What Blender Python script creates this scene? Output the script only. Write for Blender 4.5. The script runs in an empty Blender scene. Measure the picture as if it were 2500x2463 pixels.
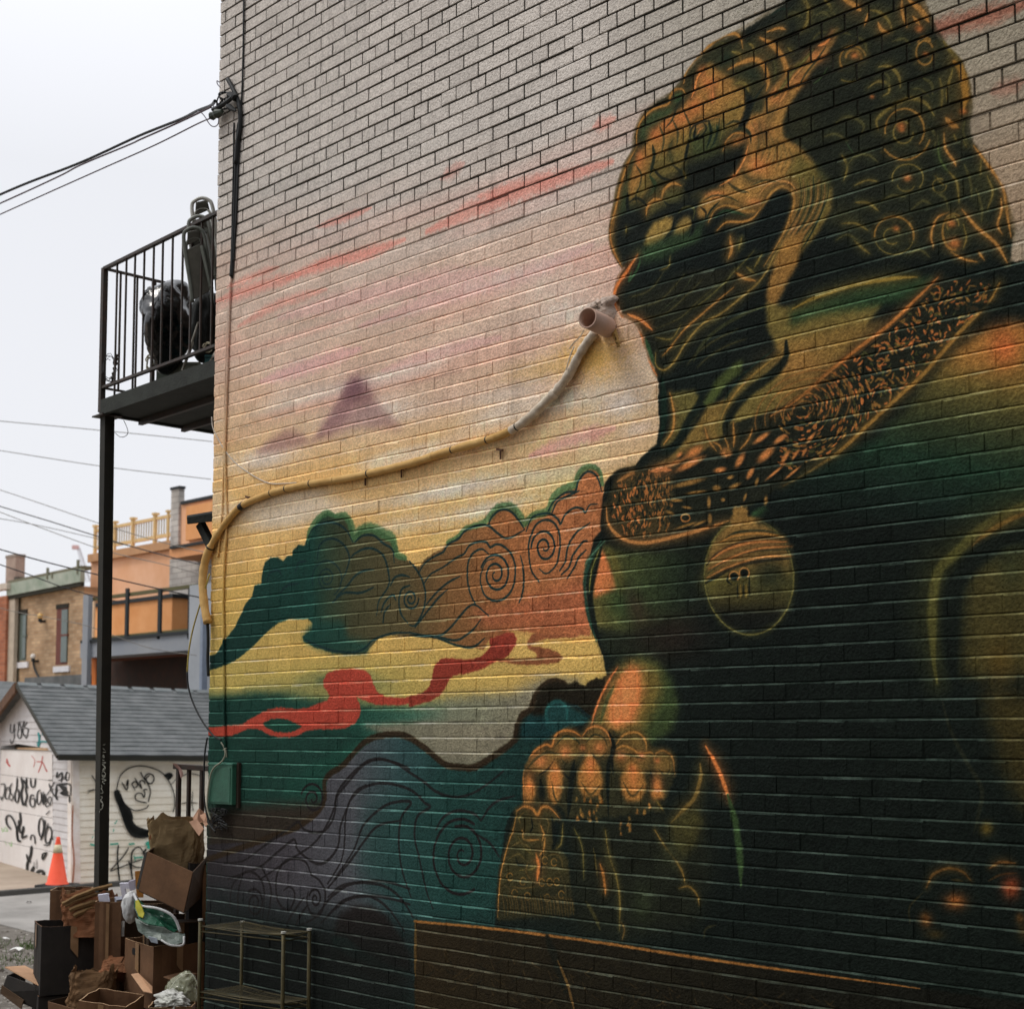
import bpy, bmesh, math, random
import numpy as np
from mathutils import Vector, Matrix, noise
C = bpy.data.collections.new("place"); bpy.context.scene.collection.children.link(C)
# ---- one set of numbers for the place: where the photographer stood and how the lens looks -------------
F_PX = 3660.0; PCX, PCY = 1250.0, 1490.0; HOR = 1793.0; VX = -2280.0
TH = math.atan((HOR - PCY) / F_PX)
AA = math.atan((PCX - VX) / math.hypot(F_PX, HOR - PCY))
EYE = 1.6
COURSE = 0.086; BRICK = 3 * COURSE
Z_CORNER = 10.7                       # metres along the view to the wall corner
FH = np.array([-math.cos(AA), math.sin(AA), 0.0]); UP = np.array([0, 0, 1.0])
FWD = FH * math.cos(TH) + UP * math.sin(TH)
UPC = -FH * math.sin(TH) + UP * math.cos(TH)
RGT = np.cross(FWD, UPC)
CAM = np.array([0.0, 0.0, EYE])
def ray(x, y): return FWD + RGT * ((x - PCX) / F_PX) - UPC * ((y - PCY) / F_PX)
def at(x, y, d): return CAM + ray(x, y) * d
def on_y(x, y, Y):
    r = ray(x, y); return CAM + r * ((Y - CAM[1]) / r[1])
def on_x(x, y, X):
    r = ray(x, y); return CAM + r * ((X - CAM[0]) / r[0])
def on_z(x, y, Z):
    r = ray(x, y); return CAM + r * ((Z - CAM[2]) / r[2])
_c = at(524, 900, Z_CORNER); WALL_Y = float(_c[1]); WALL_X = float(_c[0])
# ---- camera ---------------------------------------------------------------------------------------------
sc = bpy.context.scene
cd = bpy.data.cameras.new("camera"); cam = bpy.data.objects.new("camera", cd); C.objects.link(cam); sc.camera = cam
cd.sensor_fit = 'HORIZONTAL'; cd.sensor_width = 36.0; cd.lens = F_PX / 2500 * 36
cd.shift_y = (PCY - 1231.5) / 2500; cd.clip_start = .1; cd.clip_end = 2000
cam.matrix_world = Matrix(((RGT[0], UPC[0], -FWD[0], CAM[0]), (RGT[1], UPC[1], -FWD[1], CAM[1]), (RGT[2], UPC[2], -FWD[2], CAM[2]), (0, 0, 0, 1)))
cd.dof.use_dof = True; cd.dof.focus_distance = 8.6; cd.dof.aperture_fstop = 3.4
# ---- sky, sun, exposure ---------------------------------------------------------------------------------
SUN_EL, SUN_AZ = math.radians(56), math.radians(218)      # soft sun behind thin cloud, over the left shoulder
w = bpy.data.worlds.new("World"); sc.world = w; w.use_nodes = True
nt = w.node_tree; nt.nodes.clear(); N = nt.nodes.new; Lk = nt.links.new
out = N('ShaderNodeOutputWorld'); bg = N('ShaderNodeBackground'); sky = N('ShaderNodeTexSky'); sky.sky_type = 'NISHITA'
sky.sun_disc = False; sky.sun_elevation = SUN_EL; sky.sun_rotation = SUN_AZ; sky.dust_density = 4; sky.air_density = 1.2
bg.inputs[1].default_value = .1
tc = N('ShaderNodeTexCoord'); sep = N('ShaderNodeSeparateXYZ'); Lk(tc.outputs['Generated'], sep.inputs[0])
cr_ = N('ShaderNodeMapRange'); cr_.inputs[1].default_value = .35; cr_.inputs[2].default_value = 1.0; cr_.inputs[3].default_value = 1.0; cr_.inputs[4].default_value = 2.1; Lk(sep.outputs[2], cr_.inputs[0])
nz = N('ShaderNodeTexNoise'); nz.inputs['Scale'].default_value = 1.6; nz.inputs['Detail'].default_value = 5; Lk(tc.outputs['Generated'], nz.inputs['Vector'])
nr = N('ShaderNodeMapRange'); nr.inputs[3].default_value = .95; nr.inputs[4].default_value = 1.05; Lk(nz.outputs[0], nr.inputs[0])
mu = N('ShaderNodeMath'); mu.operation = 'MULTIPLY'; Lk(cr_.outputs[0], mu.inputs[0]); Lk(nr.outputs[0], mu.inputs[1])
cl = N('ShaderNodeVectorMath'); cl.operation = 'SCALE'; cl.inputs[0].default_value = (8.95, 9.06, 9.5); Lk(mu.outputs[0], cl.inputs['Scale'])
mx = N('ShaderNodeMix'); mx.data_type = 'RGBA'; mx.inputs[0].default_value = .93; Lk(sky.outputs[0], mx.inputs[6]); Lk(cl.outputs[0], mx.inputs[7])
Lk(mx.outputs[2], bg.inputs[0]); Lk(bg.outputs[0], out.inputs[0])
sl = bpy.data.lights.new("sun", 'SUN'); sl.energy = 1.1; sl.angle = math.radians(14); sl.color = (1.0, .95, .88)
so = bpy.data.objects.new("sun", sl); C.objects.link(so); so.location = (-6, -10, 20)
sd = Vector((math.sin(SUN_AZ) * math.cos(SUN_EL), math.cos(SUN_AZ) * math.cos(SUN_EL), math.sin(SUN_EL)))
so.rotation_euler = sd.to_track_quat('Z', 'Y').to_euler()
sc.view_settings.view_transform = 'Standard'; sc.view_settings.look = 'None'; sc.view_settings.exposure = 0.0; sc.view_settings.gamma = 1.0
sc.view_settings.use_curve_mapping = False
sc.cycles.max_bounces = 6; sc.cycles.diffuse_bounces = 3
# ---- the mural: painted stroke by stroke in wall metres on a procedural canvas -------------------------
PPM = 300.0; S0, S1, T0, T1 = -0.12, 8.3, -0.75, 7.3
CW, CH = int((S1 - S0) * PPM), int((T1 - T0) * PPM)
rng = np.random.default_rng(7)
def tex(px, py):
    """a point of the mural in wall metres -> texel"""
    px = np.asarray(px, float); py = np.asarray(py, float)
    r = FWD[None] + RGT[None] * ((px.reshape(-1, 1) - PCX) / F_PX) - UPC[None] * ((py.reshape(-1, 1) - PCY) / F_PX)
    k = (WALL_Y - CAM[1]) / r[:, 1]
    X = CAM[0] + r[:, 0] * k; Zz = CAM[2] + r[:, 2] * k
    return np.stack([(X - WALL_X - S0) * PPM, (Zz - T0) * PPM, k], 1)
_gx, _gz = np.meshgrid((np.arange(CW) + .5) / PPM + S0, (np.arange(CH) + .5) / PPM + T0)
SS, ZZ = _gx.astype(np.float32), _gz.astype(np.float32)
def _photo():
    d0 = SS + WALL_X - CAM[0]; d1 = WALL_Y - CAM[1]; d2 = ZZ - CAM[2]
    w = d0 * FWD[0] + d1 * FWD[1] + d2 * FWD[2]
    u = d0 * RGT[0] + d1 * RGT[1]; v = d0 * UPC[0] + d1 * UPC[1] + d2 * UPC[2]
    return (PCX + F_PX * u / w).astype(np.float32), (PCY - F_PX * v / w).astype(np.float32)
PX, PY = _photo()
def vnoise(sx, sy, seed):
    """smooth value noise on the canvas, cell size in metres"""
    r = np.random.default_rng(seed); nx, ny = int((S1 - S0) / sx) + 3, int((T1 - T0) / sy) + 3
    g = r.random((ny, nx)).astype(np.float32)
    fx = (SS - S0) / sx; fy = (ZZ - T0) / sy
    ix = fx.astype(int); iy = fy.astype(int); fx = fx - ix; fy = fy - iy
    fx = fx * fx * (3 - 2 * fx); fy = fy * fy * (3 - 2 * fy)
    return (g[iy, ix] * (1 - fx) + g[iy, ix + 1] * fx) * (1 - fy) + (g[iy + 1, ix] * (1 - fx) + g[iy + 1, ix + 1] * fx) * fy
FINE = rng.random((CH, CW)).astype(np.float32)
SPK = vnoise(.02, .014, 3)
def blur(m, r):
    r = int(max(0, round(r)))
    if r < 1: return m
    for _ in range(2):
        for ax in (0, 1):
            c = np.cumsum(np.pad(m, [(r + 1, r) if a == ax else (0, 0) for a in (0, 1)], mode='edge'), axis=ax)
            m = (np.take(c, range(2 * r + 1, c.shape[ax]), ax) - np.take(c, range(0, c.shape[ax] - 2 * r - 1), ax)) / (2 * r + 1)
    return m
CAN = np.zeros((CH, CW, 3), np.float32)
def stops(arr, st):
    xs = [s[0] for s in st]
    return np.stack([np.interp(arr, xs, [s[1][i] for s in st]) for i in range(3)], -1).astype(np.float32)
def lay(m, x0, y0, col, al, speck):
    h, w = m.shape; sl = (slice(y0, y0 + h), slice(x0, x0 + w))
    if speck:
        e = m * (1 - m) * 4
        m = np.clip(m + e * speck * (SPK[sl] - .5 + .5 * (FINE[sl] - .5)), 0, 1)
    a = (m * al)[..., None]
    if isinstance(col, list):
        c = stops((PX if al >= 0 else PY)[sl], col)
    elif callable(col): c = col(PX[sl], PY[sl])
    else: c = np.array(col, np.float32)
    CAN[sl] = CAN[sl] * (1 - a) + c * a
def R_(ox, oy, s): return lambda *p: [(ox + a * s, oy + b * s) for a, b in p]
A = R_(1450, 0, .34139); B = R_(1850, 0, .34139); C_ = R_(1400, 550, .31513); D_ = R_(1900, 550, .31513)
E_ = R_(1400, 1050, .31513); F_ = R_(1900, 1050, .31513); G_ = R_(1150, 1600, .39391); H_ = R_(1750, 1713, .39391)
U = R_(0, 0, 1.29333); W_ = R_(400, 1800, .34822); X5 = R_(500, 1600, .21008); X6 = R_(1000, 1500, .21008)
K1 = R_(500, 1200, .45788); K2 = R_(1000, 1100, .45788); K4 = R_(800, 1750, .54945); K3 = R_(500, 400, .9025)
P_ = R_(0, 0, 1)
def fill(pts, col, al=1, soft=2, speck=.9):
    p = np.array(pts); t = tex(p[:, 0], p[:, 1]); q = t[:, :2]; sc = t[:, 2].mean() * PPM / F_PX
    if soft > 6: speck = min(speck, .25)
    r = soft * sc * .6; pad = int(r * 3 + 3)
    x0 = max(0, int(q[:, 0].min()) - pad); x1 = min(CW, int(q[:, 0].max()) + pad)
    y0 = max(0, int(q[:, 1].min()) - pad); y1 = min(CH, int(q[:, 1].max()) + pad)
    if x1 - x0 < 2 or y1 - y0 < 2: return
    m = np.zeros((y1 - y0, x1 - x0), np.float32); xs = np.arange(x0, x1) + .5
    a = q; b = np.roll(q, -1, 0)
    for j in range(y0, y1):
        y = j + .5; hit = (a[:, 1] <= y) != (b[:, 1] <= y)
        if not hit.any(): continue
        xc = np.sort(a[hit, 0] + (y - a[hit, 1]) / (b[hit, 1] - a[hit, 1]) * (b[hit, 0] - a[hit, 0]))
        m[j - y0] = (np.searchsorted(xc, xs) % 2)
    lay(blur(m, r), x0, y0, col, al, speck)
def cr(pts, n=6, closed=False):
    p = np.array(pts, float)
    if len(p) < 3: return np.array([p[0] + (p[-1] - p[0]) * t for t in np.linspace(0, 1, 4)])
    e = np.vstack([2 * p[0] - p[1], p, 2 * p[-1] - p[-2]]); out = []
    for i in range(1, len(e) - 2):
        for t in np.linspace(0, 1, n, endpoint=False):
            out.append(.5 * ((2 * e[i]) + (-e[i-1] + e[i+1]) * t + (2*e[i-1] - 5*e[i] + 4*e[i+1] - e[i+2]) * t*t + (-e[i-1] + 3*e[i] - 3*e[i+1] + e[i+2]) * t**3))
    out.append(p[-1]); return np.array(out)
def stroke(pts, w, col, al=1, soft=.35, taper=(.5, .5), speck=.7, raw=False):
    """w = full width in photo px at that place; taper = relative width at the two ends"""
    p = np.array(pts, float) if raw else cr(pts)
    t = tex(p[:, 0], p[:, 1]); q = t[:, :2]; sc = t[:, 2].mean() * PPM / F_PX
    n = len(q); k = np.linspace(0, 1, n)
    prof = np.minimum(1, np.minimum(taper[0] + k * 4 * (1 - taper[0]), taper[1] + (1 - k) * 4 * (1 - taper[1])))
    hw = .5 * w * sc * prof; pad = hw.max() * 1.7 + 2
    x0 = max(0, int(q[:, 0].min() - pad)); x1 = min(CW, int(q[:, 0].max() + pad) + 1)
    y0 = max(0, int(q[:, 1].min() - pad)); y1 = min(CH, int(q[:, 1].max() + pad) + 1)
    if x1 - x0 < 2 or y1 - y0 < 2: return
    D = np.full((y1 - y0, x1 - x0), 9.0, np.float32)
    for i in range(n - 1):
        a, b = q[i], q[i+1]; r = max(hw[i], hw[i+1]) * 1.7 + 2
        u0 = max(x0, int(min(a[0], b[0]) - r)); u1 = min(x1, int(max(a[0], b[0]) + r) + 2)
        v0 = max(y0, int(min(a[1], b[1]) - r)); v1 = min(y1, int(max(a[1], b[1]) + r) + 2)
        if u1 <= u0 or v1 <= v0: continue
        gx, gy = np.meshgrid(np.arange(u0, u1) + .5, np.arange(v0, v1) + .5)
        d = b - a; L = (d @ d) + 1e-9; s = np.clip(((gx - a[0]) * d[0] + (gy - a[1]) * d[1]) / L, 0, 1)
        dd = np.hypot(gx - a[0] - s * d[0], gy - a[1] - s * d[1]) / (hw[i] + (hw[i+1] - hw[i]) * s + 1e-6)
        sub = D[v0-y0:v1-y0, u0-x0:u1-x0]; np.minimum(sub, dd, out=sub)
    s = max(soft, .6 / max(hw.mean(), .6))
    m = np.clip((1 + s - D) / (2 * s), 0, 1); m = m * m * (3 - 2 * m)
    lay(m.astype(np.float32), x0, y0, col, al, speck)
def blob(c, rx, ry, col, al=1, ang=0, hard=1.0, speck=.4):
    """soft sprayed ellipse; c, rx, ry in photo px"""
    t = tex([c[0]], [c[1]])[0]; sc = t[2] * PPM / F_PX; R = max(rx, ry) * sc * 1.9 * 1.4
    x0, x1 = max(0, int(t[0] - R)), min(CW, int(t[0] + R)); y0, y1 = max(0, int(t[1] - R)), min(CH, int(t[1] + R))
    if x1 - x0 < 2 or y1 - y0 < 2: return
    dx = PX[y0:y1, x0:x1] - c[0]; dy = PY[y0:y1, x0:x1] - c[1]; a = math.radians(ang)
    u = (dx * math.cos(a) + dy * math.sin(a)) / rx; v = (-dx * math.sin(a) + dy * math.cos(a)) / ry
    d2 = u * u + v * v
    m = np.exp(-(d2 ** hard) * 1.1) if hard != 1 else np.exp(-d2 * 1.1)
    lay(m.astype(np.float32), x0, y0, col, al, speck)
def ring(c, rx, ry, w, col, a0=0, a1=360, al=1, soft=.35, ang=0, n=22):
    r = math.radians(ang); pts = []
    for t in np.linspace(math.radians(a0), math.radians(a1), n):
        x, y = rx * math.cos(t), ry * math.sin(t)
        pts.append((c[0] + x * math.cos(r) - y * math.sin(r), c[1] + x * math.sin(r) + y * math.cos(r)))
    stroke(pts, w, col, al, soft, (1, 1), raw=True)
def spiral(c, rx, ry, turns, w, col, start=0, al=1, inner=.12, sgn=1):
    n = int(turns * 22); pts = []
    for i in range(n + 1):
        k = 1 - (1 - inner) * i / n; t = math.radians(start) + sgn * turns * 2 * math.pi * i / n
        pts.append((c[0] + rx * k * math.cos(t), c[1] + ry * k * math.sin(t)))
    stroke(pts, w, col, al, .35, (1, .6), raw=True)
O = (205, 118, 56); G = (158, 108, 48); Y = (106, 92, 42); V = (46, 78, 46); KK = (17, 24, 20); TT = (34, 84, 74); KG = (22, 40, 30)
def paint_mural():
    global CAN
    # sprayed sky: colour by height, with long drifting bands
    dr = (vnoise(1.6, .16, 11) - .5) * .34 + (vnoise(.5, .09, 12) - .5) * .12 + (vnoise(.12, .05, 13) - .5) * .05
    zz = ZZ + .10 * SS + dr * 1.0
    GREY = (177, 170, 161)
    CAN[:] = stops(zz, [(0, (26, 50, 42)), (1.55, (22, 52, 43)), (1.82, (23, 60, 49)), (1.93, (120, 118, 66)), (2.05, (160, 140, 70)),
        (2.5, (184, 148, 76)), (3.1, (198, 158, 94)), (3.4, (200, 162, 106)), (3.65, (196, 164, 124)), (4.0, (192, 160, 136)), (4.3, (190, 162, 141)), (4.75, (186, 163, 146)), (5.15, (181, 169, 158)), (5.4, GREY), (8, GREY)])
    # pale and pink drifts
    pale = np.clip((vnoise(1.1, .13, 21) - .56) * 4, 0, 1) * np.clip((ZZ - 2.75) * 3, 0, 1) * np.clip((4.3 - ZZ) * 2, 0, 1)
    CAN[:] = CAN * (1 - .55 * pale[..., None]) + np.array((198, 188, 176), np.float32) * .55 * pale[..., None]
    pk = np.clip((vnoise(1.5, .10, 31) - .55) * 4, 0, 1) * np.clip((ZZ - 3.5) * 2, 0, 1) * np.clip((5.0 - ZZ) * 2, 0, 1)
    CAN[:] = CAN * (1 - .35 * pk[..., None]) + np.array((203, 138, 124), np.float32) * .35 * pk[..., None]
    SAL = (208, 128, 112); PNK = (205, 150, 150)
    for p, w, a, c in [(K3((30,372),(150,330),(260,300)), 26, .6, SAL), (K3((60,335),(140,300),(200,280)), 18, .5, SAL), (K3((220,310),(330,270),(430,245),(540,205)), 28, .75, SAL),
        (K3((300,172),(370,150),(450,120)), 18, .6, SAL), (K3((600,185),(760,110),(900,60),(1100,-5)), 44, .75, SAL), (K3((640,40),(700,0)), 30, .4, SAL),
        (K3((90,440),(200,380),(330,340)), 22, .5, SAL), (K3((200,415),(420,360),(600,320),(800,290)), 50, .35, PNK), (K3((150,590),(300,540),(420,500)), 36, .55, PNK),
        (K3((420,440),(620,370),(860,300),(1050,220)), 40, .4, PNK), (K3((480,560),(640,510),(800,470)), 30, .4, PNK), (K3((880,790),(1000,745),(1108,715)), 36, .75, (205, 140, 130)),
        (K3((740,90),(860,60),(960,30)), 30, .6, SAL), (P_((2250,80),(2360,52),(2510,10)), 46, .8, (185, 110, 92)), (P_((2420,226),(2500,200)), 36, .5, (190, 120, 105)),
        (P_((1500,290),(1450,310)), 30, .6, SAL)]:
        stroke(p, w, c, a, .9, (.3, .3))
    for c, rx, ry, col, a in [((900, 1010), 120, 30, (200,196,194), .6), ((640, 1120), 90, 28, (200,192,186), .7), ((1240, 960), 120, 26, (200,192,182), .5), ((1520, 985), 70, 34, (196,186,178), .8),
        ((1100, 1195), 150, 22, (196,188,176), .75), ((1180, 1245), 130, 20, (196,190,178), .7), ((980, 1280), 90, 20, (190,180,165), .5), ((1560, 1045), 50, 20, (200,180,170), .6),
        ((1330, 900), 110, 30, (196,160,90), .5), ((700, 1260), 120, 26, (185,176,162), .5), ((1450, 870), 80, 60, (184,142,64), .85), ((1350, 700), 120, 40, (190,176,160), .5),
        ((1400, 760), 90, 34, (196,182,170), .6)]:
        blob(c, rx, ry, col, a, -13)
    ol = np.clip((SS - 3.6) / 1.8, 0, 1)[..., None]; CAN[:] = CAN * (1 - ol * (1 - np.array((.74, .74, .68), np.float32)))  # light falloff to the right put into the paint, plus greenish overspray
    # far mountains
    MT = (122, 84, 88)
    fill(K3((280,760),(320,700),(362,640),(388,588),(412,570),(432,594),(462,640),(500,680),(540,720),(470,716),(400,712),(340,738)), (138, 98, 94), .6, 14, .4)
    fill(K3((300,742),(340,680),(380,610),(405,574),(420,600),(400,650),(380,690),(350,720)), (112, 78, 84), .5, 16, .3)
    blob(K3((412,612))[0], 44, 40, MT, .4); blob(K3((370,680))[0], 40, 60, (150,110,104), .2, 30)
    fill(K3((385,600),(412,572),(440,605),(452,640),(410,640),(380,640)), (96, 62, 74), .4, 30, .2)
    fill(K3((130,785),(180,742),(225,718),(262,728),(292,755),(240,768),(190,780)), (132, 92, 92), .62, 14, .4)
    # band of grey-green ground mist above the waves
    fill(P_((505,1712),(620,1690),(760,1705),(880,1722),(1000,1722),(1060,1712),(1120,1700),(1250,1690),(1330,1650),(1420,1660),(1420,1900),(505,2100)), [(505,(22,56,47)),(860,(26,70,56)),(1000,(56,96,76)),(1100,(104,108,86)),(1300,(118,112,90))], 1, 22)
    fill(P_((880,1770),(1040,1760),(1290,1770),(1220,1830),(1150,1868),(1080,1870),(1010,1830),(930,1790)), (112, 106, 86), .9, 12)
    fill(P_((505,1760),(900,1790),(700,1900),(650,2100),(505,2200)), (24, 58, 48), 1, 16)
    fill(P_((505,1975),(700,1960),(800,1955),(770,2060),(505,2100)), (48, 36, 28), .9, 22)
    # red ribbon
    RD = (160, 58, 42); RD2 = (136, 50, 36)
    fill(X5((20,835),(250,815),(420,800),(520,740),(640,670),(750,620),(850,598),(960,610),(1100,615),(1200,600),(1300,560),(1420,520),(1450,470),(1430,420),(1380,360),(1370,300),(1400,240),(1440,190),(1560,162),(1700,155),(1850,165),(1930,230),(1960,330),(2000,420),(2100,480),(2300,490),(2380,480),(2380,560),(2200,580),(2000,570),(1850,520),(1760,470),(1800,560),(1815,640),(1790,720),(1740,790),(1640,840),(1500,860),(1280,860),(1180,880),(1080,930),(960,950),(820,945),(740,920),(660,870),(580,850),(500,850),(420,890),(320,930),(180,940),(20,925)), RD, 1, 2)
    fill(X5((670,790),(760,740),(860,728),(960,745),(1060,790),(1130,822),(1080,860),(1000,888),(900,892),(820,885),(750,850),(700,825)), (22, 62, 48), 1, 2)
    fill(X6((-10,950),(100,930),(180,890),(230,830),(260,740),(280,640),(310,560),(370,515),(480,500),(600,520),(720,520),(800,500),(880,450),(930,390),(930,300),(890,240),(1000,200),(1130,195),(1210,215),(1245,280),(1225,370),(1170,440),(1130,490),(1060,530),(960,560),(900,600),(800,650),(640,690),(520,700),(470,740),(440,800),(400,880),(330,950),(250,1000),(120,1040),(-10,1070)), RD2, 1, 2)
    fill(X6((1500,180),(1760,150),(1960,140),(1960,260),(1700,270),(1560,290),(1460,320),(1400,360),(1500,375),(1620,400),(1720,440),(1780,500),(1720,560),(1560,580),(1380,590),(1200,570),(1040,545),(1000,510),(1120,510),(1300,515),(1440,510),(1490,490),(1460,440),(1380,390),(1362,330),(1390,270),(1440,220)), (122, 66, 40), .9, 3)
    # the cloud bank
    DG = (22, 60, 52)
    cl = K1((18,880),(60,865),(100,800),(160,720),(200,640),(215,600),(250,560),(265,500),(300,490),(305,430),(320,380),(350,350),(390,350),(415,370),(440,345),(465,340),(470,310),(500,285),(535,285),(540,250),(560,210),(600,150),(650,112),(680,115),(705,132),(730,120),(765,140),(785,180),(795,235),(830,200),(880,190),(930,200),(960,225),(1000,245),(1025,290),(1025,340),(1060,350),(1092,375)) \
      + K2((20,612),(50,620),(80,580),(130,545),(170,530),(200,490),(250,465),(290,420),(350,395),(410,400),(430,340),(480,300),(540,298),(580,335),(610,395),(640,355),(700,330),(745,320),(760,260),(810,210),(870,195),(890,130),(930,88),(970,80),(1010,105),(1032,170),(1040,300),(1035,700),(960,985),(700,975),(560,955),(430,1000),(395,1060),(300,1050),(150,1005),(0,985)) \
      + K1((1092,775),(1000,765),(930,780),(895,820),(860,860),(800,870),(700,865),(600,835),(530,800),(520,770),(570,740),(575,700),(550,680),(450,680),(390,700),(330,750),(250,830),(180,890),(100,930),(18,955))
    fill(cl, [(505,(18,48,42)),(760,(22,62,52)),(800,(44,62,44)),(860,(66,66,42)),(1000,(84,72,44)),(1100,(118,82,46)),(1250,(146,90,50)),(1400,(156,94,54))], 1, 2)
    fill(K2((300,860),(500,830),(900,700),(1010,680),(960,985),(560,955),(430,960)), (150, 78, 50), .6, 26)
    fill(K1((520,765),(580,690),(740,690),(760,780),(890,800),(860,862),(700,862),(600,835),(530,800)), (24, 66, 56), .8, 16)
    FR = (62, 104, 62)
    for p, w in [(K1((545,270),(560,210),(600,150),(650,115),(700,132)), 18), (K1((705,130),(750,130),(785,190),(795,240),(835,205),(890,195),(950,225),(1000,250),(1022,330),(1070,355)), 26),
        (K2((200,490),(260,455),(300,415),(380,392),(420,360),(470,305),(540,298),(590,350),(612,385),(660,345),(735,322),(765,250),(820,205),(880,180),(905,115),(960,85),(1010,110),(1030,180)), 20)]:
        stroke(p, w, FR, .8, .4)
    LN = (20, 46, 46)
    L = lambda p, w=6, a=.9: stroke(p, w, LN, a, .4, (.7, .5))
    for p in [K1((540,280),(575,200),(640,165),(700,170),(750,200),(790,270)), K1((600,360),(610,290),(650,255),(700,255),(745,290),(770,350),(755,420),(720,490)), K1((780,350),(800,330),(850,305),(900,305),(950,340),(975,410),(980,500),(930,580),(915,660)),
        K1((800,270),(840,235),(900,235),(950,275),(1000,310),(1010,380)), K1((700,560),(760,500),(800,450),(850,420),(900,415)), K1((680,590),(740,540),(830,540),(900,510)), K1((990,500),(1010,460),(1050,445),(1092,455)),
        K1((940,640),(960,590),(1000,550),(1020,580)), K1((950,700),(960,640),(990,600)), K1((1092,500),(1050,520),(1035,580),(1045,650),(1080,700)), K1((540,790),(600,820),(700,850),(800,855),(860,830),(900,790),(1000,755),(1092,752)),
        K1((330,480),(350,430),(390,420),(410,450)), K1((400,540),(440,500),(500,490)), K1((480,430),(500,380),(540,370)),
        K2((50,650),(80,600),(140,560),(180,540),(205,500),(260,470),(300,425),(360,400),(420,400),(470,440),(520,468),(580,440),(612,420)), K2((420,395),(440,350),(490,315),(540,325),(580,370),(612,420)),
        K2((620,430),(650,360),(700,338),(750,338),(790,365),(805,390),(830,340),(880,305),(920,310),(935,330),(960,290),(1000,285)), K2((740,320),(770,270),(830,225),(885,215),(900,160),(940,115),(980,120),(1010,160),(1025,220)),
        K2((760,330),(790,270),(860,235),(905,215)), K2((75,710),(110,660),(180,620),(250,570),(290,550),(320,505),(370,485),(410,490),(430,515),(460,500),(500,510),(545,560),(565,650),(545,740),(500,790),(450,800),(400,770),(378,700),(385,640),(410,590),(450,575)),
        K2((350,820),(320,750),(308,670),(315,590),(340,545),(385,525),(420,550)), K2((0,590),(40,640),(70,700),(85,780),(70,860),(30,930),(0,930)), K2((90,820),(150,750),(210,700),(270,670)), K2((30,940),(100,850),(150,790),(200,740)),
        K2((0,970),(80,985),(160,985),(220,940),(270,880),(340,820),(420,880)), K2((0,985),(150,995),(250,1010),(330,960),(380,900)), K2((150,1000),(260,1040),(340,1045),(400,1000)),
        K2((585,810),(605,740),(608,650),(590,560)), K2((690,700),(650,640),(635,560),(640,480),(670,400),(720,370),(770,385),(800,450),(800,530),(780,610),(730,655),(690,630)),
        K2((800,640),(830,590),(845,510),(880,450),(910,420),(960,385)), K2((810,660),(850,620),(870,560),(920,490),(950,480)), K2((840,680),(880,620),(900,570),(940,530))]: L(p)
    spiral(K2((460,660))[0], 38, 52, 2.1, 6, LN, 200); spiral(K2((720,515))[0], 32, 44, 1.9, 6, LN, 180); spiral(K1((650,460))[0], 22, 28, 2.2, 5, LN, 60, .7); spiral(K2((5,790))[0], 20, 26, 2, 5, LN, 0)
    ring(K1((650,465))[0], 36, 44, 5, LN, -200, 60, .7)
    # waves, lower left
    fill(P_((505,2210),(505,2060),(640,2055),(730,2025),(790,1960),(800,1895),(830,1880),(880,1830),(925,1795),(985,1795),(1040,1830),(1085,1868),(1150,1880),(1200,1855),(1250,1815),(1262,1770),(1290,1735),(1330,1740),(1370,1720),(1470,1700),(1500,1750),(1300,2400),(505,2463)),
        [(505,(42,38,40)),(700,(62,59,63)),(860,(72,74,78)),(980,(44,70,70)),(1100,(27,60,55)),(1300,(22,48,43)),(1500,(20,34,30))], 1, 3)
    fill(P_((505,2160),(700,2210),(1000,2240),(1300,2260),(1300,2463),(505,2463)), (22, 32, 30), .75, 60)
    fill(P_((900,1960),(1080,1900),(1220,1920),(1260,2100),(1200,2260),(1000,2240),(870,2130)), (28, 62, 55), .6, 60)
    BR = (46, 34, 20)
    for p, w in [(P_((500,2100),(640,2050),(740,2010),(790,1960),(795,1900),(840,1865),(885,1815),(930,1795),(985,1795),(1035,1825),(1085,1865),(1120,1872),(1160,1872),(1205,1845),(1258,1805),(1262,1770)), 16),
        (X6((1230,1440),(1260,1300),(1300,1180),(1400,1110),(1480,920),(1600,800),(1700,775),(1800,810)), 18)]: stroke(p, w, BR, .95, .4, (1, 1))
    fill(G_((280,520),(300,410),(370,380),(400,280),(440,190),(520,160),(590,180),(640,160),(700,185),(760,145),(850,130),(860,300),(760,460),(480,500)), (30, 26, 16), 1, 5)
    fill(G_((300,520),(310,420),(360,370),(450,370),(500,400),(540,520)), (20, 52, 52), 1, 8); fill(G_((450,420),(460,320),(520,270),(590,290),(640,330),(720,370),(760,430),(680,480),(500,480)), (24, 60, 58), .95, 8)
    ring(G_((530,360))[0], 26, 30, 9, (30, 78, 74), 150, 380, .8); stroke(G_((590,300),(660,320),(720,370),(770,400)), 8, (18, 36, 36), .9)
    WL = (30, 26, 26)
    LW = lambda p, w=7: stroke(p, w, WL, .85, .4, (.7, .6))
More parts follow.
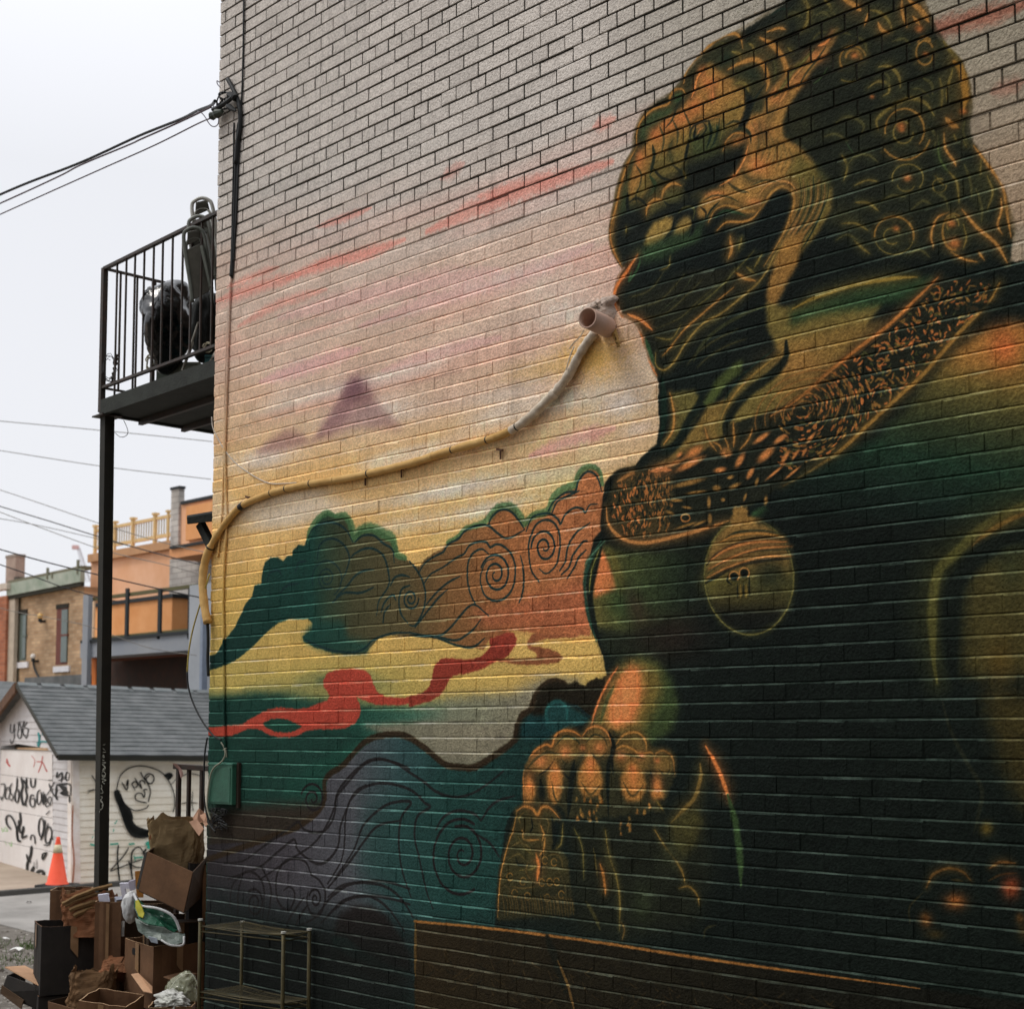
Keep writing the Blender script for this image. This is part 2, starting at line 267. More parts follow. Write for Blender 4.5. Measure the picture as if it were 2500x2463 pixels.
    for p in [K4((-300,720),(-180,640),(-60,560),(0,470),(30,400),(45,330),(100,260),(170,200),(230,185),(300,205),(370,250),(430,290),(480,330),(560,355),(640,340),(720,290),(780,240)),
        K4((0,740),(60,640),(75,540),(80,440),(100,370),(150,320),(220,295),(300,300),(380,330),(430,380),(455,400),(400,440),(385,530),(410,640),(440,780),(470,850)),
        K4((30,720),(110,600),(160,480),(230,410),(290,380),(370,378),(330,440),(315,540),(330,680),(370,800)), K4((0,760),(100,640),(170,540),(230,480),(320,460)),
        K4((0,800),(60,750),(150,735),(250,750),(320,800),(380,890)), K4((0,880),(60,820),(130,795),(200,800),(270,850),(340,950)), K4((680,460),(720,400),(760,370),(830,350)),
        K4((480,500),(520,440),(580,415),(650,430),(680,460)), K4((660,520),(720,560),(760,620)),
        W_((420,880),(560,860),(700,760),(800,690),(900,620),(945,590),(980,640),(1050,665),(1120,655),(1170,600),(1200,520),(1210,420),(1260,350),(1370,220),(1440,170),(1520,155),(1640,180),(1723,220)),
        W_((450,990),(560,950),(680,900),(800,800),(910,715),(935,780),(1010,850),(1090,885),(1160,850),(1220,760),(1240,620),(1290,480),(1340,380),(1420,330)),
        W_((460,1190),(480,1040),(560,950),(610,940),(670,980),(700,1060),(700,1180),(690,1260)), W_((680,900),(740,1020),(750,1140),(720,1290)), W_((1030,960),(1090,1000),(1130,1080),(1120,1180),(1080,1250),(1030,1230),(1000,1150),(1010,1080)),
        W_((1030,960),(1000,880),(940,850),(860,860),(800,940),(785,1060),(810,1160),(870,1210),(910,1150),(915,1080),(880,1045),(840,1070)), W_((1723,1060),(1560,1010),(1420,1010),(1300,1030),(1170,1120),(1060,1260),(960,1310)),
        W_((1723,1170),(1600,1130),(1450,1110),(1300,1130),(1200,1200),(1100,1300)), W_((860,1310),(900,1240),(930,1190),(980,1120)), W_((930,1310),(960,1240),(1000,1180)), W_((545,985),(520,1100),(520,1260)), W_((500,1380),(540,1520),(600,1600)), W_((610,1400),(700,1480),(760,1400),(840,1340))]: LW(p)
    spiral(W_((1045,430))[0], 30, 40, 1.9, 6, WL, 200); spiral(W_((635,1160))[0], 22, 36, 2.0, 6, WL, 230); spiral(W_((1060,1130))[0], 16, 26, 1.5, 6, WL, 200); spiral(K4((600,610))[0], 52, 72, 2.1, 7, WL, 250)
    ring(K4((590,620))[0], 66, 92, 7, WL, 60, 300)
    fill(W_((1240,1560),(1180,1400),(1230,1240),(1330,1180),(1450,1180),(1560,1240),(1640,1360),(1723,1520),(1723,1700),(1500,1700)), (30, 24, 22), .9, 14)
    fill(W_((1180,1390),(1280,1400),(1400,1500),(1600,1600),(1723,1640),(1723,1690),(1500,1620),(1300,1540),(1180,1460)), (30, 72, 66), .6, 10)
    fill(P_((490,2240),(1010,2290),(1010,2600),(490,2600)), (20, 23, 20), .85, 60)  # shade at the foot of the wall painted over the lower left
    paint_lion()
def paint_lion():
    BL = globals()['blob']; global CAN
    BG = CAN.copy()
    sil = U((1500,-40),(1480,10),(1440,35),(1400,60),(1340,90),(1310,125),(1285,160),(1265,182),(1240,192),(1213,218),(1199,250),(1197,285),(1180,312),(1168,350),(1163,380),(1156,410),(1153,440),(1157,468),(1170,492),(1180,506),(1170,522),(1162,548),(1164,572),(1176,592),(1196,600),(1208,615),(1222,650),(1235,690),(1243,720),(1243,760),(1245,800),(1240,838),(1215,858),(1198,880),(1165,890),(1146,915),(1141,960),(1135,1000),(1120,1020),(1110,1060),(1105,1100),(1110,1150),(1118,1190),(1135,1222),(1143,1262),(1148,1290),(1130,1330),(1118,1362),(1075,1375),(1040,1395),(1010,1420),(994,1450),(990,1475),(990,1522),(965,1532),(955,1560),(945,1620),(937,1680),(934,1760),(1000,1800),(1300,1840),(1700,1900),(2100,1960),(2420,2010),(2400,1700),(2370,1350),(2300,1040),(2200,800),(2090,620),(1990,520),(1940,492),(1925,495),(1907,492),(1913,440),(1893,372),(1872,332),(1850,300),(1828,272),(1822,240),(1829,205),(1826,165),(1810,120),(1780,90),(1757,50),(1745,20),(1728,-20),(1700,-70),(1650,-105),(1590,-110),(1540,-85))
    CAN = np.zeros_like(BG); fill(sil, (1, 1, 1), 1, 2); stroke(sil + [sil[0]], 14, (1, 1, 1), 1, .3, (1, 1), 0, raw=True); fill(P_((1008,2240),(1200,2258),(1450,2290),(1750,2338),(2246,2404),(2600,2450),(3500,2560),(3500,3300),(1008,3300)), (1, 1, 1), 1, 1); MASK = np.clip(blur(CAN[..., 0], 2) * 2.2 + (SPK - .5) * .3 * (CAN[..., 0] < .98), 0, 1)[..., None]; CAN = BG.copy()
    fill(sil, [(1150,(20,30,25)),(1900,(17,24,20)),(2500,(18,26,21))], 1, 2)
    g = lambda p, c=G, a=1., s=12: fill(p, c, a, s)
    def s(p, w, c=G, a=.95, so=.62):
        m = tuple(.42 * v + .58 * k for v, k in zip(c, (30, 38, 24)))
        if sum(c) > 180: stroke(p, w * 1.7, m, a * .55, 1.0, (.6, .5), .15); stroke(p, w * .8, tuple(.7 * v for v in c), a * .45, 1.0, (.4, .3), .15)
        stroke(p, w * .38, c, a, .55, (.3, .2), .3)
    def ring(c, rx, ry, w, col, a0=0, a1=360, al=1, soft=.35, ang=0, n=22, R=globals()['ring']):
        m = tuple(.42 * v + .58 * k for v, k in zip(col, (30, 38, 24)))
        if rx > 14: R(c, rx, ry, w * 4, m, a0, a1, al * .6, 1.0, ang, n)
        R(c, rx, ry, w, col, a0, a1, al, .6, ang, n)
    def blob(c, rx, ry, col, al=1, ang=0, hard=1.0, speck=.1, B=globals()['blob']):
        if sum(col) > 330 and hard == 1: B(c, rx * 1.5, ry * 1.5, tuple(.8 * v for v in col), al * .45, ang, 1, .1); al *= .72
        B(c, rx, ry, col, al, ang, hard, speck)
    # broad half-tones first: the dark paint is never flat
    g(B((-200,500),(0,200),(200,0),(500,-150),(900,-150),(1100,0),(1250,150),(1400,400),(1480,700),(1560,1000),(1760,1350),(1800,1700),(1500,1800),(700,1780),(420,1500),(300,1000),(150,900)), (31, 36, 25), .9, 40)
    g(A((140,1600),(180,1350),(300,1000),(450,780),(700,450),(900,300),(1200,300),(1400,500),(1300,800),(1100,1000),(1000,1400),(700,1500),(400,1700)), (50, 52, 30), .9, 30)
    g(C_((330,560),(600,500),(1000,300),(1300,200),(1450,300),(1300,600),(1000,900),(760,1080),(640,1040),(500,760)), (34, 36, 24), .9, 26)
    g(E_((150,950),(500,900),(1000,900),(1050,1200),(900,1500),(700,1800),(400,1850),(200,1700)), (34, 40, 26), .8, 40)
    g(G_((600,1000),(1250,950),(1450,900),(1500,1300),(1400,1700),(900,1750),(640,1700)), (30, 33, 22), .85, 40)
    for c, r, q in [((300,900),90,110), ((1060,950),110,120), ((1080,1280),80,80), ((980,1690),90,90), ((1400,1660),80,100), ((680,420),80,90), ((1200,380),60,80), ((900,150),100,80), ((1450,650),60,120), ((1600,1300),60,140), ((600,1550),90,60), ((520,150),90,70)]: BL(B(c)[0], r*.5, q*.5, (58, 58, 32), .55, 0, 1, .1)
    # mane: green undertone then gold rims
    g(A((320,1000),(330,880),(420,790),(560,750),(560,820),(420,920),(390,1010)), V, .8, 14); g(A((520,720),(560,660),(630,650),(640,700),(600,740)), V, .8, 8)
    g(A((900,420),(960,360),(1060,430),(1180,470),(1220,600),(1120,560),(1000,500)), (28, 44, 32), .9, 14)
    g(A((150,1560),(170,1400),(240,1180),(300,1060),(280,1250),(230,1450),(220,1560)), (44, 62, 38), .9, 12)
    # face
    g(A((240,1330),(262,1240),(320,1110),(400,980),(470,900),(540,840),(620,780),(700,700),(720,600),(760,500),(830,450),(900,510),(980,560),(1070,600),(1110,660),(1110,760),(1080,880),(1000,900),(900,900),(800,900),(720,930),(680,1000),(660,1060),(640,1180),(560,1230),(450,1260),(400,1330),(340,1430),(260,1440)), (146, 104, 48), 1, 10)
    g(A((430,1110),(650,1060),(660,1180),(600,1240),(470,1280),(400,1330),(330,1440),(240,1440),(330,1330)), (92, 84, 40), .85, 16)
    g(A((480,980),(640,930),(700,880),(900,850),(1000,700),(1080,700),(1100,820),(1000,960),(840,1000),(700,1100),(560,1110)), (112, 94, 42), .7, 24)
    for c, r, q in [((540,890),60,40), ((720,760),45,60), ((640,840),50,40), ((760,930),30,40), ((830,600),50,40), ((440,960),50,50), ((770,520),24,40), ((320,1130),30,60), ((845,690),20,30)]: blob(A(c)[0], r*.36, q*.36, (205,112,56), .75)
    g(A((1205,810),(1230,730),(1300,600),(1420,480),(1500,420),(1640,330),(1700,230),(1752,188),(1745,260),(1680,350),(1640,420),(1560,500),(1500,600),(1430,700),(1380,780),(1350,880),(1360,980),(1480,1060),(1560,1150),(1600,1250),(1640,1400),(1700,1340),(1690,1500),(1600,1660),(1480,1800),(1400,1904),(1230,1904),(1340,1680),(1430,1470),(1420,1370),(1360,1330),(1280,1350),(1210,1450),(1160,1520),(1050,1530),(980,1470),(880,1480),(820,1560),(740,1560),(720,1510),(790,1400),(880,1350),(930,1340),(900,1330),(980,1280),(1060,1160),(1090,1050),(1100,960),(1070,900),(1120,820)), (142, 104, 48), 1, 9)
    g(A((1440,1080),(1580,1180),(1700,1330),(1690,1500),(1600,1660),(1480,1800),(1400,1904),(1330,1904),(1440,1680),(1490,1450),(1450,1300),(1350,1280)), (88, 84, 38), .75, 14)
    g(A((1150,1100),(1330,1020),(1440,1120),(1380,1260),(1260,1320),(1150,1420),(1030,1390),(1040,1260)), (150, 108, 50), .8, 18)
    for c, r, q in [((1180,930),70,60), ((1170,1180),70,60), ((1300,690),50,60), ((1430,560),60,50), ((1590,400),60,40), ((1160,1450),60,24), ((1700,250),20,30), ((870,1390),60,24), ((1440,1640),30,50)]: blob(A(c)[0], r*.38, q*.38, (208,118,60), .65)
    # dark hollows of the face
    s(A((1090,640),(1110,740),(1080,860),(1040,910)), 60, KK); g(A((930,1100),(1090,1055),(1070,1150),(970,1290),(880,1335),(760,1360),(640,1420),(540,1420),(500,1360),(560,1290),(660,1190),(800,1140)), (22, 28, 22), .95, 14)
    g(A((720,930),(820,890),(900,930),(900,1060),(800,1120),(700,1120),(680,1010)), (62, 74, 40), .8, 16)
    for p, w, c in [(A((820,860),(840,960),(810,1060)), 22, (22,36,26)), (A((880,880),(880,960),(850,1040)), 14, (30,50,32)), (A((680,1000),(660,1100),(650,1160)), 26, KK), (A((730,900),(720,990),(760,960)), 20, KK), (A((420,1040),(430,1130),(400,1260)), 26, (34,44,28)),
        (A((400,1260),(440,1330),(400,1400)), 30, (44,60,34)), (A((240,1380),(240,1480),(260,1560)), 24, KK), (A((920,1080),(945,1010),(1000,950),(1060,925),(1115,960),(1125,1030)), 24, KG)]: s(p, w, c)
    for p, w, c in [(A((922,1080),(950,1010),(1000,962),(1060,955),(1090,975)), 12, G), (A((1105,1040),(1080,1130),(1040,1210),(980,1280),(900,1330)), 14, (205,125,60)), (A((690,920),(730,870),(800,850),(900,840)), 12, G), (A((640,1220),(650,1260),(660,1280)), 12, Y)]: s(p, w, c)
    blob(A((1030,1012))[0], 20, 10, (185,115,55), .9, -20)
    # muzzle knobs, lip
    g(A((150,1904),(130,1700),(150,1560),(240,1500),(420,1500),(560,1440),(740,1420),(740,1560),(560,1700),(380,1780),(330,1904)), (22, 28, 24), .95, 12)
    g(A((370,1540),(380,1480),(430,1430),(480,1440),(500,1360),(560,1310),(640,1330),(640,1420),(560,1450),(470,1500),(390,1560)), (80, 78, 40), .9, 12)
    s(A((482,1430),(500,1360),(560,1312),(625,1330)), 22, G); s(A((374,1540),(384,1480),(430,1432),(480,1428)), 24, G)
    g(A((358,1760),(370,1680),(430,1590),(520,1550),(572,1560),(560,1630),(500,1710),(400,1770)), (140, 112, 52), 1, 7); g(A((560,1690),(600,1590),(660,1540),(702,1570),(690,1630),(630,1690)), (128, 104, 50), 1, 7)
    g(A((340,1850),(360,1770),(500,1720),(560,1690),(700,1660),(800,1560),(760,1720),(600,1790),(500,1830),(360,1880)), (46, 68, 40), .85, 14)
    for p, w, c in [(A((600,1530),(640,1490),(690,1480),(720,1510),(700,1600)), 16, (60,62,32)), (A((575,1560),(560,1640),(500,1720)), 18, KK), (A((700,1560),(710,1640),(680,1700)), 20, KK),
        (A((820,1590),(860,1510),(930,1472),(1000,1480),(1080,1512),(1160,1508),(1212,1470),(1262,1392),(1325,1342),(1382,1342),(1422,1384),(1432,1450),(1400,1560),(1350,1680),(1280,1800),(1215,1904)), 20, (150,106,48)),
        (A((790,1590),(840,1500),(900,1440)), 14, KG), (A((860,1560),(930,1510),(1010,1520),(1090,1545)), 18, (34,58,36))]: s(p, w, c)
    g(A((1235,1450),(1320,1374),(1385,1384),(1405,1450),(1365,1600),(1275,1760),(1150,1920),(560,1920),(600,1800),(800,1730),(880,1650),(960,1600),(1090,1610),(1190,1530)), (16, 24, 21), 1, 7)
    s(A((880,1650),(950,1590),(1050,1588),(1130,1565),(1192,1495)), 16, G); s(A((975,1690),(985,1780),(962,1850)), 24, (150,100,42)); s(A((1052,1700),(1040,1790)), 14, Y)
    # beard and mane streaks beside the jaw
    for p, w, c in [(A((1570,1260),(1560,1450),(1480,1620),(1380,1760),(1290,1904)), 14, KG), (A((1610,1290),(1600,1450),(1530,1620),(1430,1780),(1350,1904)), 14, (165,112,50)), (A((1650,1330),(1640,1480),(1560,1660),(1460,1820)), 12, KG), (A((1500,1300),(1500,1420),(1450,1560)), 12, KG)]: s(p, w, c)
    # crown curls
    for p, w, c in [(A((60,1980),(118,1720),(160,1470),(225,1200),(300,1060)), 20, G), (A((305,1050),(310,940),(350,850),(430,780),(530,745),(545,690),(580,645),(630,640),(655,680)), 18, G), (A((640,600),(660,520),(720,430),(800,350),(890,285),(950,250),(1015,245),(1050,285),(1062,350)), 20, G),
        (A((985,370),(1040,390),(1055,440)), 22, Y), (A((1185,270),(1270,320),(1340,400),(1378,500),(1370,560)), 34, G), (A((960,500),(1060,450),(1160,430),(1225,490),(1248,590),(1235,650)), 30, G), (A((1010,600),(1080,600),(1110,660)), 20, Y),
        (A((1495,0),(1530,60),(1538,140),(1500,212)), 28, Y), (A((1640,-10),(1690,50),(1702,115)), 18, Y), (A((1060,165),(1130,110),(1220,60),(1290,10)), 24, G), (A((1240,232),(1320,205),(1375,215)), 16, G), (A((1380,340),(1420,380)), 14, Y),
        (A((700,700),(720,640),(740,560),(790,480)), 16, O), (A((1250,120),(1330,70),(1430,60)), 10, KG), (A((1700,260),(1650,310),(1600,330)), 18, O), (A((120,1720),(125,1600),(160,1470),(190,1330),(230,1200),(290,1080)), 16, G), (A((125,1700),(150,1800),(190,1880)), 12, Y),
        (A((230,1620),(230,1670)), 12, Y), (A((1150,380),(1130,330),(1100,310)), 14, Y), (A((1560,360),(1500,440),(1430,500),(1370,600),(1290,690)), 10, (110,110,50))]: s(p, w, c)
    # right mane
    for p, w, c in [(B((345,0),(365,80),(350,170),(315,225)), 26, Y), (B((600,-10),(700,45),(738,80)), 32, G), (B((800,75),(880,95),(940,160),(965,230)), 18, Y), (B((785,100),(765,190)), 16, G), (B((862,165),(885,215),(940,240)), 22, G), (B((1030,0),(1035,90),(1070,200)), 22, G),
        (B((1075,0),(1150,60),(1190,110),(1225,160)), 34, G), (B((1110,120),(1160,180)), 20, G), (B((865,480),(940,478),(1005,540),(1022,630)), 20, Y), (B((790,630),(860,585),(930,600),(938,660),(895,690)), 18, Y), (B((690,1330),(780,1290),(860,1300)), 12, Y),
        (B((700,1450),(790,1455),(865,1510)), 16, Y), (B((600,1600),(700,1600),(790,1650)), 14, Y), (B((690,1720),(740,1770),(800,1815)), 16, Y), (B((860,930),(850,860),(920,790),(1000,740),(1100,705),(1200,740),(1262,830)), 26, Y), (B((1330,300),(1390,370),(1430,440)), 34, Y), (B((1300,560),(1320,680),(1310,780)), 18, Y),
        (B((1400,440),(1450,500),(1480,600),(1488,700),(1470,790)), 50, (140,98,36)), (B((1390,500),(1360,620),(1350,720)), 22, Y), (B((1345,845),(1385,890),(1435,915)), 34, G), (B((1330,950),(1340,1060),(1400,1150),(1420,1190)), 16, G), (B((1400,960),(1420,1010)), 14, Y), (B((1290,1000),(1300,1130),(1370,1240)), 14, (66,80,40)),
        (B((1370,1230),(1425,1310),(1440,1450)), 16, Y), (B((1545,1045),(1600,1120),(1690,1240),(1750,1330),(1772,1450),(1790,1580),(1812,1700)), 20, G), (B((1640,1260),(1680,1380),(1640,1500)), 14, Y), (B((1740,1420),(1742,1510),(1715,1610),(1750,1680)), 16, G), (B((1600,1150),(1590,1260)), 12, Y), (B((1470,1000),(1500,1060)), 14, Y),
        (B((1460,1500),(1570,1630),(1700,1740),(1785,1880)), 22, G), (B((1380,1800),(1460,1850),(1570,1875)), 14, G), (B((1575,1800),(1620,1860)), 12, G), (B((1365,1520),(1280,1565),(1240,1680),(1255,1770)), 16, G), (B((1470,1600),(1490,1700),(1470,1780)), 12, Y), (B((600,1110),(640,1190),(615,1290)), 16, Y), (B((430,1290),(430,1400),(385,1560)), 16, Y), (B((365,1320),(360,1500),(300,1640)), 14, (66,70,34)),
        (B((500,480),(450,560),(400,600)), 12, (52,72,40)), (B((620,1000),(690,1110)), 10, (40,60,36)), (B((1270,1260),(1330,1330)), 12, Y)]: s(p, w, c)
    for c, rx, ry, w, a0, a1 in [((1040,950),70,78,12,0,300), ((1050,930),140,150,14,170,400), ((1050,930),190,215,14,20,140), ((685,410),55,50,22,180,370), ((680,430),95,100,14,150,340), ((660,560),70,26,8,20,150), ((1195,380),62,86,14,0,330), ((1190,300),40,30,22,180,350),
        ((1072,1275),112,100,10,170,400), ((1060,1320),60,50,10,20,170), ((975,1690),140,140,14,180,370), ((975,1690),140,130,8,20,160), ((960,1690),60,56,12,60,330), ((1400,1660),78,128,16,80,300), ((1395,1610),42,60,12,150,360), ((1300,1330),50,50,10,0,300)]:
        ring(B(c)[0], rx*.341, ry*.341, w*.36, Y if w < 14 else (134,96,40), a0, a1, .9, .6)
    for c, r in [((1025,900),26), ((1030,930),18), ((690,400),24), ((1200,390),18), ((1070,1275),24), ((1385,1600),26), ((1405,1740),38), ((990,1635),20), ((820,695),14), ((1155,210),24), ((1470,800),22)]: blob(B(c)[0], r*.36, r*.3, (190,104,46), .9)
    # shallow secondary curls and hair grooves through the dark of the mane
    for p, w in [(B((560,880),(620,840),(700,850),(760,900),(740,960)), 20), (B((470,980),(560,960),(640,1010)), 16), (B((640,1180),(700,1120),(790,1110),(860,1160)), 18), (B((880,1440),(960,1400),(1060,1410)), 16), (B((1100,1500),(1180,1440),(1240,1460)), 18), (B((560,1720),(640,1680),(720,1720)), 14),
        (B((1060,1820),(1160,1790),(1230,1840)), 16), (B((1230,920),(1280,980),(1260,1060)), 20), (B((520,260),(600,230),(660,250)), 18), (B((700,260),(760,300),(780,380)), 16), (B((960,300),(1040,280),(1090,320)), 18), (B((900,520),(940,560),(930,610)), 14), (B((1180,560),(1240,600),(1250,680)), 18), (B((1100,640),(1160,640),(1230,700)), 14),
        (B((1480,1180),(1520,1300),(1530,1420)), 18), (B((1560,1350),(1600,1480),(1600,1600)), 18), (B((1480,860),(1470,960),(1520,1060)), 16), (B((1280,1380),(1340,1420),(1360,1500)), 16), (B((380,300),(440,240),(500,230)), 16), (B((200,120),(260,90),(310,110)), 16), (B((440,120),(520,90),(570,130)), 18),
        (A((560,1010),(540,1080),(560,1160)), 14), (A((1000,120),(1080,60),(1160,40)), 16), (A((1380,140),(1440,110),(1500,130)), 16), (A((1580,120),(1640,90),(1700,130)), 18), (A((860,340),(900,310),(960,320)), 14), (A((1280,420),(1300,500),(1290,580)), 16)]: s(p, w, (74, 72, 38), .8)
    for k in range(9):
        d = k * 26; s(A((1470+d,1270+k*6),(1480+d*.9,1420),(1440+d*.8,1560),(1360+d*.7,1700),(1290+d*.7,1860)), 9, (150, 108, 54) if k % 2 else (30, 42, 28), .7)
    for k in range(7): s(A((1130+k*44,880+k*30),(1180+k*40,1000+k*26),(1160+k*36,1130+k*20)), 7, (96, 84, 44), .35)
    for p, w, c in [(A((850,630),(852,700),(845,740)), 10, (206,120,60)), (A((640,690),(590,770),(560,860),(500,930)), 14, (34,42,28)), (A((690,1010),(690,950),(720,900),(780,872),(840,868)), 14, KK), (A((735,1000),(780,965),(805,920),(785,880)), 12, KK), (A((740,960),(760,930),(785,915)), 8, (180,116,58)),
        (A((900,850),(890,930),(870,1010),(830,1070)), 14, (26,40,28)), (A((920,860),(920,940),(900,1020)), 8, (112,104,52)), (A((420,1200),(460,1250),(500,1280),(560,1290)), 14, KK), (A((250,1450),(300,1420),(350,1440),(380,1480)), 16, KK), (A((640,1330),(680,1380),(680,1440)), 14, KK), (A((500,1440),(540,1470),(600,1460)), 12, KK), 
        (A((1120,800),(1160,700),(1230,600)), 16, (24,34,26)), (A((1180,870),(1200,960),(1180,1050)), 12, (112,84,42)), (A((1290,760),(1250,860),(1240,960)), 14, (120,90,44)), (A((1060,1230),(1120,1290),(1200,1290)), 14, (86,72,38)), (A((960,1310),(1030,1360),(1110,1380)), 16, (40,44,28)), (A((1180,1400),(1240,1330),(1320,1300),(1400,1310),(1450,1370)), 12, (176,120,60)), (A((1350,950),(1440,1010),(1540,1090)), 14, (52,54,32)),
        (A((1500,470),(1420,560),(1370,660),(1320,740)), 14, (186,122,60)), (A((1660,330),(1600,420),(1520,520),(1460,620)), 14, (36,46,30)), (A((940,900),(1000,870),(1060,880)), 14, (30,38,26)), (A((560,1180),(620,1230),(640,1290)), 12, (30,36,26)), (A((330,1330),(300,1400),(310,1460)), 12, (34,40,28)), (A((760,1480),(800,1520),(790,1580)), 12, KK)]: s(p, w * 1.2, c, .72)
    # folds of brow, cheek and beard
    for p, w in [(A((470,900),(500,1000),(480,1110)), 18), (A((560,850),(600,950),(590,1060)), 16), (A((640,790),(680,880),(700,960)), 14), (A((780,1440),(860,1400),(960,1410),(1040,1450)), 12), (A((1120,1330),(1230,1290),(1330,1310)), 10), (A((300,1180),(340,1260),(320,1360)), 14)]: s(p, w, (52, 54, 32), .75)
    for p in [C_((430,560),(560,520),(640,450),(700,360)), C_((480,640),(640,600),(760,500),(860,380)), C_((560,720),(720,680),(860,560),(1000,420)), C_((640,800),(820,720),(980,580),(1120,460)), C_((700,1010),(800,940),(900,860),(1060,760),(1240,660)), C_((880,1080),(960,990),(1100,890),(1280,800)), C_((960,1100),(1060,1010),(1200,930),(1340,880))]: s(p, 9, (84, 78, 40), .5)
    # chin and throat
    for p, w, c in [(C_((282,20),(290,120),(320,220),(375,325)), 14, (150,96,44)), (C_((500,225),(450,300),(400,380),(345,455),(312,560),(342,680),(430,755)), 26, (195,106,48)), (C_((420,690),(520,735),(610,812)), 20, O), (C_((450,360),(430,430),(500,330),(520,240)), 18, V),
        (C_((430,740),(520,850),(555,990),(600,1080),(650,1165)), 13, (190,106,50)), (C_((560,880),(600,990),(640,1100)), 30, V), (C_((1242,482),(1100,600),(980,700),(880,785),(800,880),(740,960),(690,1012)), 13, G), (C_((1660,110),(1565,220),(1500,350),(1425,450),(1300,560),(1150,680),(1000,765),(880,900),(800,1030),(740,1100),(690,1122),(642,1080),(640,990)), 15, (128,104,48)),
        (C_((1500,620),(1300,700),(1100,820),(980,950),(930,1060)), 26, (52,56,32)), (C_((1400,200),(1240,370),(1180,440),(1050,560),(940,640)), 12, (84,80,40)), (C_((1212,110),(1225,190),(1200,262)), 20, G), (C_((1305,100),(1280,185)), 14, Y), (C_((1260,370),(1330,412),(1412,432)), 22, G), (C_((1340,325),(1400,372)), 16, Y), (C_((1455,230),(1400,330)), 18, Y), (C_((750,240),(735,320),(670,350)), 8, Y), (C_((830,770),(760,880),(640,870)), 12, Y), (C_((940,360),(840,520),(640,700)), 8, (50,56,34))]: s(p, w, c)
    blob(C_((600,210))[0], 44, 24, (44,66,38), .6); blob(C_((790,110))[0], 44, 20, (44,62,38), .5)
    # neck
    g(C_((1630,100),(1790,40),(1740,300),(1660,440),(1600,560),(1560,640),(1500,620),(1490,520),(1530,380)), (138, 98, 44), .95, 9)
    g(C_((1490,600),(1690,640),(1920,600),(2400,600),(1904,1250),(1640,1420),(1450,1560),(1150,1640),(1060,1640),(1120,1440),(1230,1280),(1400,1120),(1600,990),(1500,800)), (104, 90, 42), 1, 9)
    g(D_((90,660),(300,580),(620,470),(1000,400),(1240,410),(1060,570),(700,640),(300,700),(90,780)), (40, 66, 38), .9, 16); g(D_((0,900),(500,780),(860,740),(620,950),(400,1120),(0,1420)), (126, 96, 44), .85, 20)
    blob(D_((150,1080))[0], 80, 40, (150,104,50), .6); s(D_((110,648),(300,556),(600,462),(900,412),(1080,402)), 26, (132,108,42))
    g(C_((1120,1180),(1260,1060),(1310,1040),(1300,1140),(1180,1240),(1060,1420),(1000,1380)), (72, 84, 38), .9, 8)
    s(C_((1650,900),(1640,1040),(1520,1170),(1360,1290),(1240,1420),(1180,1560),(1180,1640)), 70, (18,26,20)); s(C_((1600,1000),(1440,1120),(1290,1260),(1190,1400),(1120,1560)), 16, (134,104,46)); s(C_((1560,960),(1400,1080),(1240,1240),(1140,1420)), 12, KG)
    g(C_((735,1310),(930,1270),(990,1350),(960,1480),(870,1590),(760,1700),(680,1710),(750,1580),(770,1430)), (92, 84, 40), 1, 7); s(C_((748,1300),(778,1450),(768,1590),(700,1700)), 18, G)
    g(C_((1040,1400),(1180,1350),(1100,1600),(1180,1700),(1000,1760),(850,1830),(700,1904),(560,1904),(740,1780),(880,1640),(980,1500)), (116, 92, 42), 1, 9)
    s(C_((1010,1270),(965,1400),(885,1530),(810,1680),(690,1790),(550,1870)), 64, (17,28,22)); s(C_((560,1904),(700,1880),(860,1800),(960,1740)), 22, (170,104,50)); s(C_((690,1190),(700,1350),(700,1500),(680,1650)), 50, (18,38,28))
    # collar
    g(D_((1200,420),(1340,400),(1730,425),(1725,500),(1630,615),(1430,805),(1270,1000),(1100,1190),(880,1390),(660,1590),(480,1760),(250,1904)) + E_((1640,420),(1200,700),(800,830),(540,882),(400,855),(300,765),(240,640),(255,500),(320,390),(420,322),(560,296),(780,290),(1000,170),(1160,50)) + D_((-420,1560),(-100,1460),(150,1340),(400,1125),(620,945),(860,755)), (30, 34, 24), 1, 3)
    for p, w, c in [(D_((1240,405),(1100,540),(870,760),(640,940),(400,1130),(150,1350),(-60,1480)), 24, (165,100,44)), (D_((1715,450),(1620,610),(1425,810),(1265,990),(1095,1180),(875,1380),(670,1570),(480,1750),(250,1904),(40,2020)), 28, (138,100,42)), (D_((1640,560),(1500,690),(1380,830)), 8, KK), (D_((1270,440),(1130,570),(900,780),(680,960),(430,1160)), 8, KK)]: s(p, w, c)
    cp = np.array(D_((1260,430),(1690,445),(1600,610),(1400,800),(1240,980),(1060,1180),(860,1370),(640,1560),(420,1760),(150,1904),(0,1904),(0,1470),(420,1160),(680,970),(900,790),(1130,580)))
    def inside(pt, poly):
        c = False; n = len(poly)
        for i in range(n):
            a, b = poly[i], poly[i-1]
            if (a[1] > pt[1]) != (b[1] > pt[1]) and pt[0] < (b[0]-a[0]) * (pt[1]-a[1]) / (b[1]-a[1]) + a[0]: c = not c
        return c
    rr = random.Random(5); cen = D_((190,1430))[0]; n = 0
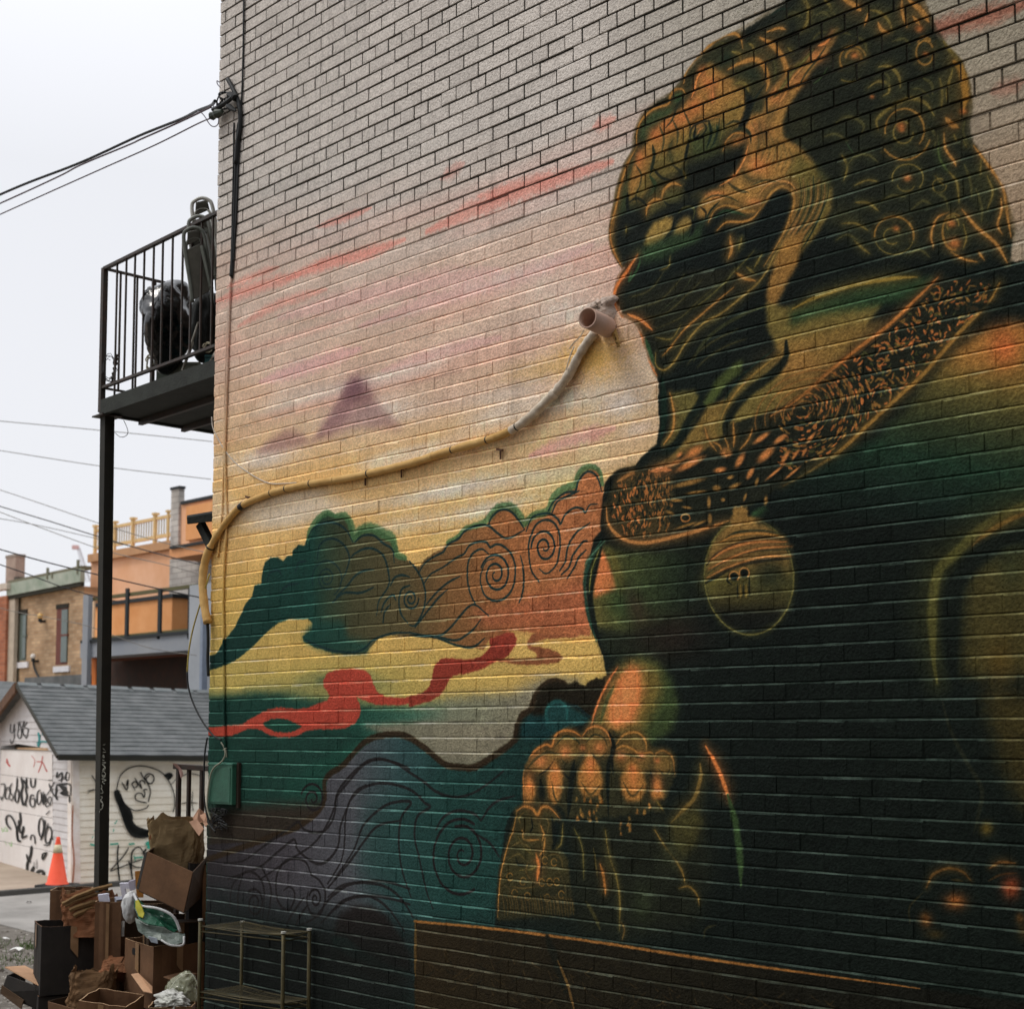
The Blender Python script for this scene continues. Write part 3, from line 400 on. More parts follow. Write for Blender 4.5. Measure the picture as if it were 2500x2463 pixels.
    while n < 620:
        x = rr.uniform(cp[:, 0].min(), cp[:, 0].max()); y = rr.uniform(cp[:, 1].min(), cp[:, 1].max())
        if not inside((x, y), cp): continue
        n += 1; rx, ry = x - cen[0], y - cen[1]
        if math.hypot(rx, ry) < 170: a = math.atan2(ry, rx) + math.pi / 2
        else: a = math.atan2(math.sin(x * .07) + .4 * rr.gauss(0, 1), math.cos(y * .06) + .4 * rr.gauss(0, 1))
        l = rr.uniform(3, 9); k = rr.random(); c = (178, 98, 44) if k < .38 else (130, 92, 40) if k < .75 else (70, 72, 36)
        if k > .9: c = (20, 30, 24)
        stroke([(x - l*math.cos(a), y - l*math.sin(a)), (x + 1, y + rr.uniform(-2, 2)), (x + l*math.cos(a), y + l*math.sin(a))], rr.uniform(3, 6.5), c, .85, .6, (.5, .3))
    for r in (24, 44, 64, 86, 108): ring(cen, r * 1.15, r * .8, 4, (150, 96, 42), -170, 60, .55, .6, -30)
    lp = np.array(E_((280,620),(290,500),(350,400),(470,330),(760,330),(760,760),(620,830),(460,830),(330,750))); n = 0
    g([tuple(q) for q in lp], (92, 70, 34), .55, 16)
    while n < 300:
        x = rr.uniform(lp[:, 0].min(), lp[:, 0].max()); y = rr.uniform(lp[:, 1].min(), lp[:, 1].max())
        if not inside((x, y), lp): continue
        n += 1; a = rr.uniform(1.1, 2.0); l = rr.uniform(3, 9); b = (x - lp[:, 0].min()) / np.ptp(lp[:, 0])
        c = (190 - 60*b, 104 - 20*b, 50 - 12*b) if rr.random() < .6 else (26, 34, 26)
        stroke([(x - l*math.cos(a), y - l*math.sin(a)), (x + rr.uniform(-2, 2), y), (x + l*math.cos(a), y + l*math.sin(a))], rr.uniform(3, 6), c, .9, .5, (.5, .3))
    for p, w, c in [(E_((480,285),(340,335),(250,450),(225,600),(238,760),(330,905),(600,935),(1000,830)), 56, (16,22,19)), (E_((252,600),(272,730),(390,845),(560,872),(800,822),(1080,745),(1240,690)), 24, (172,112,56)), (E_((600,320),(680,305),(760,310)), 30, (178,106,56)), (E_((340,400),(420,350),(470,330)), 26, (150,100,50))]: s(p, w, c)
    for cx, cy, rx, ry, a in [(935,170,75,34,-35),(900,262,125,26,-28),(890,410,130,20,-14),(950,482,80,12,-8),(800,545,50,12,0),(1180,172,46,36,0),(1135,308,50,20,-10),(1110,450,34,22,0),(1290,235,26,60,30),(1370,335,22,46,30),(1490,190,86,30,-42),(1455,62,76,20,-35),(1640,210,64,16,-58),(1600,70,62,20,-35),(1250,432,52,16,-25),(1218,365,30,14,-20),
        (750,640,34,12,20),(880,600,40,10,10),(1050,560,16,44,0),(1490,545,16,36,10),(1160,540,18,14,0),(1720,190,50,12,-55),(1790,170,40,10,-60),(1330,520,12,30,20),(870,740,90,10,-18),(980,720,60,10,-22),(1420,400,14,30,20),(1560,330,90,10,-40),(1700,330,80,10,-40),(1840,60,60,12,-50),(1060,690,18,40,0),(820,190,30,14,-40)]:
        blob(E_((cx+8,cy+14))[0], rx*.34, ry*.5, (16,22,18), .9, a); blob(E_((cx,cy))[0], rx*.32, ry*.36, (178,108,52) if cy < 360 else (136,98,46), 1, a, 2.0)
    for p, w in [(E_((1020,-20),(1050,80),(1110,165)), 14), (E_((1170,60),(1200,130),(1185,175)), 12), (E_((1390,-10),(1350,80),(1290,150)), 14), (E_((1240,-60),(1245,60),(1240,130)), 16), (E_((1080,90),(1130,120),(1150,160)), 12)]: s(p, w, (150,102,46))
    ring(E_((868,680))[0], 11, 9, 4, (165,104,48), 0, 330, .9)
    # chest below the collar
    g(E_((235,880),(420,950),(900,950),(1020,1180),(900,1400),(620,1520),(380,1560),(150,1520),(130,1300),(180,1050)), [(1440,(92,82,38)),(1540,(62,70,36)),(1640,(36,48,30)),(1720,(18,26,22))], 1, 16)
    g(E_((222,915),(300,1100),(335,1230),(150,1300),(165,1100)), (190, 106, 56), 1, 8); g(E_((260,900),(340,1000),(420,1240),(360,1300),(300,1080)), (92, 84, 36), .9, 10); blob(E_((420,1320))[0], 50, 50, (30,70,38), .6)
    blob(E_((480,1360))[0], 30, 60, (58,34,26), .6, -20); blob(E_((760,1600))[0], 90, 60, (34,26,20), .8)
    for p, w, c in [(E_((215,850),(120,1030),(82,1200),(110,1420),(180,1640)), 34, (30,62,48)), (E_((225,850),(175,1050),(130,1250),(150,1450),(230,1740)), 46, (16,24,20)), (E_((200,920),(140,1090),(120,1260)), 7, (120,118,52)), (E_((240,860),(95,1030),(75,1170)), 8, (70,108,80))]: s(p, w, c, .95, .4)
    # bell
    bc = E_((1360,1135))[0]; ex = [(bc[0] + 109*math.cos(t)*1.0 + 8*math.sin(t), bc[1] + 142*math.sin(t)) for t in np.linspace(0, 2*math.pi, 40, endpoint=False)]
    fill(ex, lambda x, y: stops(y, [(1262,(150,112,54)),(1310,(138,104,50)),(1370,(128,98,46)),(1420,(84,78,36)),(1470,(58,54,28)),(1500,(24,26,20)),(1550,(17,23,19))]), 1, 2)
    blob((1880, 1400), 50, 50, (30, 38, 26), .8); blob((1730, 1420), 26, 30, (98, 92, 40), .6)
    ring(bc, 109, 142, 4.5, (104, 98, 48), 0, 360, .8, .5, -3, 44)
    g(E_((1235,640),(1240,605),(1345,590),(1355,660),(1500,690),(1400,720),(1280,740),(1200,790)), (132, 98, 46), 1, 5); g(E_((1370,630),(1500,590),(1530,640),(1440,670),(1380,665)), (48,80,44), .9, 5)
    for p, w, c in [(E_((1180,830),(1280,790),(1450,780),(1600,800)), 16, KG), (E_((1030,1045),(1100,965),(1250,885),(1450,832),(1670,842)), 20, KK), (E_((1060,1005),(1200,918),(1400,868),(1650,865)), 16, (180,110,54)), (E_((1040,1110),(1200,1000),(1420,935),(1690,925)), 12, KG), (E_((1045,1075),(1250,975),(1450,915),(1690,900)), 12, (176,110,54)),
        (E_((1020,1185),(1100,1135),(1250,1055),(1450,1010),(1690,995)), 28, KK), (E_((1030,1145),(1200,1060),(1450,985),(1690,975)), 12, (160,104,50)), (E_((1110,880),(1250,820),(1450,800),(1630,830)), 14, G), (E_((1292,1195),(1296,1300)), 20, (120,96,40)), (E_((1338,1195),(1338,1300)), 18, (110,90,38)), (E_((1215,1100),(1190,1160),(1230,1200)), 12, KK), (E_((1270,1190),(1270,1300)), 10, KK), (E_((1316,1190),(1316,1300)), 8, KK), (E_((1362,1130),(1362,1290)), 12, KK)]: s(p, w, c)
    for c in ((1243,1132), (1322,1105)): blob(E_(c)[0], 13, 12, (16,24,20), 1, 0, 2); ring(E_(c)[0], 12, 12, 4.5, (165,112,54), 150, 400, .9)
    # foreleg and paw
    fill(G_((735,440),(770,330),(840,160),(910,60),(1010,15),(1085,15),(1170,55),(1240,130),(1290,300),(1250,460),(1100,560),(780,560)), (52, 66, 34), 1, 16)
    fill(G_((760,440),(800,300),(860,170),(930,80),(1010,40),(1110,50),(1180,110),(1170,260),(1080,440),(980,520),(820,500)), (112, 92, 40), .95, 26)
    fill(G_((840,420),(860,260),(920,130),(990,60),(1050,90),(1060,220),(1010,400),(900,450)), (222, 118, 62), 1, 26); s(G_((745,430),(780,310),(850,160),(910,70)), 16, (190,104,52)); s(G_((800,420),(840,280),(890,180)), 30, (58,72,40), .7)
    fill(G_((500,600),(330,680),(325,925),(540,925),(600,1010),(880,1000),(1180,960),(1260,760),(1250,600),(1080,540),(860,460),(690,480),(600,470),(500,540)), (46, 46, 28), 1, 6)
    for cx, cy, rx, ry in [(590,565,95,92),(440,650,105,80),(780,540,92,98),(1000,560,92,70),(1010,650,128,84),(1195,665,66,72)]:
        blob(G_((cx,cy))[0], rx*.40, ry*.42, (112, 86, 40), .95, 0, 2.6)
    for p, w, c in [(G_((330,920),(326,690),(380,605),(460,552),(500,560),(520,500),(560,468),(620,466),(670,492),(700,520)), 14, (170,104,46)), (G_((690,500),(730,450),(790,440),(845,480),(872,560)), 13, (170,106,50)), (G_((710,540),(760,490),(820,510),(850,580)), 10, (48,50,30)), (G_((520,560),(580,500),(650,520),(680,560)), 12, (46,50,30)),
        (G_((890,560),(950,490),(1030,478),(1080,530),(1086,600)), 14, G), (G_((870,600),(940,560),(1000,580),(1050,610),(1120,600),(1140,660)), 13, G), (G_((1130,650),(1150,605),(1200,590),(1252,640),(1262,740)), 11, (130,90,42)), (G_((420,740),(480,700),(520,640)), 12, KK), (G_((560,720),(620,760),(660,680)), 12, KK), (G_((855,470),(885,570),(850,700),(850,1000)), 30, KK),
        (G_((640,650),(620,800),(600,1000)), 40, KK), (G_((430,770),(445,930)), 44, KK), (G_((1110,720),(1150,830),(1210,970)), 30, KK), (G_((880,560),(870,600),(880,740)), 20, KK)]: s(p, w * 1.15, c)
    for pts in [((515,645),(468,760),(480,880),(520,930),(560,860),(572,740)), ((735,585),(665,720),(660,800),(700,870),(790,870),(820,790),(800,700)), ((1000,655),(925,750),(930,830),(960,900),(1050,900),(1085,820),(1070,730)), ((352,735),(332,830),(340,925),(380,910),(402,840)), ((1165,770),(1110,850),(1130,900),(1200,880))]:
        fill(G_(*pts), (150, 100, 44), 1, 7); c = np.mean(np.array(pts), 0); blob(G_((c[0], c[1]-50))[0], 12, 26, (205,116,54), .8)
    for cx, cy, r in [(430,652,40),(585,592,34),(690,572,18),(797,572,34),(930,622,28),(1052,622,22),(1155,650,14),(740,660,20),(1000,700,16)]: blob(G_((cx,cy))[0], r*.42, r*.42, (208,112,58), .7)
    for i in range(34):
        bx, by, bw, bh = rr.choice([(650,870,180,60),(650,950,150,70),(920,960,80,140),(1010,920,110,60)])
        x, y = bx + rr.random()*bw, by + rr.random()*bh; fill(G_((x-9,y+16),(x,y-20),(x+10,y+16)), rr.choice([(176,110,44),(120,90,40),(150,96,40)]), .9, 2)
    for p, w, c in [(G_((350,700),(400,640),(470,600),(540,610)), 20, (60,56,32)), (G_((560,640),(600,680),(650,640)), 16, (52,50,30)), (G_((740,600),(790,640),(840,600)), 16, (52,50,30)), (G_((920,600),(1000,620),(1080,640)), 14, (56,54,30)), (G_((500,780),(520,880),(560,930)), 14, (60,54,30)), (G_((680,780),(740,860),(800,800)), 16, (70,58,30)), (G_((940,780),(1000,870),(1070,800)), 16, (70,58,30)), (G_((1160,700),(1200,740),(1240,700)), 12, (52,50,30))]: s(p, w, c, .8)
    # cub under the paw
    fill(G_((282,960),(330,932),(410,945),(450,930),(520,958),(542,1000),(505,1040),(505,1110),(540,1195),(600,1250),(640,1600),(170,1640),(168,1480),(188,1350),(208,1220),(238,1120),(274,1040)), (56, 52, 28), 1, 5)
    fill(G_((170,1500),(640,1400),(640,1640),(165,1640)), (30, 32, 22), .7, 24)
    for p, w, c in [(G_((282,960),(272,1050),(236,1150),(206,1250),(180,1380),(170,1500),(165,1620)), 9, G), (G_((284,962),(330,934),(380,950),(412,985),(440,938),(490,945),(545,1005)), 20, (156,100,44)), (G_((400,1230),(415,1300),(408,1395)), 26, (190,106,46)), (G_((430,1050),(450,1110),(440,1150)), 14, G), (G_((320,1080),(330,1140),(420,1140)), 14, G), (G_((290,1120),(340,1200),(390,1240)), 16, Y),
        (G_((460,1130),(450,1200),(420,1240)), 14, G), (G_((300,1330),(380,1320),(400,1300)), 12, Y), (G_((370,1000),(380,1060),(360,1100)), 12, KK), (G_((500,1000),(520,1150),(505,1200)), 34, KK), (G_((570,1040),(560,1160),(530,1195)), 10, Y), (G_((270,1220),(290,1290),(360,1300)), 20, (28,30,20)), (G_((440,1200),(430,1400)), 12, KK)]: s(p, w, c)
    for cx, cy in [(240,1370),(322,1398),(438,1405),(487,1402),(530,1400),(455,1268),(512,1280),(470,1500),(560,1480),(270,1470),(350,1490)]: ring(G_((cx,cy))[0], 7, 9, 3.2, (128,92,40), 40, 340, .85, .6)
    for p, w, c in [(G_((250,1180),(300,1160),(350,1180),(380,1230)), 18, (84,72,38)), (G_((230,1260),(290,1230),(340,1270)), 14, (80,70,36)), (G_((310,1040),(300,1000),(330,970)), 14, (92,76,38)), (G_((460,1000),(480,1040),(470,1100)), 14, (84,70,36)), (G_((470,1240),(520,1230),(560,1260),(570,1330)), 14, (80,68,34)), (G_((250,1430),(330,1440),(400,1430)), 10, (84,70,36)), (G_((200,1420),(240,1450),(230,1520)), 12, (70,60,32)), (G_((350,1280),(340,1340),(380,1400)), 14, (84,68,34)), (G_((540,1330),(580,1420),(590,1520)), 16, (62,56,32))]: s(p, w, c, .9)
    for i in range(26):
        x = 190 + i * 17; s(G_((x,1470+rr.random()*30),(x+8+rr.random()*12,1530),(x+20,1600+rr.random()*20)), 7, (84,66,32), .7)
    for p, w, c in [(G_((640,1070),(690,1190),(700,1380)), 10, (92,84,40)), (G_((760,1190),(785,1380)), 16, (74,66,32)), (G_((830,1080),(860,1250),(905,1390),(922,1540),(920,1700)), 14, (110,92,40)), (G_((800,1290),(825,1380),(832,1480)), 22, (150,92,38)), (G_((1140,1080),(1200,1180),(1262,1262),(1308,1340),(1325,1410)), 15, (128,98,42)), (G_((1290,1440),(1350,1430),(1400,1480),(1415,1545)), 13, (110,86,38)), (G_((710,1520),(760,1600),(800,1700)), 30, (56,54,28)), (G_((930,1650),(950,1700),(935,1760)), 12, (90,70,34)),
        (G_((1455,560),(1520,680),(1570,800),(1600,900)), 30, (196,108,50)), (G_((1590,860),(1630,1000),(1652,1120),(1670,1280),(1672,1430)), 52, (50,72,38)), (G_((1422,670),(1424,750),(1385,880),(1315,955),(1240,1035)), 28, (112,88,40)), (G_((1440,1750),(1460,1690),(1520,1668)), 16, (44,44,26)), (G_((1150,900),(1190,960)), 12, (104,84,36))]: s(p, w, c)
    fill(G_((1235,1030),(1400,930),(1440,1020),(1400,1160),(1310,1260),(1240,1210)), (64, 60, 28), .9, 18); blob(G_((1060,1540))[0], 30, 48, (44,52,32), .9); blob(G_((860,1290))[0], 14, 60, (60,56,30), .7, -14); blob(G_((1230,1240))[0], 30, 40, (44,48,30), .8)
    # haunch, right
    fill(D_((1290,1060),(1500,870),(1700,765),(2100,740),(2700,900),(3100,1300),(3500,2300),(-200,2300),(100,1980),(480,1800),(760,1640),(1040,1360)), lambda x, y: stops(y + (2500 - x) * .22, [(790,(150,98,42)),(900,(128,94,40)),(990,(84,76,36)),(1080,(48,56,32)),(1170,(28,52,36)),(1290,(20,34,27)),(1390,(17,24,20))]), 1, 22)
    blob((2450, 850), 34, 40, (196,92,44), .8); blob((2380, 870), 60, 40, (150,96,42), .5); s(P_((2300,760),(2400,750),(2470,760)), 60, (22,30,22), .8, .9)
    fill(F_((1480,1120),(1650,1000),(2100,900),(2500,1050),(2800,1400),(2850,1904),(1420,1904),(1430,1500)), (66, 60, 28), .95, 30); blob(P_((2440,1620))[0], 40, 70, (82,64,24), .7); blob(P_((2470,1380))[0], 40, 60, (50,56,32), .7)
    s(F_((2500,760),(2250,580),(2000,560),(1800,640),(1640,730),(1500,830),(1380,950),(1260,1060),(1215,1180),(1195,1350),(1190,1500),(1198,1650),(1206,1800),(1230,1960)), 70, (78,76,34), .9, .9); s(F_((1980,620),(1780,700),(1620,800),(1500,900)), 30, (120,88,36), .7, .9)
    s(F_((2000,800),(1750,850),(1560,960),(1430,1100),(1350,1250),(1330,1500),(1340,1800),(1380,2000)), 130, (18,25,20), .9, .8)
    fill(H_((1640,-60),(2000,-60),(2000,760),(1880,640),(1760,380)), (64, 54, 22), .8, 40); s(H_((1400,0),(1450,180),(1540,360),(1640,540),(1620,700),(1590,820)), 30, (34,38,26), .8)
    for p, w, c in [(H_((1300,1150),(1340,1070),(1430,1032),(1520,1050),(1575,1105)), 18, (92,64,28)), (H_((1690,1030),(1760,992),(1850,1000)), 18, (100,66,30)), (H_((1200,1380),(1195,1270),(1280,1180)), 12, (44,42,24)), (H_((1680,1110),(1760,1070),(1860,1060)), 14, (60,44,22)), (H_((1450,1100),(1530,1110)), 20, (52,46,24))]: s(p, w, c)
    for cx, cy, rx, ry, c in [(1480,1235,70,55,(140,76,30)), (1822,1150,55,70,(160,66,32)), (1295,1350,42,50,(110,66,26)), (1670,785,44,44,(86,70,24)), (1350,1440,60,30,(60,50,24)), (1880,1340,30,40,(90,60,26)), (1900,1420,40,60,(56,46,22))]: blob(H_((cx,cy))[0], rx*.39, ry*.39, c, .9)
    # pedestal
    fill(P_((1012,2246),(1200,2264),(1450,2296),(1750,2343),(2246,2412),(2600,2460),(3500,2570),(3500,3300),(1012,3300)), [(1010,(42,33,18)),(1400,(32,28,17)),(1900,(25,24,16)),(2500,(20,22,17))], 1, 3)
    stroke(P_((1012,2248),(1200,2266),(1450,2298),(1750,2344),(2246,2412)), 7, (150,96,42), .9, .6, (1, .3)); stroke(P_((1014,2250),(1014,2380)), 10, (80,60,28), .9); stroke(P_((1335,2285),(1355,2340),(1380,2420)), 26, (24,26,18), .9, .6); stroke(P_((1362,2345),(1388,2410),(1400,2460)), 9, (100,72,34), .8)
    for i in range(230):
        x = rr.uniform(1030, 2450); y0 = 2300 + (x - 1012) * .135; y = y0 + rr.uniform(0, 110); a = rr.choice([.6, -.6, 1.2]); l = rr.uniform(6, 16)
        stroke([(x-l*math.cos(a), y-l*math.sin(a)), (x, y+2), (x+l*math.cos(a), y+l*math.sin(a))], 3.5, rr.choice([(64,50,26),(22,23,16)]), .55, .6)
    CAN[:] = BG * (1 - MASK) + CAN * MASK
    dk = np.clip(CAN.mean(-1, keepdims=True) / 110, 0, 1); CAN[:] = CAN * (.80 + .20 * dk)
    lum = (CAN * np.array((.3, .59, .11), np.float32)).sum(-1, keepdims=True); CAN[:] = CAN + (lum - CAN) * .09
    inl = ((PX > 1150) & (lum[..., 0] < 112))[..., None]; tex_ = (vnoise(.03, .026, 51) - .5) * .16 + (vnoise(.011, .011, 52) - .5) * .18
    CAN[:] = np.where(inl, CAN * (1 + tex_[..., None]), CAN)
def s2l(c): c = np.clip(c, 0, 255) / 255.0; return np.where(c <= .04045, c / 12.92, ((c + .055) / 1.055) ** 2.4)
# ---- helpers --------------------------------------------------------------------------------------------
def V3(p): return Vector((float(p[0]), float(p[1]), float(p[2])))
def lin(c): return tuple(float(v) for v in s2l(np.array(c, float))) + (1.0,)
MATS = {}
def mat(name, col, rough=.8, var=.12, scale=6., bump=.15, bscale=60., metal=0., spec=.3, col2=None, vscale=None, trans=0., alpha=1., stretch=(1,1,1), sat=None, ramp=(.3,.7)):
    """procedural: two tones mixed by noise, plus a fine bump. colours are display sRGB of the base colour"""
    if name in MATS: return MATS[name]
    m = bpy.data.materials.new(name); m.use_nodes = True; nt = m.node_tree; b = nt.nodes['Principled BSDF']; N = nt.nodes.new; L = nt.links.new
    c = np.array(lin(col)[:3]); c2 = np.array(lin(col2)[:3]) if col2 else c * (1 - var * 2)
    tc = N('ShaderNodeTexCoord'); mp = N('ShaderNodeMapping'); mp.inputs['Scale'].default_value = stretch; L(tc.outputs['Object'], mp.inputs[0])
    n1 = N('ShaderNodeTexNoise'); n1.inputs['Scale'].default_value = scale; n1.inputs['Detail'].default_value = 8; n1.inputs['Roughness'].default_value = .65; L(mp.outputs[0], n1.inputs['Vector'])
    rp = N('ShaderNodeMapRange'); rp.inputs[1].default_value = ramp[0]; rp.inputs[2].default_value = ramp[1]; L(n1.outputs[0], rp.inputs[0])
    mx = N('ShaderNodeMix'); mx.data_type = 'RGBA'; mx.inputs[6].default_value = (*c, 1); mx.inputs[7].default_value = (*c2, 1); L(rp.outputs[0], mx.inputs[0]); L(mx.outputs[2], b.inputs['Base Color'])
    b.inputs['Roughness'].default_value = rough; b.inputs['Metallic'].default_value = metal; b.inputs['Specular IOR Level'].default_value = spec
    if trans: b.inputs['Transmission Weight'].default_value = trans
    if alpha < 1: b.inputs['Alpha'].default_value = alpha
    if bump:
        n2 = N('ShaderNodeTexNoise'); n2.inputs['Scale'].default_value = bscale; n2.inputs['Detail'].default_value = 4; L(mp.outputs[0], n2.inputs['Vector'])
        bp = N('ShaderNodeBump'); bp.inputs['Strength'].default_value = bump; bp.inputs['Distance'].default_value = .01; L(n2.outputs[0], bp.inputs['Height']); L(bp.outputs[0], b.inputs['Normal'])
    MATS[name] = m; return m
def brickmat(name, c1, c2, mortar, sx=.22, sy=.07, axis='XZ', msize=.08, rough=.9):
    if name in MATS: return MATS[name]
    m = mat(name + '_x', c1, rough); del MATS[name + '_x']; m.name = name
    nt = m.node_tree; b = nt.nodes['Principled BSDF']; N = nt.nodes.new; L = nt.links.new
    tc = N('ShaderNodeTexCoord'); sp = N('ShaderNodeSeparateXYZ'); cb = N('ShaderNodeCombineXYZ'); L(tc.outputs['Object'], sp.inputs[0])
    L(sp.outputs[0 if axis[0] == 'X' else 1], cb.inputs[0]); L(sp.outputs[2], cb.inputs[1])
    bt = N('ShaderNodeTexBrick'); bt.inputs['Scale'].default_value = 1; bt.inputs['Brick Width'].default_value = sx; bt.inputs['Row Height'].default_value = sy; bt.inputs['Mortar Size'].default_value = sy * msize
    bt.inputs['Color1'].default_value = lin(c1); bt.inputs['Color2'].default_value = lin(c2); bt.inputs['Mortar'].default_value = lin(mortar); bt.inputs['Mortar Smooth'].default_value = .3
    L(cb.outputs[0], bt.inputs['Vector'])
    n1 = N('ShaderNodeTexNoise'); n1.inputs['Scale'].default_value = 1.5; n1.inputs['Detail'].default_value = 9; L(tc.outputs['Object'], n1.inputs['Vector'])
    hs = N('ShaderNodeMapRange'); hs.inputs[1].default_value = .3; hs.inputs[2].default_value = .7; hs.inputs[3].default_value = .72; hs.inputs[4].default_value = 1.18; L(n1.outputs[0], hs.inputs[0])
    vm = N('ShaderNodeVectorMath'); vm.operation = 'SCALE'; L(bt.outputs[0], vm.inputs[0]); L(hs.outputs[0], vm.inputs['Scale']); L(vm.outputs[0], b.inputs['Base Color'])
    MATS[name] = m; return m
class MB:
    """collects faces; build() links them as ONE mesh object"""
    def __init__(s): s.v = []; s.f = []; s.mi = []; s.cur = 0
    def add(s, v, f): o = len(s.v); s.v += [tuple(map(float, p)) for p in v]; s.f += [tuple(i + o for i in q) for q in f]; s.mi += [s.cur] * len(f)
    def box(s, a, b):
        x0, y0, z0 = [min(a[i], b[i]) for i in range(3)]; x1, y1, z1 = [max(a[i], b[i]) for i in range(3)]
        s.add([(x0,y0,z0),(x1,y0,z0),(x1,y1,z0),(x0,y1,z0),(x0,y0,z1),(x1,y0,z1),(x1,y1,z1),(x0,y1,z1)], [(0,3,2,1),(4,5,6,7),(0,1,5,4),(1,2,6,5),(2,3,7,6),(3,0,4,7)])
    def hexa(s, lo, hi):
        s.add(list(lo) + list(hi), [(0,3,2,1),(4,5,6,7),(0,1,5,4),(1,2,6,5),(2,3,7,6),(3,0,4,7)])
    def bar(s, a, b, w, h=None, up=(0,0,1)):
        a, b = V3(a), V3(b); h = h or w; d = (b - a).normalized(); u = Vector(up)
        if abs(d.dot(u)) > .95: u = Vector((1, 0, 0))
        r = d.cross(u).normalized(); u = r.cross(d).normalized(); k = [(-w/2,-h/2),(w/2,-h/2),(w/2,h/2),(-w/2,h/2)]
        s.hexa([a + r*i + u*j for i, j in k], [b + r*i + u*j for i, j in k])
    def tube(s, pts, r, n=8, cap=True):
        P = [V3(p) for p in pts]; R = r if hasattr(r, '__len__') else [r] * len(P); rings = []; u = None
        for i, p in enumerate(P):
            d = (P[min(i+1, len(P)-1)] - P[max(i-1, 0)]).normalized()
            if u is None: u = Vector((0,0,1)) if abs(d.z) < .9 else Vector((1,0,0))
            u = (u - d * u.dot(d)).normalized(); q = d.cross(u)
            rings.append([p + (u * math.cos(2*math.pi*k/n) + q * math.sin(2*math.pi*k/n)) * R[i] for k in range(n)])
        v = [x for g in rings for x in g]; f = []
        for i in range(len(P)-1):
            for k in range(n): a = i*n+k; b = i*n+(k+1)%n; f.append((a, b, b+n, a+n))
        if cap: f += [tuple(range(n))[::-1], tuple(range((len(P)-1)*n, len(P)*n))]
        s.add(v, f)
    def lathe(s, c, prof, n=24):
        v = [(c[0] + r*math.cos(2*math.pi*k/n), c[1] + r*math.sin(2*math.pi*k/n), c[2] + z) for r, z in prof for k in range(n)]; f = []
        for i in range(len(prof)-1):
            for k in range(n): a = i*n+k; b = i*n+(k+1)%n; f.append((a, b, b+n, a+n))
        s.add(v, f)
    def build(s, name, m, parent=None, smooth=False, bevel=0):
        me = bpy.data.meshes.new(name); me.from_pydata(s.v, [], s.f); me.update()
        for x in (m if isinstance(m, (list, tuple)) else [m]): me.materials.append(x)
        me.polygons.foreach_set('material_index', s.mi)
        if smooth: me.polygons.foreach_set('use_smooth', [True] * len(me.polygons))
        bm = bmesh.new(); bm.from_mesh(me); bmesh.ops.recalc_face_normals(bm, faces=bm.faces)
        if bevel: bmesh.ops.bevel(bm, geom=[e for e in bm.edges if e.is_manifold and e.calc_face_angle(0) > .5], offset=bevel, segments=1, affect='EDGES', clamp_overlap=True)
        bm.to_mesh(me); bm.free()
        o = bpy.data.objects.new(name, me); C.objects.link(o)
        if parent:
            o.parent = parent; o.matrix_parent_inverse = parent.matrix_world.inverted()
        return o
def tag(o, label, cat, group=None):
    o['label'] = label; o['category'] = cat
    if group: o['group'] = group
    return o
def thing(name, label, cat, loc, group=None):
    o = bpy.data.objects.new(name, None); o.empty_display_size = .1; C.objects.link(o); o.location = V3(loc); o.matrix_world = Matrix.Translation(V3(loc)); return tag(o, label, cat, group)
def struct(o): o['kind'] = 'structure'; return o
def crv(pts, n=6): return [tuple(p) for p in cr(pts, n)]
GZ = -.70
# ---- the painted brick wall -----------------------------------------------------------------------------
NBX0, NBY, NBZ = -5.5, -1.6, 12.0  # bounds of the added shade building
paint_mural()
E_WALL = (.625 - .025 * SS + .012 * ZZ)[..., None]
mot = (vnoise(.05, .05, 41) - .5) * .10 + (vnoise(.4, .4, 42) - .5) * .10 + (FINE - .5) * .07
z_ph = on_y(540, 33, WALL_Y)[2] % COURSE; n_h = int(math.floor((on_y(538, 166, WALL_Y)[2] - z_ph) / COURSE)); s_ph = (on_y(1100 + .2101 * 318, 1340 * .2101, WALL_Y)[0] - WALL_X) % BRICK
_k = np.floor((ZZ - z_ph) / COURSE).astype(int); _r = (_k - n_h) % 6; _st = np.where(_r == 0, BRICK / 2, BRICK); _ph = np.where(_r == 0, s_ph + BRICK / 4, np.where(_r % 2 == 1, s_ph, s_ph + BRICK / 2))
_c = np.floor((SS - _ph) / _st).astype(int); tone = np.random.default_rng(9).random(100003).astype(np.float32)[(_k * 9176 + _c * 733 + 50021) % 100003]
mot = mot + (tone - .5) * .13 - np.clip(vnoise(.035, 1.1, 61) - .62, 0, 1) * np.clip(vnoise(.5, .8, 62) * 2 - .7, 0, 1) * .5
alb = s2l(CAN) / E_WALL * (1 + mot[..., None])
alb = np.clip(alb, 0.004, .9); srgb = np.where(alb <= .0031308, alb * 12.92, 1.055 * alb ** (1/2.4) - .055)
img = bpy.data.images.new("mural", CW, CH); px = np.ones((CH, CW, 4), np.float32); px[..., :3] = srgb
img.pixels.foreach_set(px.ravel()); img.update(); img.pack()
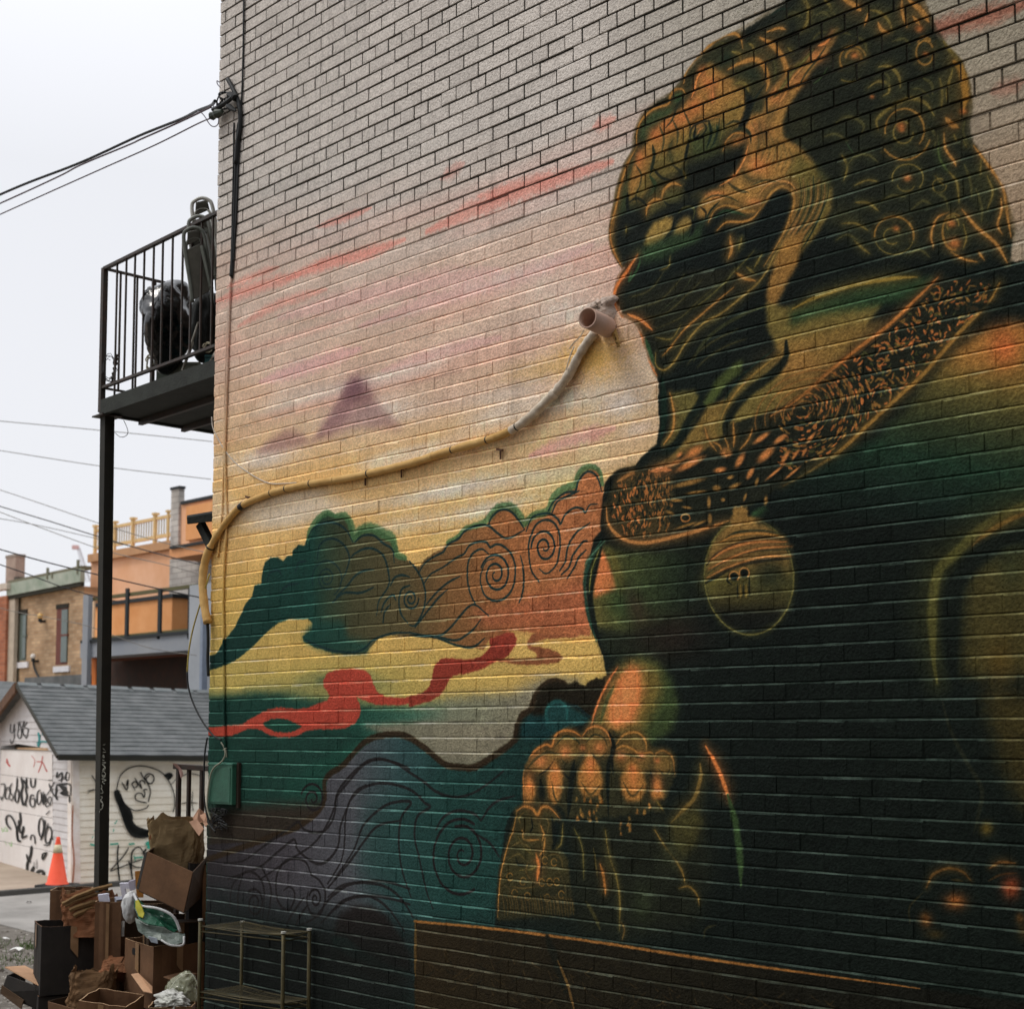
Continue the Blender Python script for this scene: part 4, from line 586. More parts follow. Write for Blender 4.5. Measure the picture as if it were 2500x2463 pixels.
def uv_mat(name, mortar=False, ledge=False):
    m = bpy.data.materials.new(name); m.use_nodes = True; nt = m.node_tree; b = nt.nodes['Principled BSDF']; N = nt.nodes.new; L = nt.links.new
    tx = N('ShaderNodeTexImage'); tx.image = img; tx.extension = 'EXTEND'; tc = N('ShaderNodeTexCoord'); geo = N('ShaderNodeNewGeometry')
    L(tc.outputs['UV'], tx.inputs[0]); b.inputs['Roughness'].default_value = .75; b.inputs['Specular IOR Level'].default_value = .06
    n2 = N('ShaderNodeTexNoise'); n2.inputs['Scale'].default_value = 78; n2.inputs['Detail'].default_value = 4; n2.inputs['Roughness'].default_value = .6; L(geo.outputs['Position'], n2.inputs['Vector'])
    bp = N('ShaderNodeBump'); bp.inputs['Strength'].default_value = 1.0; bp.inputs['Distance'].default_value = .009; L(n2.outputs[0], bp.inputs['Height']); L(bp.outputs[0], b.inputs['Normal'])
    tn = N('ShaderNodeMapRange'); tn.inputs[1].default_value = .36; tn.inputs[2].default_value = .64; tn.inputs[3].default_value = .80; tn.inputs[4].default_value = 1.18; L(n2.outputs[0], tn.inputs[0])
    vm = N('ShaderNodeVectorMath'); vm.operation = 'SCALE'; L(tx.outputs[0], vm.inputs[0]); L(tn.outputs[0], vm.inputs['Scale']); col = vm.outputs[0]
    if mortar:     # above the sprayed sky the joints keep their bare dark mortar
        sp = N('ShaderNodeSeparateXYZ'); L(geo.outputs['Position'], sp.inputs[0]); k = N('ShaderNodeMath'); k.operation = 'MULTIPLY_ADD'; k.inputs[1].default_value = .118; L(sp.outputs[0], k.inputs[0]); L(sp.outputs[2], k.inputs[2])
        n3 = N('ShaderNodeTexNoise'); n3.inputs['Scale'].default_value = 1.6; n3.inputs['Detail'].default_value = 5; L(geo.outputs['Position'], n3.inputs['Vector'])
        k2 = N('ShaderNodeMath'); k2.operation = 'MULTIPLY_ADD'; k2.inputs[1].default_value = .9; L(n3.outputs[0], k2.inputs[0]); L(k.outputs[0], k2.inputs[2])
        mr = N('ShaderNodeMapRange'); z0 = 4.72 + .118 * WALL_X + .45; mr.inputs[1].default_value = z0; mr.inputs[2].default_value = z0 + .5; L(k2.outputs[0], mr.inputs[0])
        mx = N('ShaderNodeMix'); mx.data_type = 'RGBA'; L(mr.outputs[0], mx.inputs[0]); dk = N('ShaderNodeVectorMath'); dk.operation = 'SCALE'; dk.inputs['Scale'].default_value = .86; L(col, dk.inputs[0]); L(dk.outputs[0], mx.inputs[6]); mx.inputs[7].default_value = (.022, .021, .014, 1); col = mx.outputs[2]
    pl = None
    if ledge:      # the upper lips of the courses: old pale paint shows, with skylight also put into the colour
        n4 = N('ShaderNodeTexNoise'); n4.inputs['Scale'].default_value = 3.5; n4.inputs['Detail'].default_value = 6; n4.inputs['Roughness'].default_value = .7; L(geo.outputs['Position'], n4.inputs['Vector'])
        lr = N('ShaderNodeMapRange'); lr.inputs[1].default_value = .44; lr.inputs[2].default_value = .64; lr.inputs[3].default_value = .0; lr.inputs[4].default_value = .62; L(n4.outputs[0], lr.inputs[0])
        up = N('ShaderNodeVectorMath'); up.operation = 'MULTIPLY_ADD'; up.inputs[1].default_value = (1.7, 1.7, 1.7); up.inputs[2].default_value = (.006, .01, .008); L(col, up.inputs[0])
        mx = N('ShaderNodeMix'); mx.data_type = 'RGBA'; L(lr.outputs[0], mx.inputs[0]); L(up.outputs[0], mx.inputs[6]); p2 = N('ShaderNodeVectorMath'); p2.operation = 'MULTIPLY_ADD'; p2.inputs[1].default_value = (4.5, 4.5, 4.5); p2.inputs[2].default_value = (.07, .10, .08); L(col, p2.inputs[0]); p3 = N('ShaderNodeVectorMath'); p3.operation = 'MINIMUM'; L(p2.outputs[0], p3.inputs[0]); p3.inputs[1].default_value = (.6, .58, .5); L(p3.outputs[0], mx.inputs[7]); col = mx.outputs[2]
    L(col, b.inputs['Base Color']); return m
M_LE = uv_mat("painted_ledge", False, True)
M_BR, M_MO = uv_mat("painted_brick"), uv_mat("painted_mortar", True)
def add_uv(o):
    me = o.data; uv = me.uv_layers.new(name='UVMap'); co = np.empty(len(me.vertices) * 3, np.float32); me.vertices.foreach_get('co', co); co = co.reshape(-1, 3)
    li = np.empty(len(me.loops), np.int32); me.loops.foreach_get('vertex_index', li); c = co[li]; mw = np.array(o.matrix_world)
    u = (c[:, 0] + mw[0, 3] - WALL_X - S0) / (S1 - S0); v = (c[:, 2] + mw[2, 3] - T0) / (T1 - T0)
    uv.data.foreach_set('uv', np.stack([u, v], 1).astype(np.float32).ravel())
zj = on_y(540, 33, WALL_Y)[2]; z_ph = zj % COURSE
hz = on_y(538, 166, WALL_Y)[2]; n_h = int(math.floor((hz - z_ph) / COURSE))
s_ph = (on_y(1100 + .2101 * 318, 1340 * .2101, WALL_Y)[0] - WALL_X) % BRICK
JW = .0095; LEN = 9.3; WTOP = 7.95
wl = MB(); rb = random.Random(3); nrow = int((WTOP - GZ) / COURSE) + 1; k0 = int(math.floor((GZ - z_ph) / COURSE)) + 1
mor = []
for k in range(k0, k0 + nrow):
    z0, z1 = z_ph + k * COURSE, z_ph + (k + 1) * COURSE
    if z1 > WTOP: break
    r = (k - n_h) % 6; step = BRICK / 2 if r == 0 else BRICK
    ph = s_ph + BRICK / 4 if r == 0 else s_ph if r in (1, 3, 5) else s_ph + BRICK / 2
    js = [0.0]; x = (ph % step); x = x if x > .05 else x + step
    while x < LEN: js.append(x + rb.gauss(0, .0022)); x += step
    js.append(LEN)
    for i in range(len(js) - 1):
        bare = z0 > 5.17 - .35 - .118 * js[i]; JV = JW if bare else JW * .42
        vj = JV * rb.uniform(.6, 1.3)
        a = WALL_X + js[i] + (vj / 2 if i else 0); b = WALL_X + js[i+1] - (JV * .45 if i < len(js) - 2 else 0)
        lo = z0 + JW / 2 + rb.gauss(0, .0007); hi = z1 - JW / 2 + rb.gauss(0, .0007); tl = rb.gauss(0, .0006); y = WALL_Y + rb.gauss(0, .0012); e = .0028; ex = .0012 if bare else .0005; yb = WALL_Y + .014
        if i == 0: a += rb.uniform(-.004, .003)
        ch = [rb.uniform(.004, .011) if rb.random() < .10 else 0 for _ in range(4)]
        wl.add([(a+ex+ch[0],y,lo+e+ch[0]),(b-ex-ch[1],y,lo+e+tl+ch[1]*.6),(b-ex-ch[2],y,hi-e+tl-ch[2]*.6),(a+ex+ch[3],y,hi-e-ch[3]*.5),(a,y+e,lo),(b,y+e,lo+tl),(b,y+e,hi+tl),(a,y+e,hi),(a,yb,lo),(b,yb,lo+tl),(b,yb,hi+tl),(a,yb,hi)],
               [(0,1,2,3),(4,5,1,0),(5,6,2,1),(6,7,3,2),(7,4,0,3),(8,9,5,4),(9,10,6,5),(10,11,7,6),(11,8,4,7)])
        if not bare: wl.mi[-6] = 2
        if i < len(js) - 2: mor.append((b - .002, WALL_X + js[i+1] + JW * .7, lo, hi, bare))
    mor.append((None, z1, js))
wl.cur = 1
for m in mor:
    if m[0] is None:
        z1 = m[1]; xs = np.arange(WALL_X + .004, WALL_X + LEN, .12); h = JW / 2 + .0012; v = []; f = []
        for i, x in enumerate(xs):
            j = rb.gauss(0, .0006); rec = (.010 if z1 > 4.82 - .118 * (x - WALL_X) else .0062) + rb.gauss(0, .0008)
            v += [(x, WALL_Y + rec, z1 + h), (x, WALL_Y + rec - .002, z1 + h * .2 + j), (x, WALL_Y + .0002 + rb.random() * .0012, z1 - h + .0002)]
            if i: o = 3 * i; f += [(o-3, o, o+1, o-2), (o-2, o+1, o+2, o-1)]
        bare = 4.95
        wl.cur = 1; wl.add(v, f); L0 = len(wl.mi) - len(f)
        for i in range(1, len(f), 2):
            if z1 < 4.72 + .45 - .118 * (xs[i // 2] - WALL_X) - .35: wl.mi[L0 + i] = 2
    else:
        a, b, lo, hi, bare = m; wl.cur = 1; y = WALL_Y + (rb.uniform(.003, .006) if bare else rb.uniform(.0008, .0022)); wl.add([(a,y,lo),(b,y,lo),(b,y,hi),(a,y,hi)], [(0,1,2,3)])
nb = thing('added_shade_building', 'added unseen brick building behind the camera that shades the mural wall', 'building', (6, -3, GZ))  # unseen building added to darken the lower right of the wall
q = MB(); q.box((NBX0, NBY - 8, GZ), (NBX0 + 22, NBY, NBZ)); q.build('wall', brickmat('shade_building_brick', (112,84,70), (96,72,60), (90,84,78)), nb)
q = MB(); q.box((NBX0 - .1, NBY - 8, NBZ), (NBX0 + 22, NBY + .1, NBZ + .2)); q.build('coping', mat('coping2', (110,108,104)), nb)
bld = thing('painted_brick_building', 'tall brick building whose side wall carries a painted guardian lion mural', 'building', (WALL_X, WALL_Y, GZ))
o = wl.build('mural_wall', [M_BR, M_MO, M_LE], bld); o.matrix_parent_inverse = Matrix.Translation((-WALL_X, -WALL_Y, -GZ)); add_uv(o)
o['label'] = 'brick wall painted with a guardian lion, spiral clouds and a pink and yellow sky'
core = MB(); core.box((WALL_X + .006, WALL_Y + .0145, GZ), (WALL_X + 14, WALL_Y + 9, WTOP)); core.build('rear_wall', brickmat('rear_brick', (120,104,92), (104,88,78), (70,66,60), axis='YZ'), bld)
cp = MB(); cp.box((WALL_X - .05, WALL_Y - .06, WTOP), (WALL_X + 14, WALL_Y + 9, WTOP + .09)); cp.build('coping', mat('coping', (120,118,112)), bld)
# smooth patch of render under the vent pipe, painted over with the mural
pp = [(1404,848),(1440,830),(1475,838),(1500,846),(1560,828),(1600,838),(1618,900),(1612,928),(1560,942),(1500,952),(1440,972),(1415,960),(1428,915),(1402,905)]
pm = MB(); n = len(pp); fr = [on_y(x, y, WALL_Y - .0035) for x, y in pp]; bk = [on_y(x + (x - 1500) * .03, y + (y - 900) * .03, WALL_Y + .002) for x, y in pp]
pm.add(fr + bk, [tuple(range(n))] + [(i, (i+1) % n, n + (i+1) % n, n + i) for i in range(n)]); o = pm.build('render_patch', M_BR, bld); add_uv(o)
# ---- ground ---------------------------------------------------------------------------------------------
M_DIRT = mat('dirt_ground', (112,106,98), .95, scale=5, col2=(78,72,64), bump=.7, bscale=45)
def sheet(name, pts, z, m, thick=0):
    q = MB(); n = len(pts); q.add([(p[0], p[1], z) for p in pts] + [(p[0], p[1], z - .06) for p in pts], [tuple(range(n))] + [(i, n + i, n + (i+1) % n, (i+1) % n) for i in range(n)])
    return struct(q.build(name, m))
q = MB(); q.add([(-400,-400,GZ),(400,-400,GZ),(400,600,GZ),(-400,600,GZ)], [(0,1,2,3)]); struct(q.build('ground', M_DIRT))
gp = lambda x, y, z=GZ: on_z(x, y, z)
a, b = gp(0, 2190), gp(210, 2172); dr = (b - a) / np.linalg.norm(b - a)
a2, b2 = gp(0, 2257), gp(102, 2283); dr2 = (b2 - a2) / np.linalg.norm(b2 - a2)
lane = [a - dr * 40, b + dr * 30, b2 + dr2 * 30, a2 - dr2 * 40]
sheet('lane_pavement', lane, GZ + .012, mat('lane_concrete', (158,154,148), .9, scale=.9, col2=(112,109,104), bump=.5, bscale=30))
nrm = np.array([dr[1], -dr[0], 0]); nrm = nrm if nrm @ (b2 - b) < 0 else -nrm
apron = [a - dr * 40, b + dr * 30, b + dr * 30 + nrm * 30, a - dr * 40 + nrm * 30]
sheet('driveway', [(p - np.array([0,0,0])) + nrm * .12 for p in apron[:2]] + apron[2:], GZ + .05, mat('apron_concrete', (176,160,142), .9, scale=1.5, col2=(150,134,118), bump=.3, bscale=30))
q = MB()
for t in np.arange(-12, 14, 1.2):
    p = a + dr * t; r = a + dr * (t + 1.17)
    q.hexa([(p[0],p[1],GZ),(r[0],r[1],GZ),tuple((r+nrm*.115)[:2])+(GZ,),tuple((p+nrm*.115)[:2])+(GZ,)], [(p[0],p[1],GZ+.09),(r[0],r[1],GZ+.09),tuple((r+nrm*.115)[:2])+(GZ+.09,),tuple((p+nrm*.115)[:2])+(GZ+.09,)])
struct(q.build('kerb', mat('kerb', (84,82,78), .9, scale=5), bevel=.012))
# stones, leaf litter and scraps on the dirt: nobody could count them
q = MB(); rs = random.Random(11)
for i in range(2600):
    x, y = rs.uniform(-60, 300), 2268 + 200 * rs.random() ** .9; p = gp(x, y); s_ = rs.uniform(.008, .03) * (1 if rs.random() < .93 else 2.2)
    if (p - a2) @ np.array([-dr2[1], dr2[0], 0]) > -.02 and (p - a2) @ np.array([-dr2[1], dr2[0], 0]) * ((a - a2) @ np.array([-dr2[1], dr2[0], 0])) > 0: continue
    v = [(p[0] + s_ * rs.uniform(.6, 1.2) * math.cos(t), p[1] + s_ * rs.uniform(.6, 1.2) * math.sin(t), GZ + .001) for t in (0, 1.6, 3.1, 4.7)]; q.cur = rs.choice([0, 0, 1, 2])
    q.add(v + [(p[0], p[1], GZ + s_ * rs.uniform(.2, .7))], [(0,1,4),(1,2,4),(2,3,4),(3,0,4)])
o = q.build('gravel', [mat('stone_a', (120,114,104)), mat('stone_b', (72,64,54)), mat('stone_c', (156,150,142))]); o['kind'] = 'stuff'
q = MB()
for cx, cy, n, sp in ((92, 2312, 240, .16), (20, 2350, 60, .3), (60, 2346, 60, .22), (10, 2300, 60, .3), (-40, 2330, 80, .4)):
    c = gp(cx, cy)
    for i in range(n):
        x, y = c[0] + rs.gauss(0, sp), c[1] + rs.gauss(0, sp * .6); h = rs.uniform(.02, .07); t = rs.uniform(0, 6.3); dx, dy = math.cos(t) * .006, math.sin(t) * .006; l = rs.uniform(-.03, .03)
        q.add([(x-dx,y-dy,GZ),(x+dx,y+dy,GZ),(x+l,y+l*.6,GZ+h)], [(0,1,2)])
o = q.build('grass', mat('grass', (60,92,44), .8, col2=(96,110,60))); o['kind'] = 'stuff'

for x, y, s_, lb in ((40, 2322, .07, 'crumpled white paper scrap on the dirt left of the heap'), (70, 2206, .04, 'tiny dark litter scrap on the concrete lane'), (14, 2296, .05, 'pale litter scrap at the left edge of the dirt strip')):
    p = gp(x, y); q = MB(); rs = random.Random(x); n = 7; v = [(p[0] + s_ * math.cos(t) * rs.uniform(.6, 1.2), p[1] + s_ * math.sin(t) * rs.uniform(.6, 1.2), GZ + .014 + rs.uniform(0, .03)) for t in np.linspace(0, 6.28, n, endpoint=False)]
    q.add(v + [(p[0], p[1], GZ + .035)], [(i, (i + 1) % n, n) for i in range(n)]); tag(q.build('litter_scrap', mat('litter_%d' % x, (220,220,214) if x != 70 else (70,66,60))), lb, 'litter', 'litter on the ground')
# ---- the garage across the lane -------------------------------------------------------------------------
def vplane(p0, vdir):
    """vertical plane through p0 along horizontal unit vector vdir: photo px -> point on it (optionally off mm proud)"""
    p0 = np.array(p0, float); d = np.array([vdir[0], vdir[1], 0.0]); d /= np.linalg.norm(d); n = np.array([d[1], -d[0], 0])
    if n @ (CAM - p0) < 0: n = -n
    def f(x, y, off=0.0):
        r = ray(x, y); return CAM + r * (((p0 + n * off - CAM) @ n) / (r @ n))
    f.d = d; f.n = n; return f
gc = gp(176, 2163); hd = lambda x: (lambda v: v / np.linalg.norm(v))(ray(x, HOR) * np.array([1, 1, 0]))
FR = vplane(gc, hd(-1050)); side_d = np.array([FR.d[1], -FR.d[0], 0]); side_d = side_d if side_d @ RGT > 0 else -side_d
SD = vplane(gc, side_d)
gar = thing('white_garage', 'low white garage with grey shingle roof and black graffiti across the lane', 'garage', gc)
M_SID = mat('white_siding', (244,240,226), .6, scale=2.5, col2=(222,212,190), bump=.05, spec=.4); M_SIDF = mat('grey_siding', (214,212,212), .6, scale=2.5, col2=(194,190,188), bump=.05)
M_TRIM = mat('white_trim', (244,240,236), .6, scale=4, col2=(214,200,184)); M_BLK = mat('graffiti_black', (20,24,22), .5, bump=0); M_SHI = None
def siding(plane, poly, pitch, m, name, parent, first=None, dep=.016):
    """overlapping boards clipped to a photo-traced polygon on the plane"""
    P = [plane(x, y) for x, y in poly]; o = P[0]; uv = [((p - o) @ plane.d, p[2]) for p in P]
    if sum(uv[i-1][0] * uv[i][1] - uv[i][0] * uv[i-1][1] for i in range(len(uv))) < 0: pass
    q = MB(); z = min(v for u, v in uv); top = max(v for u, v in uv)
    def span(z):
        xs = []
        for i in range(len(uv)):
            a, b = uv[i-1], uv[i]
            if (a[1] <= z) != (b[1] <= z): xs.append(a[0] + (z - a[1]) / (b[1] - a[1]) * (b[0] - a[0]))
        return (min(xs), max(xs)) if len(xs) > 1 else None
    while z < top - .005:
        z1 = min(z + pitch, top); s0, s1 = span(z + .002), span(z1 - .002)
        if s0 and s1:
            g = lambda u, v, off: tuple(o + plane.d * (u - 0) + plane.n * off + np.array([0, 0, v - o[2]]))
            q.add([g(s0[0], z, dep), g(s0[1], z, dep), g(s1[1], z1, .002), g(s1[0], z1, .002), g(s0[0], z, 0), g(s0[1], z, 0)], [(0,1,2,3), (4,5,1,0)])
        z = z1
    return q.build(name, m, parent)
def slab(plane, poly, off, th, m, name, parent):
    f = [plane(x, y) for x, y in poly]; q = MB(); n = len(f)
    q.add([p + plane.n * off for p in f] + [p + plane.n * (off - th) for p in f], [tuple(range(n)), tuple(range(2*n-1, n-1, -1))] + [(i, (i+1) % n, n + (i+1) % n, n + i) for i in range(n)])
    return q.build(name, m, parent)
def spray(q, plane, pts, w, off=.02, smooth=True):
    p = cr(pts, 5) if smooth and len(pts) > 2 else np.array(pts, float)
    if len(p) < 2: return
    v = []; f = []
    for i, (x, y) in enumerate(p):
        a = p[max(i-1, 0)]; b = p[min(i+1, len(p)-1)]; d = b - a; d = d / (np.hypot(*d) + 1e-9); k = w / 2 * (.55 if i in (0, len(p)-1) else 1)
        v += [plane(x - d[1]*k, y + d[0]*k, off), plane(x + d[1]*k, y - d[0]*k, off)]
        if i: o = 2*i; f.append((o-2, o, o+1, o-1))
    q.add(v, f)
eave = SD(176, 1838); apex = FR(44, 1671); zE = eave[2]
hgt = 0
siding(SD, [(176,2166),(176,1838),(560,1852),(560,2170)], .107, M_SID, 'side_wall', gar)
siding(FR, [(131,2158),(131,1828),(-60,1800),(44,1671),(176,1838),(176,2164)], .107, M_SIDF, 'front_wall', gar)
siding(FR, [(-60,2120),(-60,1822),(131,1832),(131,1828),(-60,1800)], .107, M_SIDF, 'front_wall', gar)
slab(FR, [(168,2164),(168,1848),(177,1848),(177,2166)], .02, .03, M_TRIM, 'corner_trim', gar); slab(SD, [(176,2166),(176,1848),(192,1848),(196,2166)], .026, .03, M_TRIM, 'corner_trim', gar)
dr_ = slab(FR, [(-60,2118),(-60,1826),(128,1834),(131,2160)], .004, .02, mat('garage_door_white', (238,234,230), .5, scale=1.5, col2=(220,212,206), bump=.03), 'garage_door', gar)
q = MB()
for y0, y1 in ((1890,1906),(1975,1997),(2052,2079)): spray(q, FR, [(-60, y0 - (y1-y0)*.46), (131, y1)], 1.6, .0055, False)
spray(q, FR, [(-60,2114),(131,2159)], 5, .006, False); spray(q, FR, [(-60,1826),(0,1828),(131,1833)], 3, .02, False)
q.build('panel_seam', mat('seam', (96,92,84)), dr_)
# roof: shingled slope towards us with a small sag, brown rake board, second slope behind
rz = lambda x, y, k: None
R0 = FR(40, 1668, .25); R1 = SD(40, 1668); ridge0 = FR(42, 1669, .22); ridge1 = ridge0 + side_d * 8.6 + np.array([0, 0, -.21]); e0 = SD(171, 1842, .22) - side_d * .18; e1 = e0 + side_d * 8.6 + np.array([0, 0, -.13])
M_SHI = mat('shingles', (108,110,110), .9, scale=3.5, col2=(74,78,78), bump=.5, bscale=120, stretch=(1,1,1.0))
q = MB(); rows = 17; nr_ = (ridge0 - e0); back = np.cross(side_d, nr_ / np.linalg.norm(nr_)); back = back if back[2] > 0 else -back
for i in range(rows):
    t0, t1 = i / rows, (i + 1.15) / rows; t1 = min(t1, 1)
    xs = np.linspace(0, 1, 30); v = []; f = []
    for j, x in enumerate(xs):
        lo = e0 + (e1 - e0) * x; hi = ridge0 + (ridge1 - ridge0) * x; k = .012 + .003 * math.sin(i * 7 + j * 3.3)
        v += [lo + (hi - lo) * t0 + back * k, lo + (hi - lo) * t1, lo + (hi - lo) * t0]
        if j: o = 3*j; f += [(o-3, o, o+1, o-2), (o-1, o+2, o, o-3)]
    q.add(v, f)
q.hexa([e0 - back*.03, e1 - back*.03, ridge1 - back*.03, ridge0 - back*.03], [e0 - back*.002, e1 - back*.002, ridge1 - back*.002, ridge0 - back*.002])
roof = q.build('roof', M_SHI, gar)
q = MB(); dl = FR.d * 3.3; l0 = ridge0 + dl + np.array([0,0,-(ridge0[2]-e0[2])*.95]); l1 = l0 + side_d * 8.6
q.hexa([ridge0 - back*.01, ridge1 - back*.01, l1, l0], [ridge0 + np.array([0,0,.02]), ridge1 + np.array([0,0,.02]), l1 + np.array([0,0,.04]), l0 + np.array([0,0,.04])]); q.build('back_slope', M_SHI, roof)
q = MB()
for t in np.linspace(0, .96, 22):
    p = ridge0 + (ridge1 - ridge0) * t; r = ridge0 + (ridge1 - ridge0) * (t + .037); dn = (e0 - ridge0) / np.linalg.norm(e0 - ridge0) * .13
    q.hexa([p + dn + back*.01, r + dn + back*.01, r + back*.01, p + back*.01], [p + dn + back*.024, r + dn + back*.02, r + np.array([0,0,.03]), p + np.array([0,0,.034])])
q.build('ridge_cap', mat('ridge_cap', (116,118,118), .9, scale=9, col2=(96,104,104)), roof)
q = MB(); q.bar(ridge0 - np.array([0,0,.06]) + FR.n*.02, l0 - np.array([0,0,.04]) + FR.n*.02, .05, .17); q.build('rake_board', mat('brown_board', (112,82,60), .8, col2=(70,50,38)), gar)
q = MB(); q.bar(ridge0 - np.array([0,0,.035]) + FR.n*.01, e0 - np.array([0,0,.03]) + FR.n*.01, .03, .05); q.build('rake_trim', mat('dark_trim', (60,58,50)), gar)
q = MB(); q.bar(e0 - np.array([0,0,.045]), e1 - np.array([0,0,.045]), .09, .075); q.build('gutter', mat('gutter_dark', (42,42,34), .5), gar)
# what is written on it: every word or figure is one part (strokes that touch or nearly touch)
class Ink:
    def __init__(s): s.items = []
    def put(s, plane, pts, w, off): s.items.append((plane, [tuple(p) for p in pts], w, off))
    def build(s, m, gap=.5):
        n = len(s.items); g = list(range(n)); pt = [cr(i[1], 4) for i in s.items]
        def root(i):
            while g[i] != i: i = g[i]
            return i
        for i in range(n):
            for j in range(i):
                if s.items[i][0] is s.items[j][0] and np.min(np.hypot(*(pt[i][:, None] - pt[j][None]).transpose(2, 0, 1))) < gap + (s.items[i][2] + s.items[j][2]) / 2: g[root(i)] = root(j)
        for r in sorted(set(root(i) for i in range(n))):
            q = MB()
            for i in range(n):
                if root(i) == r: spray(q, *[s.items[i][k] for k in (0, 1, 2, 3)])
            q.build('graffiti', m, gar)
ink = Ink(); S = lambda *p, w=4.2: ink.put(FR, p, w, .02)
T = R_(0, 1880, 260/1375.)
for p, w in [(T((0,180),(40,175),(60,190),(50,300),(20,380),(5,330)), 3), (T((75,210),(65,330),(80,370),(110,350),(130,240),(100,220),(80,260)), 3), (T((155,165),(120,230),(130,290),(165,330),(150,390),(120,360)), 3), (T((220,90),(210,240),(190,300),(195,390),(225,410),(240,330),(235,240)), 4), (T((270,90),(290,200),(270,300),(290,430),(310,440)), 6), (T((340,90),(330,250),(345,330),(320,440),(350,450)), 5), (T((300,120),(330,180),(360,230)), 5), (T((390,100),(400,200),(440,210),(455,100)), 4),
             (T((440,330),(400,320),(380,400),(400,460),(440,460),(445,370),(410,370)), 4), (T((520,250),(480,290),(475,400),(500,440),(530,380),(530,280),(545,420)), 3.5), (T((560,270),(555,450),(575,300),(600,430)), 3), (T((600,340),(580,420),(600,470),(640,440),(665,370),(640,340),(615,400),(660,450)), 3), (T((630,170),(660,260),(710,340)), 4), (T((700,150),(640,260),(600,320)), 3), (T((620,125),(680,125)), 3),
             (T((140,760),(90,700),(75,620),(110,580),(160,620),(210,750),(220,900)), 5), (T((255,540),(260,680),(215,760),(230,900),(270,910)), 6), (T((240,640),(250,780),(290,800),(300,720),(280,860),(310,860),(350,840)), 6), (T((390,900),(400,840),(440,850),(450,950)), 3.5), (T((545,605),(505,650),(495,780),(530,860),(560,740),(550,620)), 4), (T((580,640),(560,800),(520,900)), 5), (T((620,680),(580,860),(600,940),(650,900),(665,800),(640,730),(600,760)), 4), (T((640,520),(590,570)), 5), (T((690,890),(650,880),(630,960),(560,960)), 4),
             (T((405,970),(390,1100),(350,1200),(350,1290),(380,1330),(420,1310)), 7), (T((340,1080),(360,1160),(400,1180)), 5), (T((440,1240),(410,1300),(430,1400),(520,1420),(560,1320),(500,1300),(440,1380)), 9), (T((470,1150),(475,1270)), 3), (T((610,1060),(550,1080),(550,1150),(600,1060)), 5), (T((440,1180),(430,1250)), 3)]: S(*p, w=w * .8)
Q0 = R_(0, 1640, 260/1904.)
for p, w in [(Q0((190,930),(180,1060),(230,1080),(250,930),(250,1180),(200,1280),(180,1200)), 1.8), (Q0((320,900),(330,1000),(310,1130),(350,1190),(380,1130),(370,1000),(340,900)), 2), (Q0((430,880),(400,1000),(420,1140)), 2.6), (Q0((480,890),(430,990),(500,1020),(470,1180),(430,1120),(400,1100)), 2.2), (Q0((320,895),(460,880)), 2)]: S(*p, w=w)
S2 = lambda *p, w=5: ink.put(FR, p, w, .02)
for p, w in [(T((740,20),(730,90),(800,30),(790,150)), 4), (T((860,20),(840,100),(880,130),(895,50),(860,20)), 4), (T((720,190),(900,180),(910,330)), 5), (T((730,200),(720,330),(740,380)), 5), (T((760,200),(850,230),(800,300),(890,330),(900,420)), 6), (T((780,220),(880,290),(770,290)), 6), (T((750,130),(840,100)), 4)]: S2(*p, w=w)
SDp = lambda *p, w=4: ink.put(SD, p, w, .034)
Mo = R_(220, 1860, 300/1904.)
for p, w in [(Mo((410,440),(430,330),(470,210),(560,120),(680,70),(830,62),(960,90),(1080,140),(1170,220),(1240,330),(1290,450),(1310,560),(1310,680),(1285,780)), 2.6), (Mo((490,310),(570,430),(590,270),(560,370)), 3.2), (Mo((490,320),(540,380)), 3.4), (Mo((690,400),(650,340),(700,300),(740,350),(700,400)), 3), (Mo((690,240),(800,410),(770,300),(830,290),(850,340)), 3), (Mo((640,330),(700,440)), 3),
             (Mo((780,150),(820,230),(880,310),(930,420),(930,500),(900,620)), 3), (Mo((870,300),(850,230),(900,180),(970,200),(990,270),(950,330),(900,320),(870,260),(920,200)), 3), (Mo((830,550),(800,490),(740,480),(700,520),(710,580),(780,610),(880,630)), 3), (Mo((840,550),(850,480),(830,430),(890,420)), 3), (Mo((580,690),(680,745),(780,740),(870,710),(910,660)), 2.6), (Mo((1160,230),(1210,190),(1260,200),(1220,250),(1240,190)), 8), (Mo((1250,350),(1300,300),(1340,250)), 1.5),
             (Mo((1420,220),(1520,180),(1640,190),(1730,220)), 1.8), (Mo((1420,640),(1500,625),(1660,630)), 2), (Mo((1590,450),(1580,640),(1600,760)), 2), (Mo((410,430),(430,540),(480,660),(540,840),(600,1000),(680,1110),(800,1130),(940,1110)), 15), (Mo((430,470),(500,640),(600,760),(640,900)), 12), (Mo((560,740),(620,900),(700,1010),(820,1060),(930,1090)), 11), (Mo((480,620),(560,860),(660,1040),(800,1100),(930,1100)), 13),
             (Mo((440,1280),(425,1420),(430,1560),(440,1700),(460,1850)), 4), (Mo((600,1320),(520,1450),(420,1560),(310,1680)), 3), (Mo((310,1690),(440,1640),(620,1570),(820,1500)), 2.6), (Mo((700,1330),(650,1400),(640,1520),(640,1700),(660,1820)), 4), (Mo((600,1560),(700,1620),(800,1630)), 3), (Mo((690,1330),(770,1320),(830,1400)), 3), (Mo((600,1530),(640,1700)), 6), (Mo((870,1340),(830,1420),(900,1440)), 5)]: SDp(*p, w=w)
for p, w in [([(224,1892),(232,1905),(236,1925),(214,1930)], 2.6), ([(228,1925),(212,1938)], 2)]: SDp(*p, w=w)
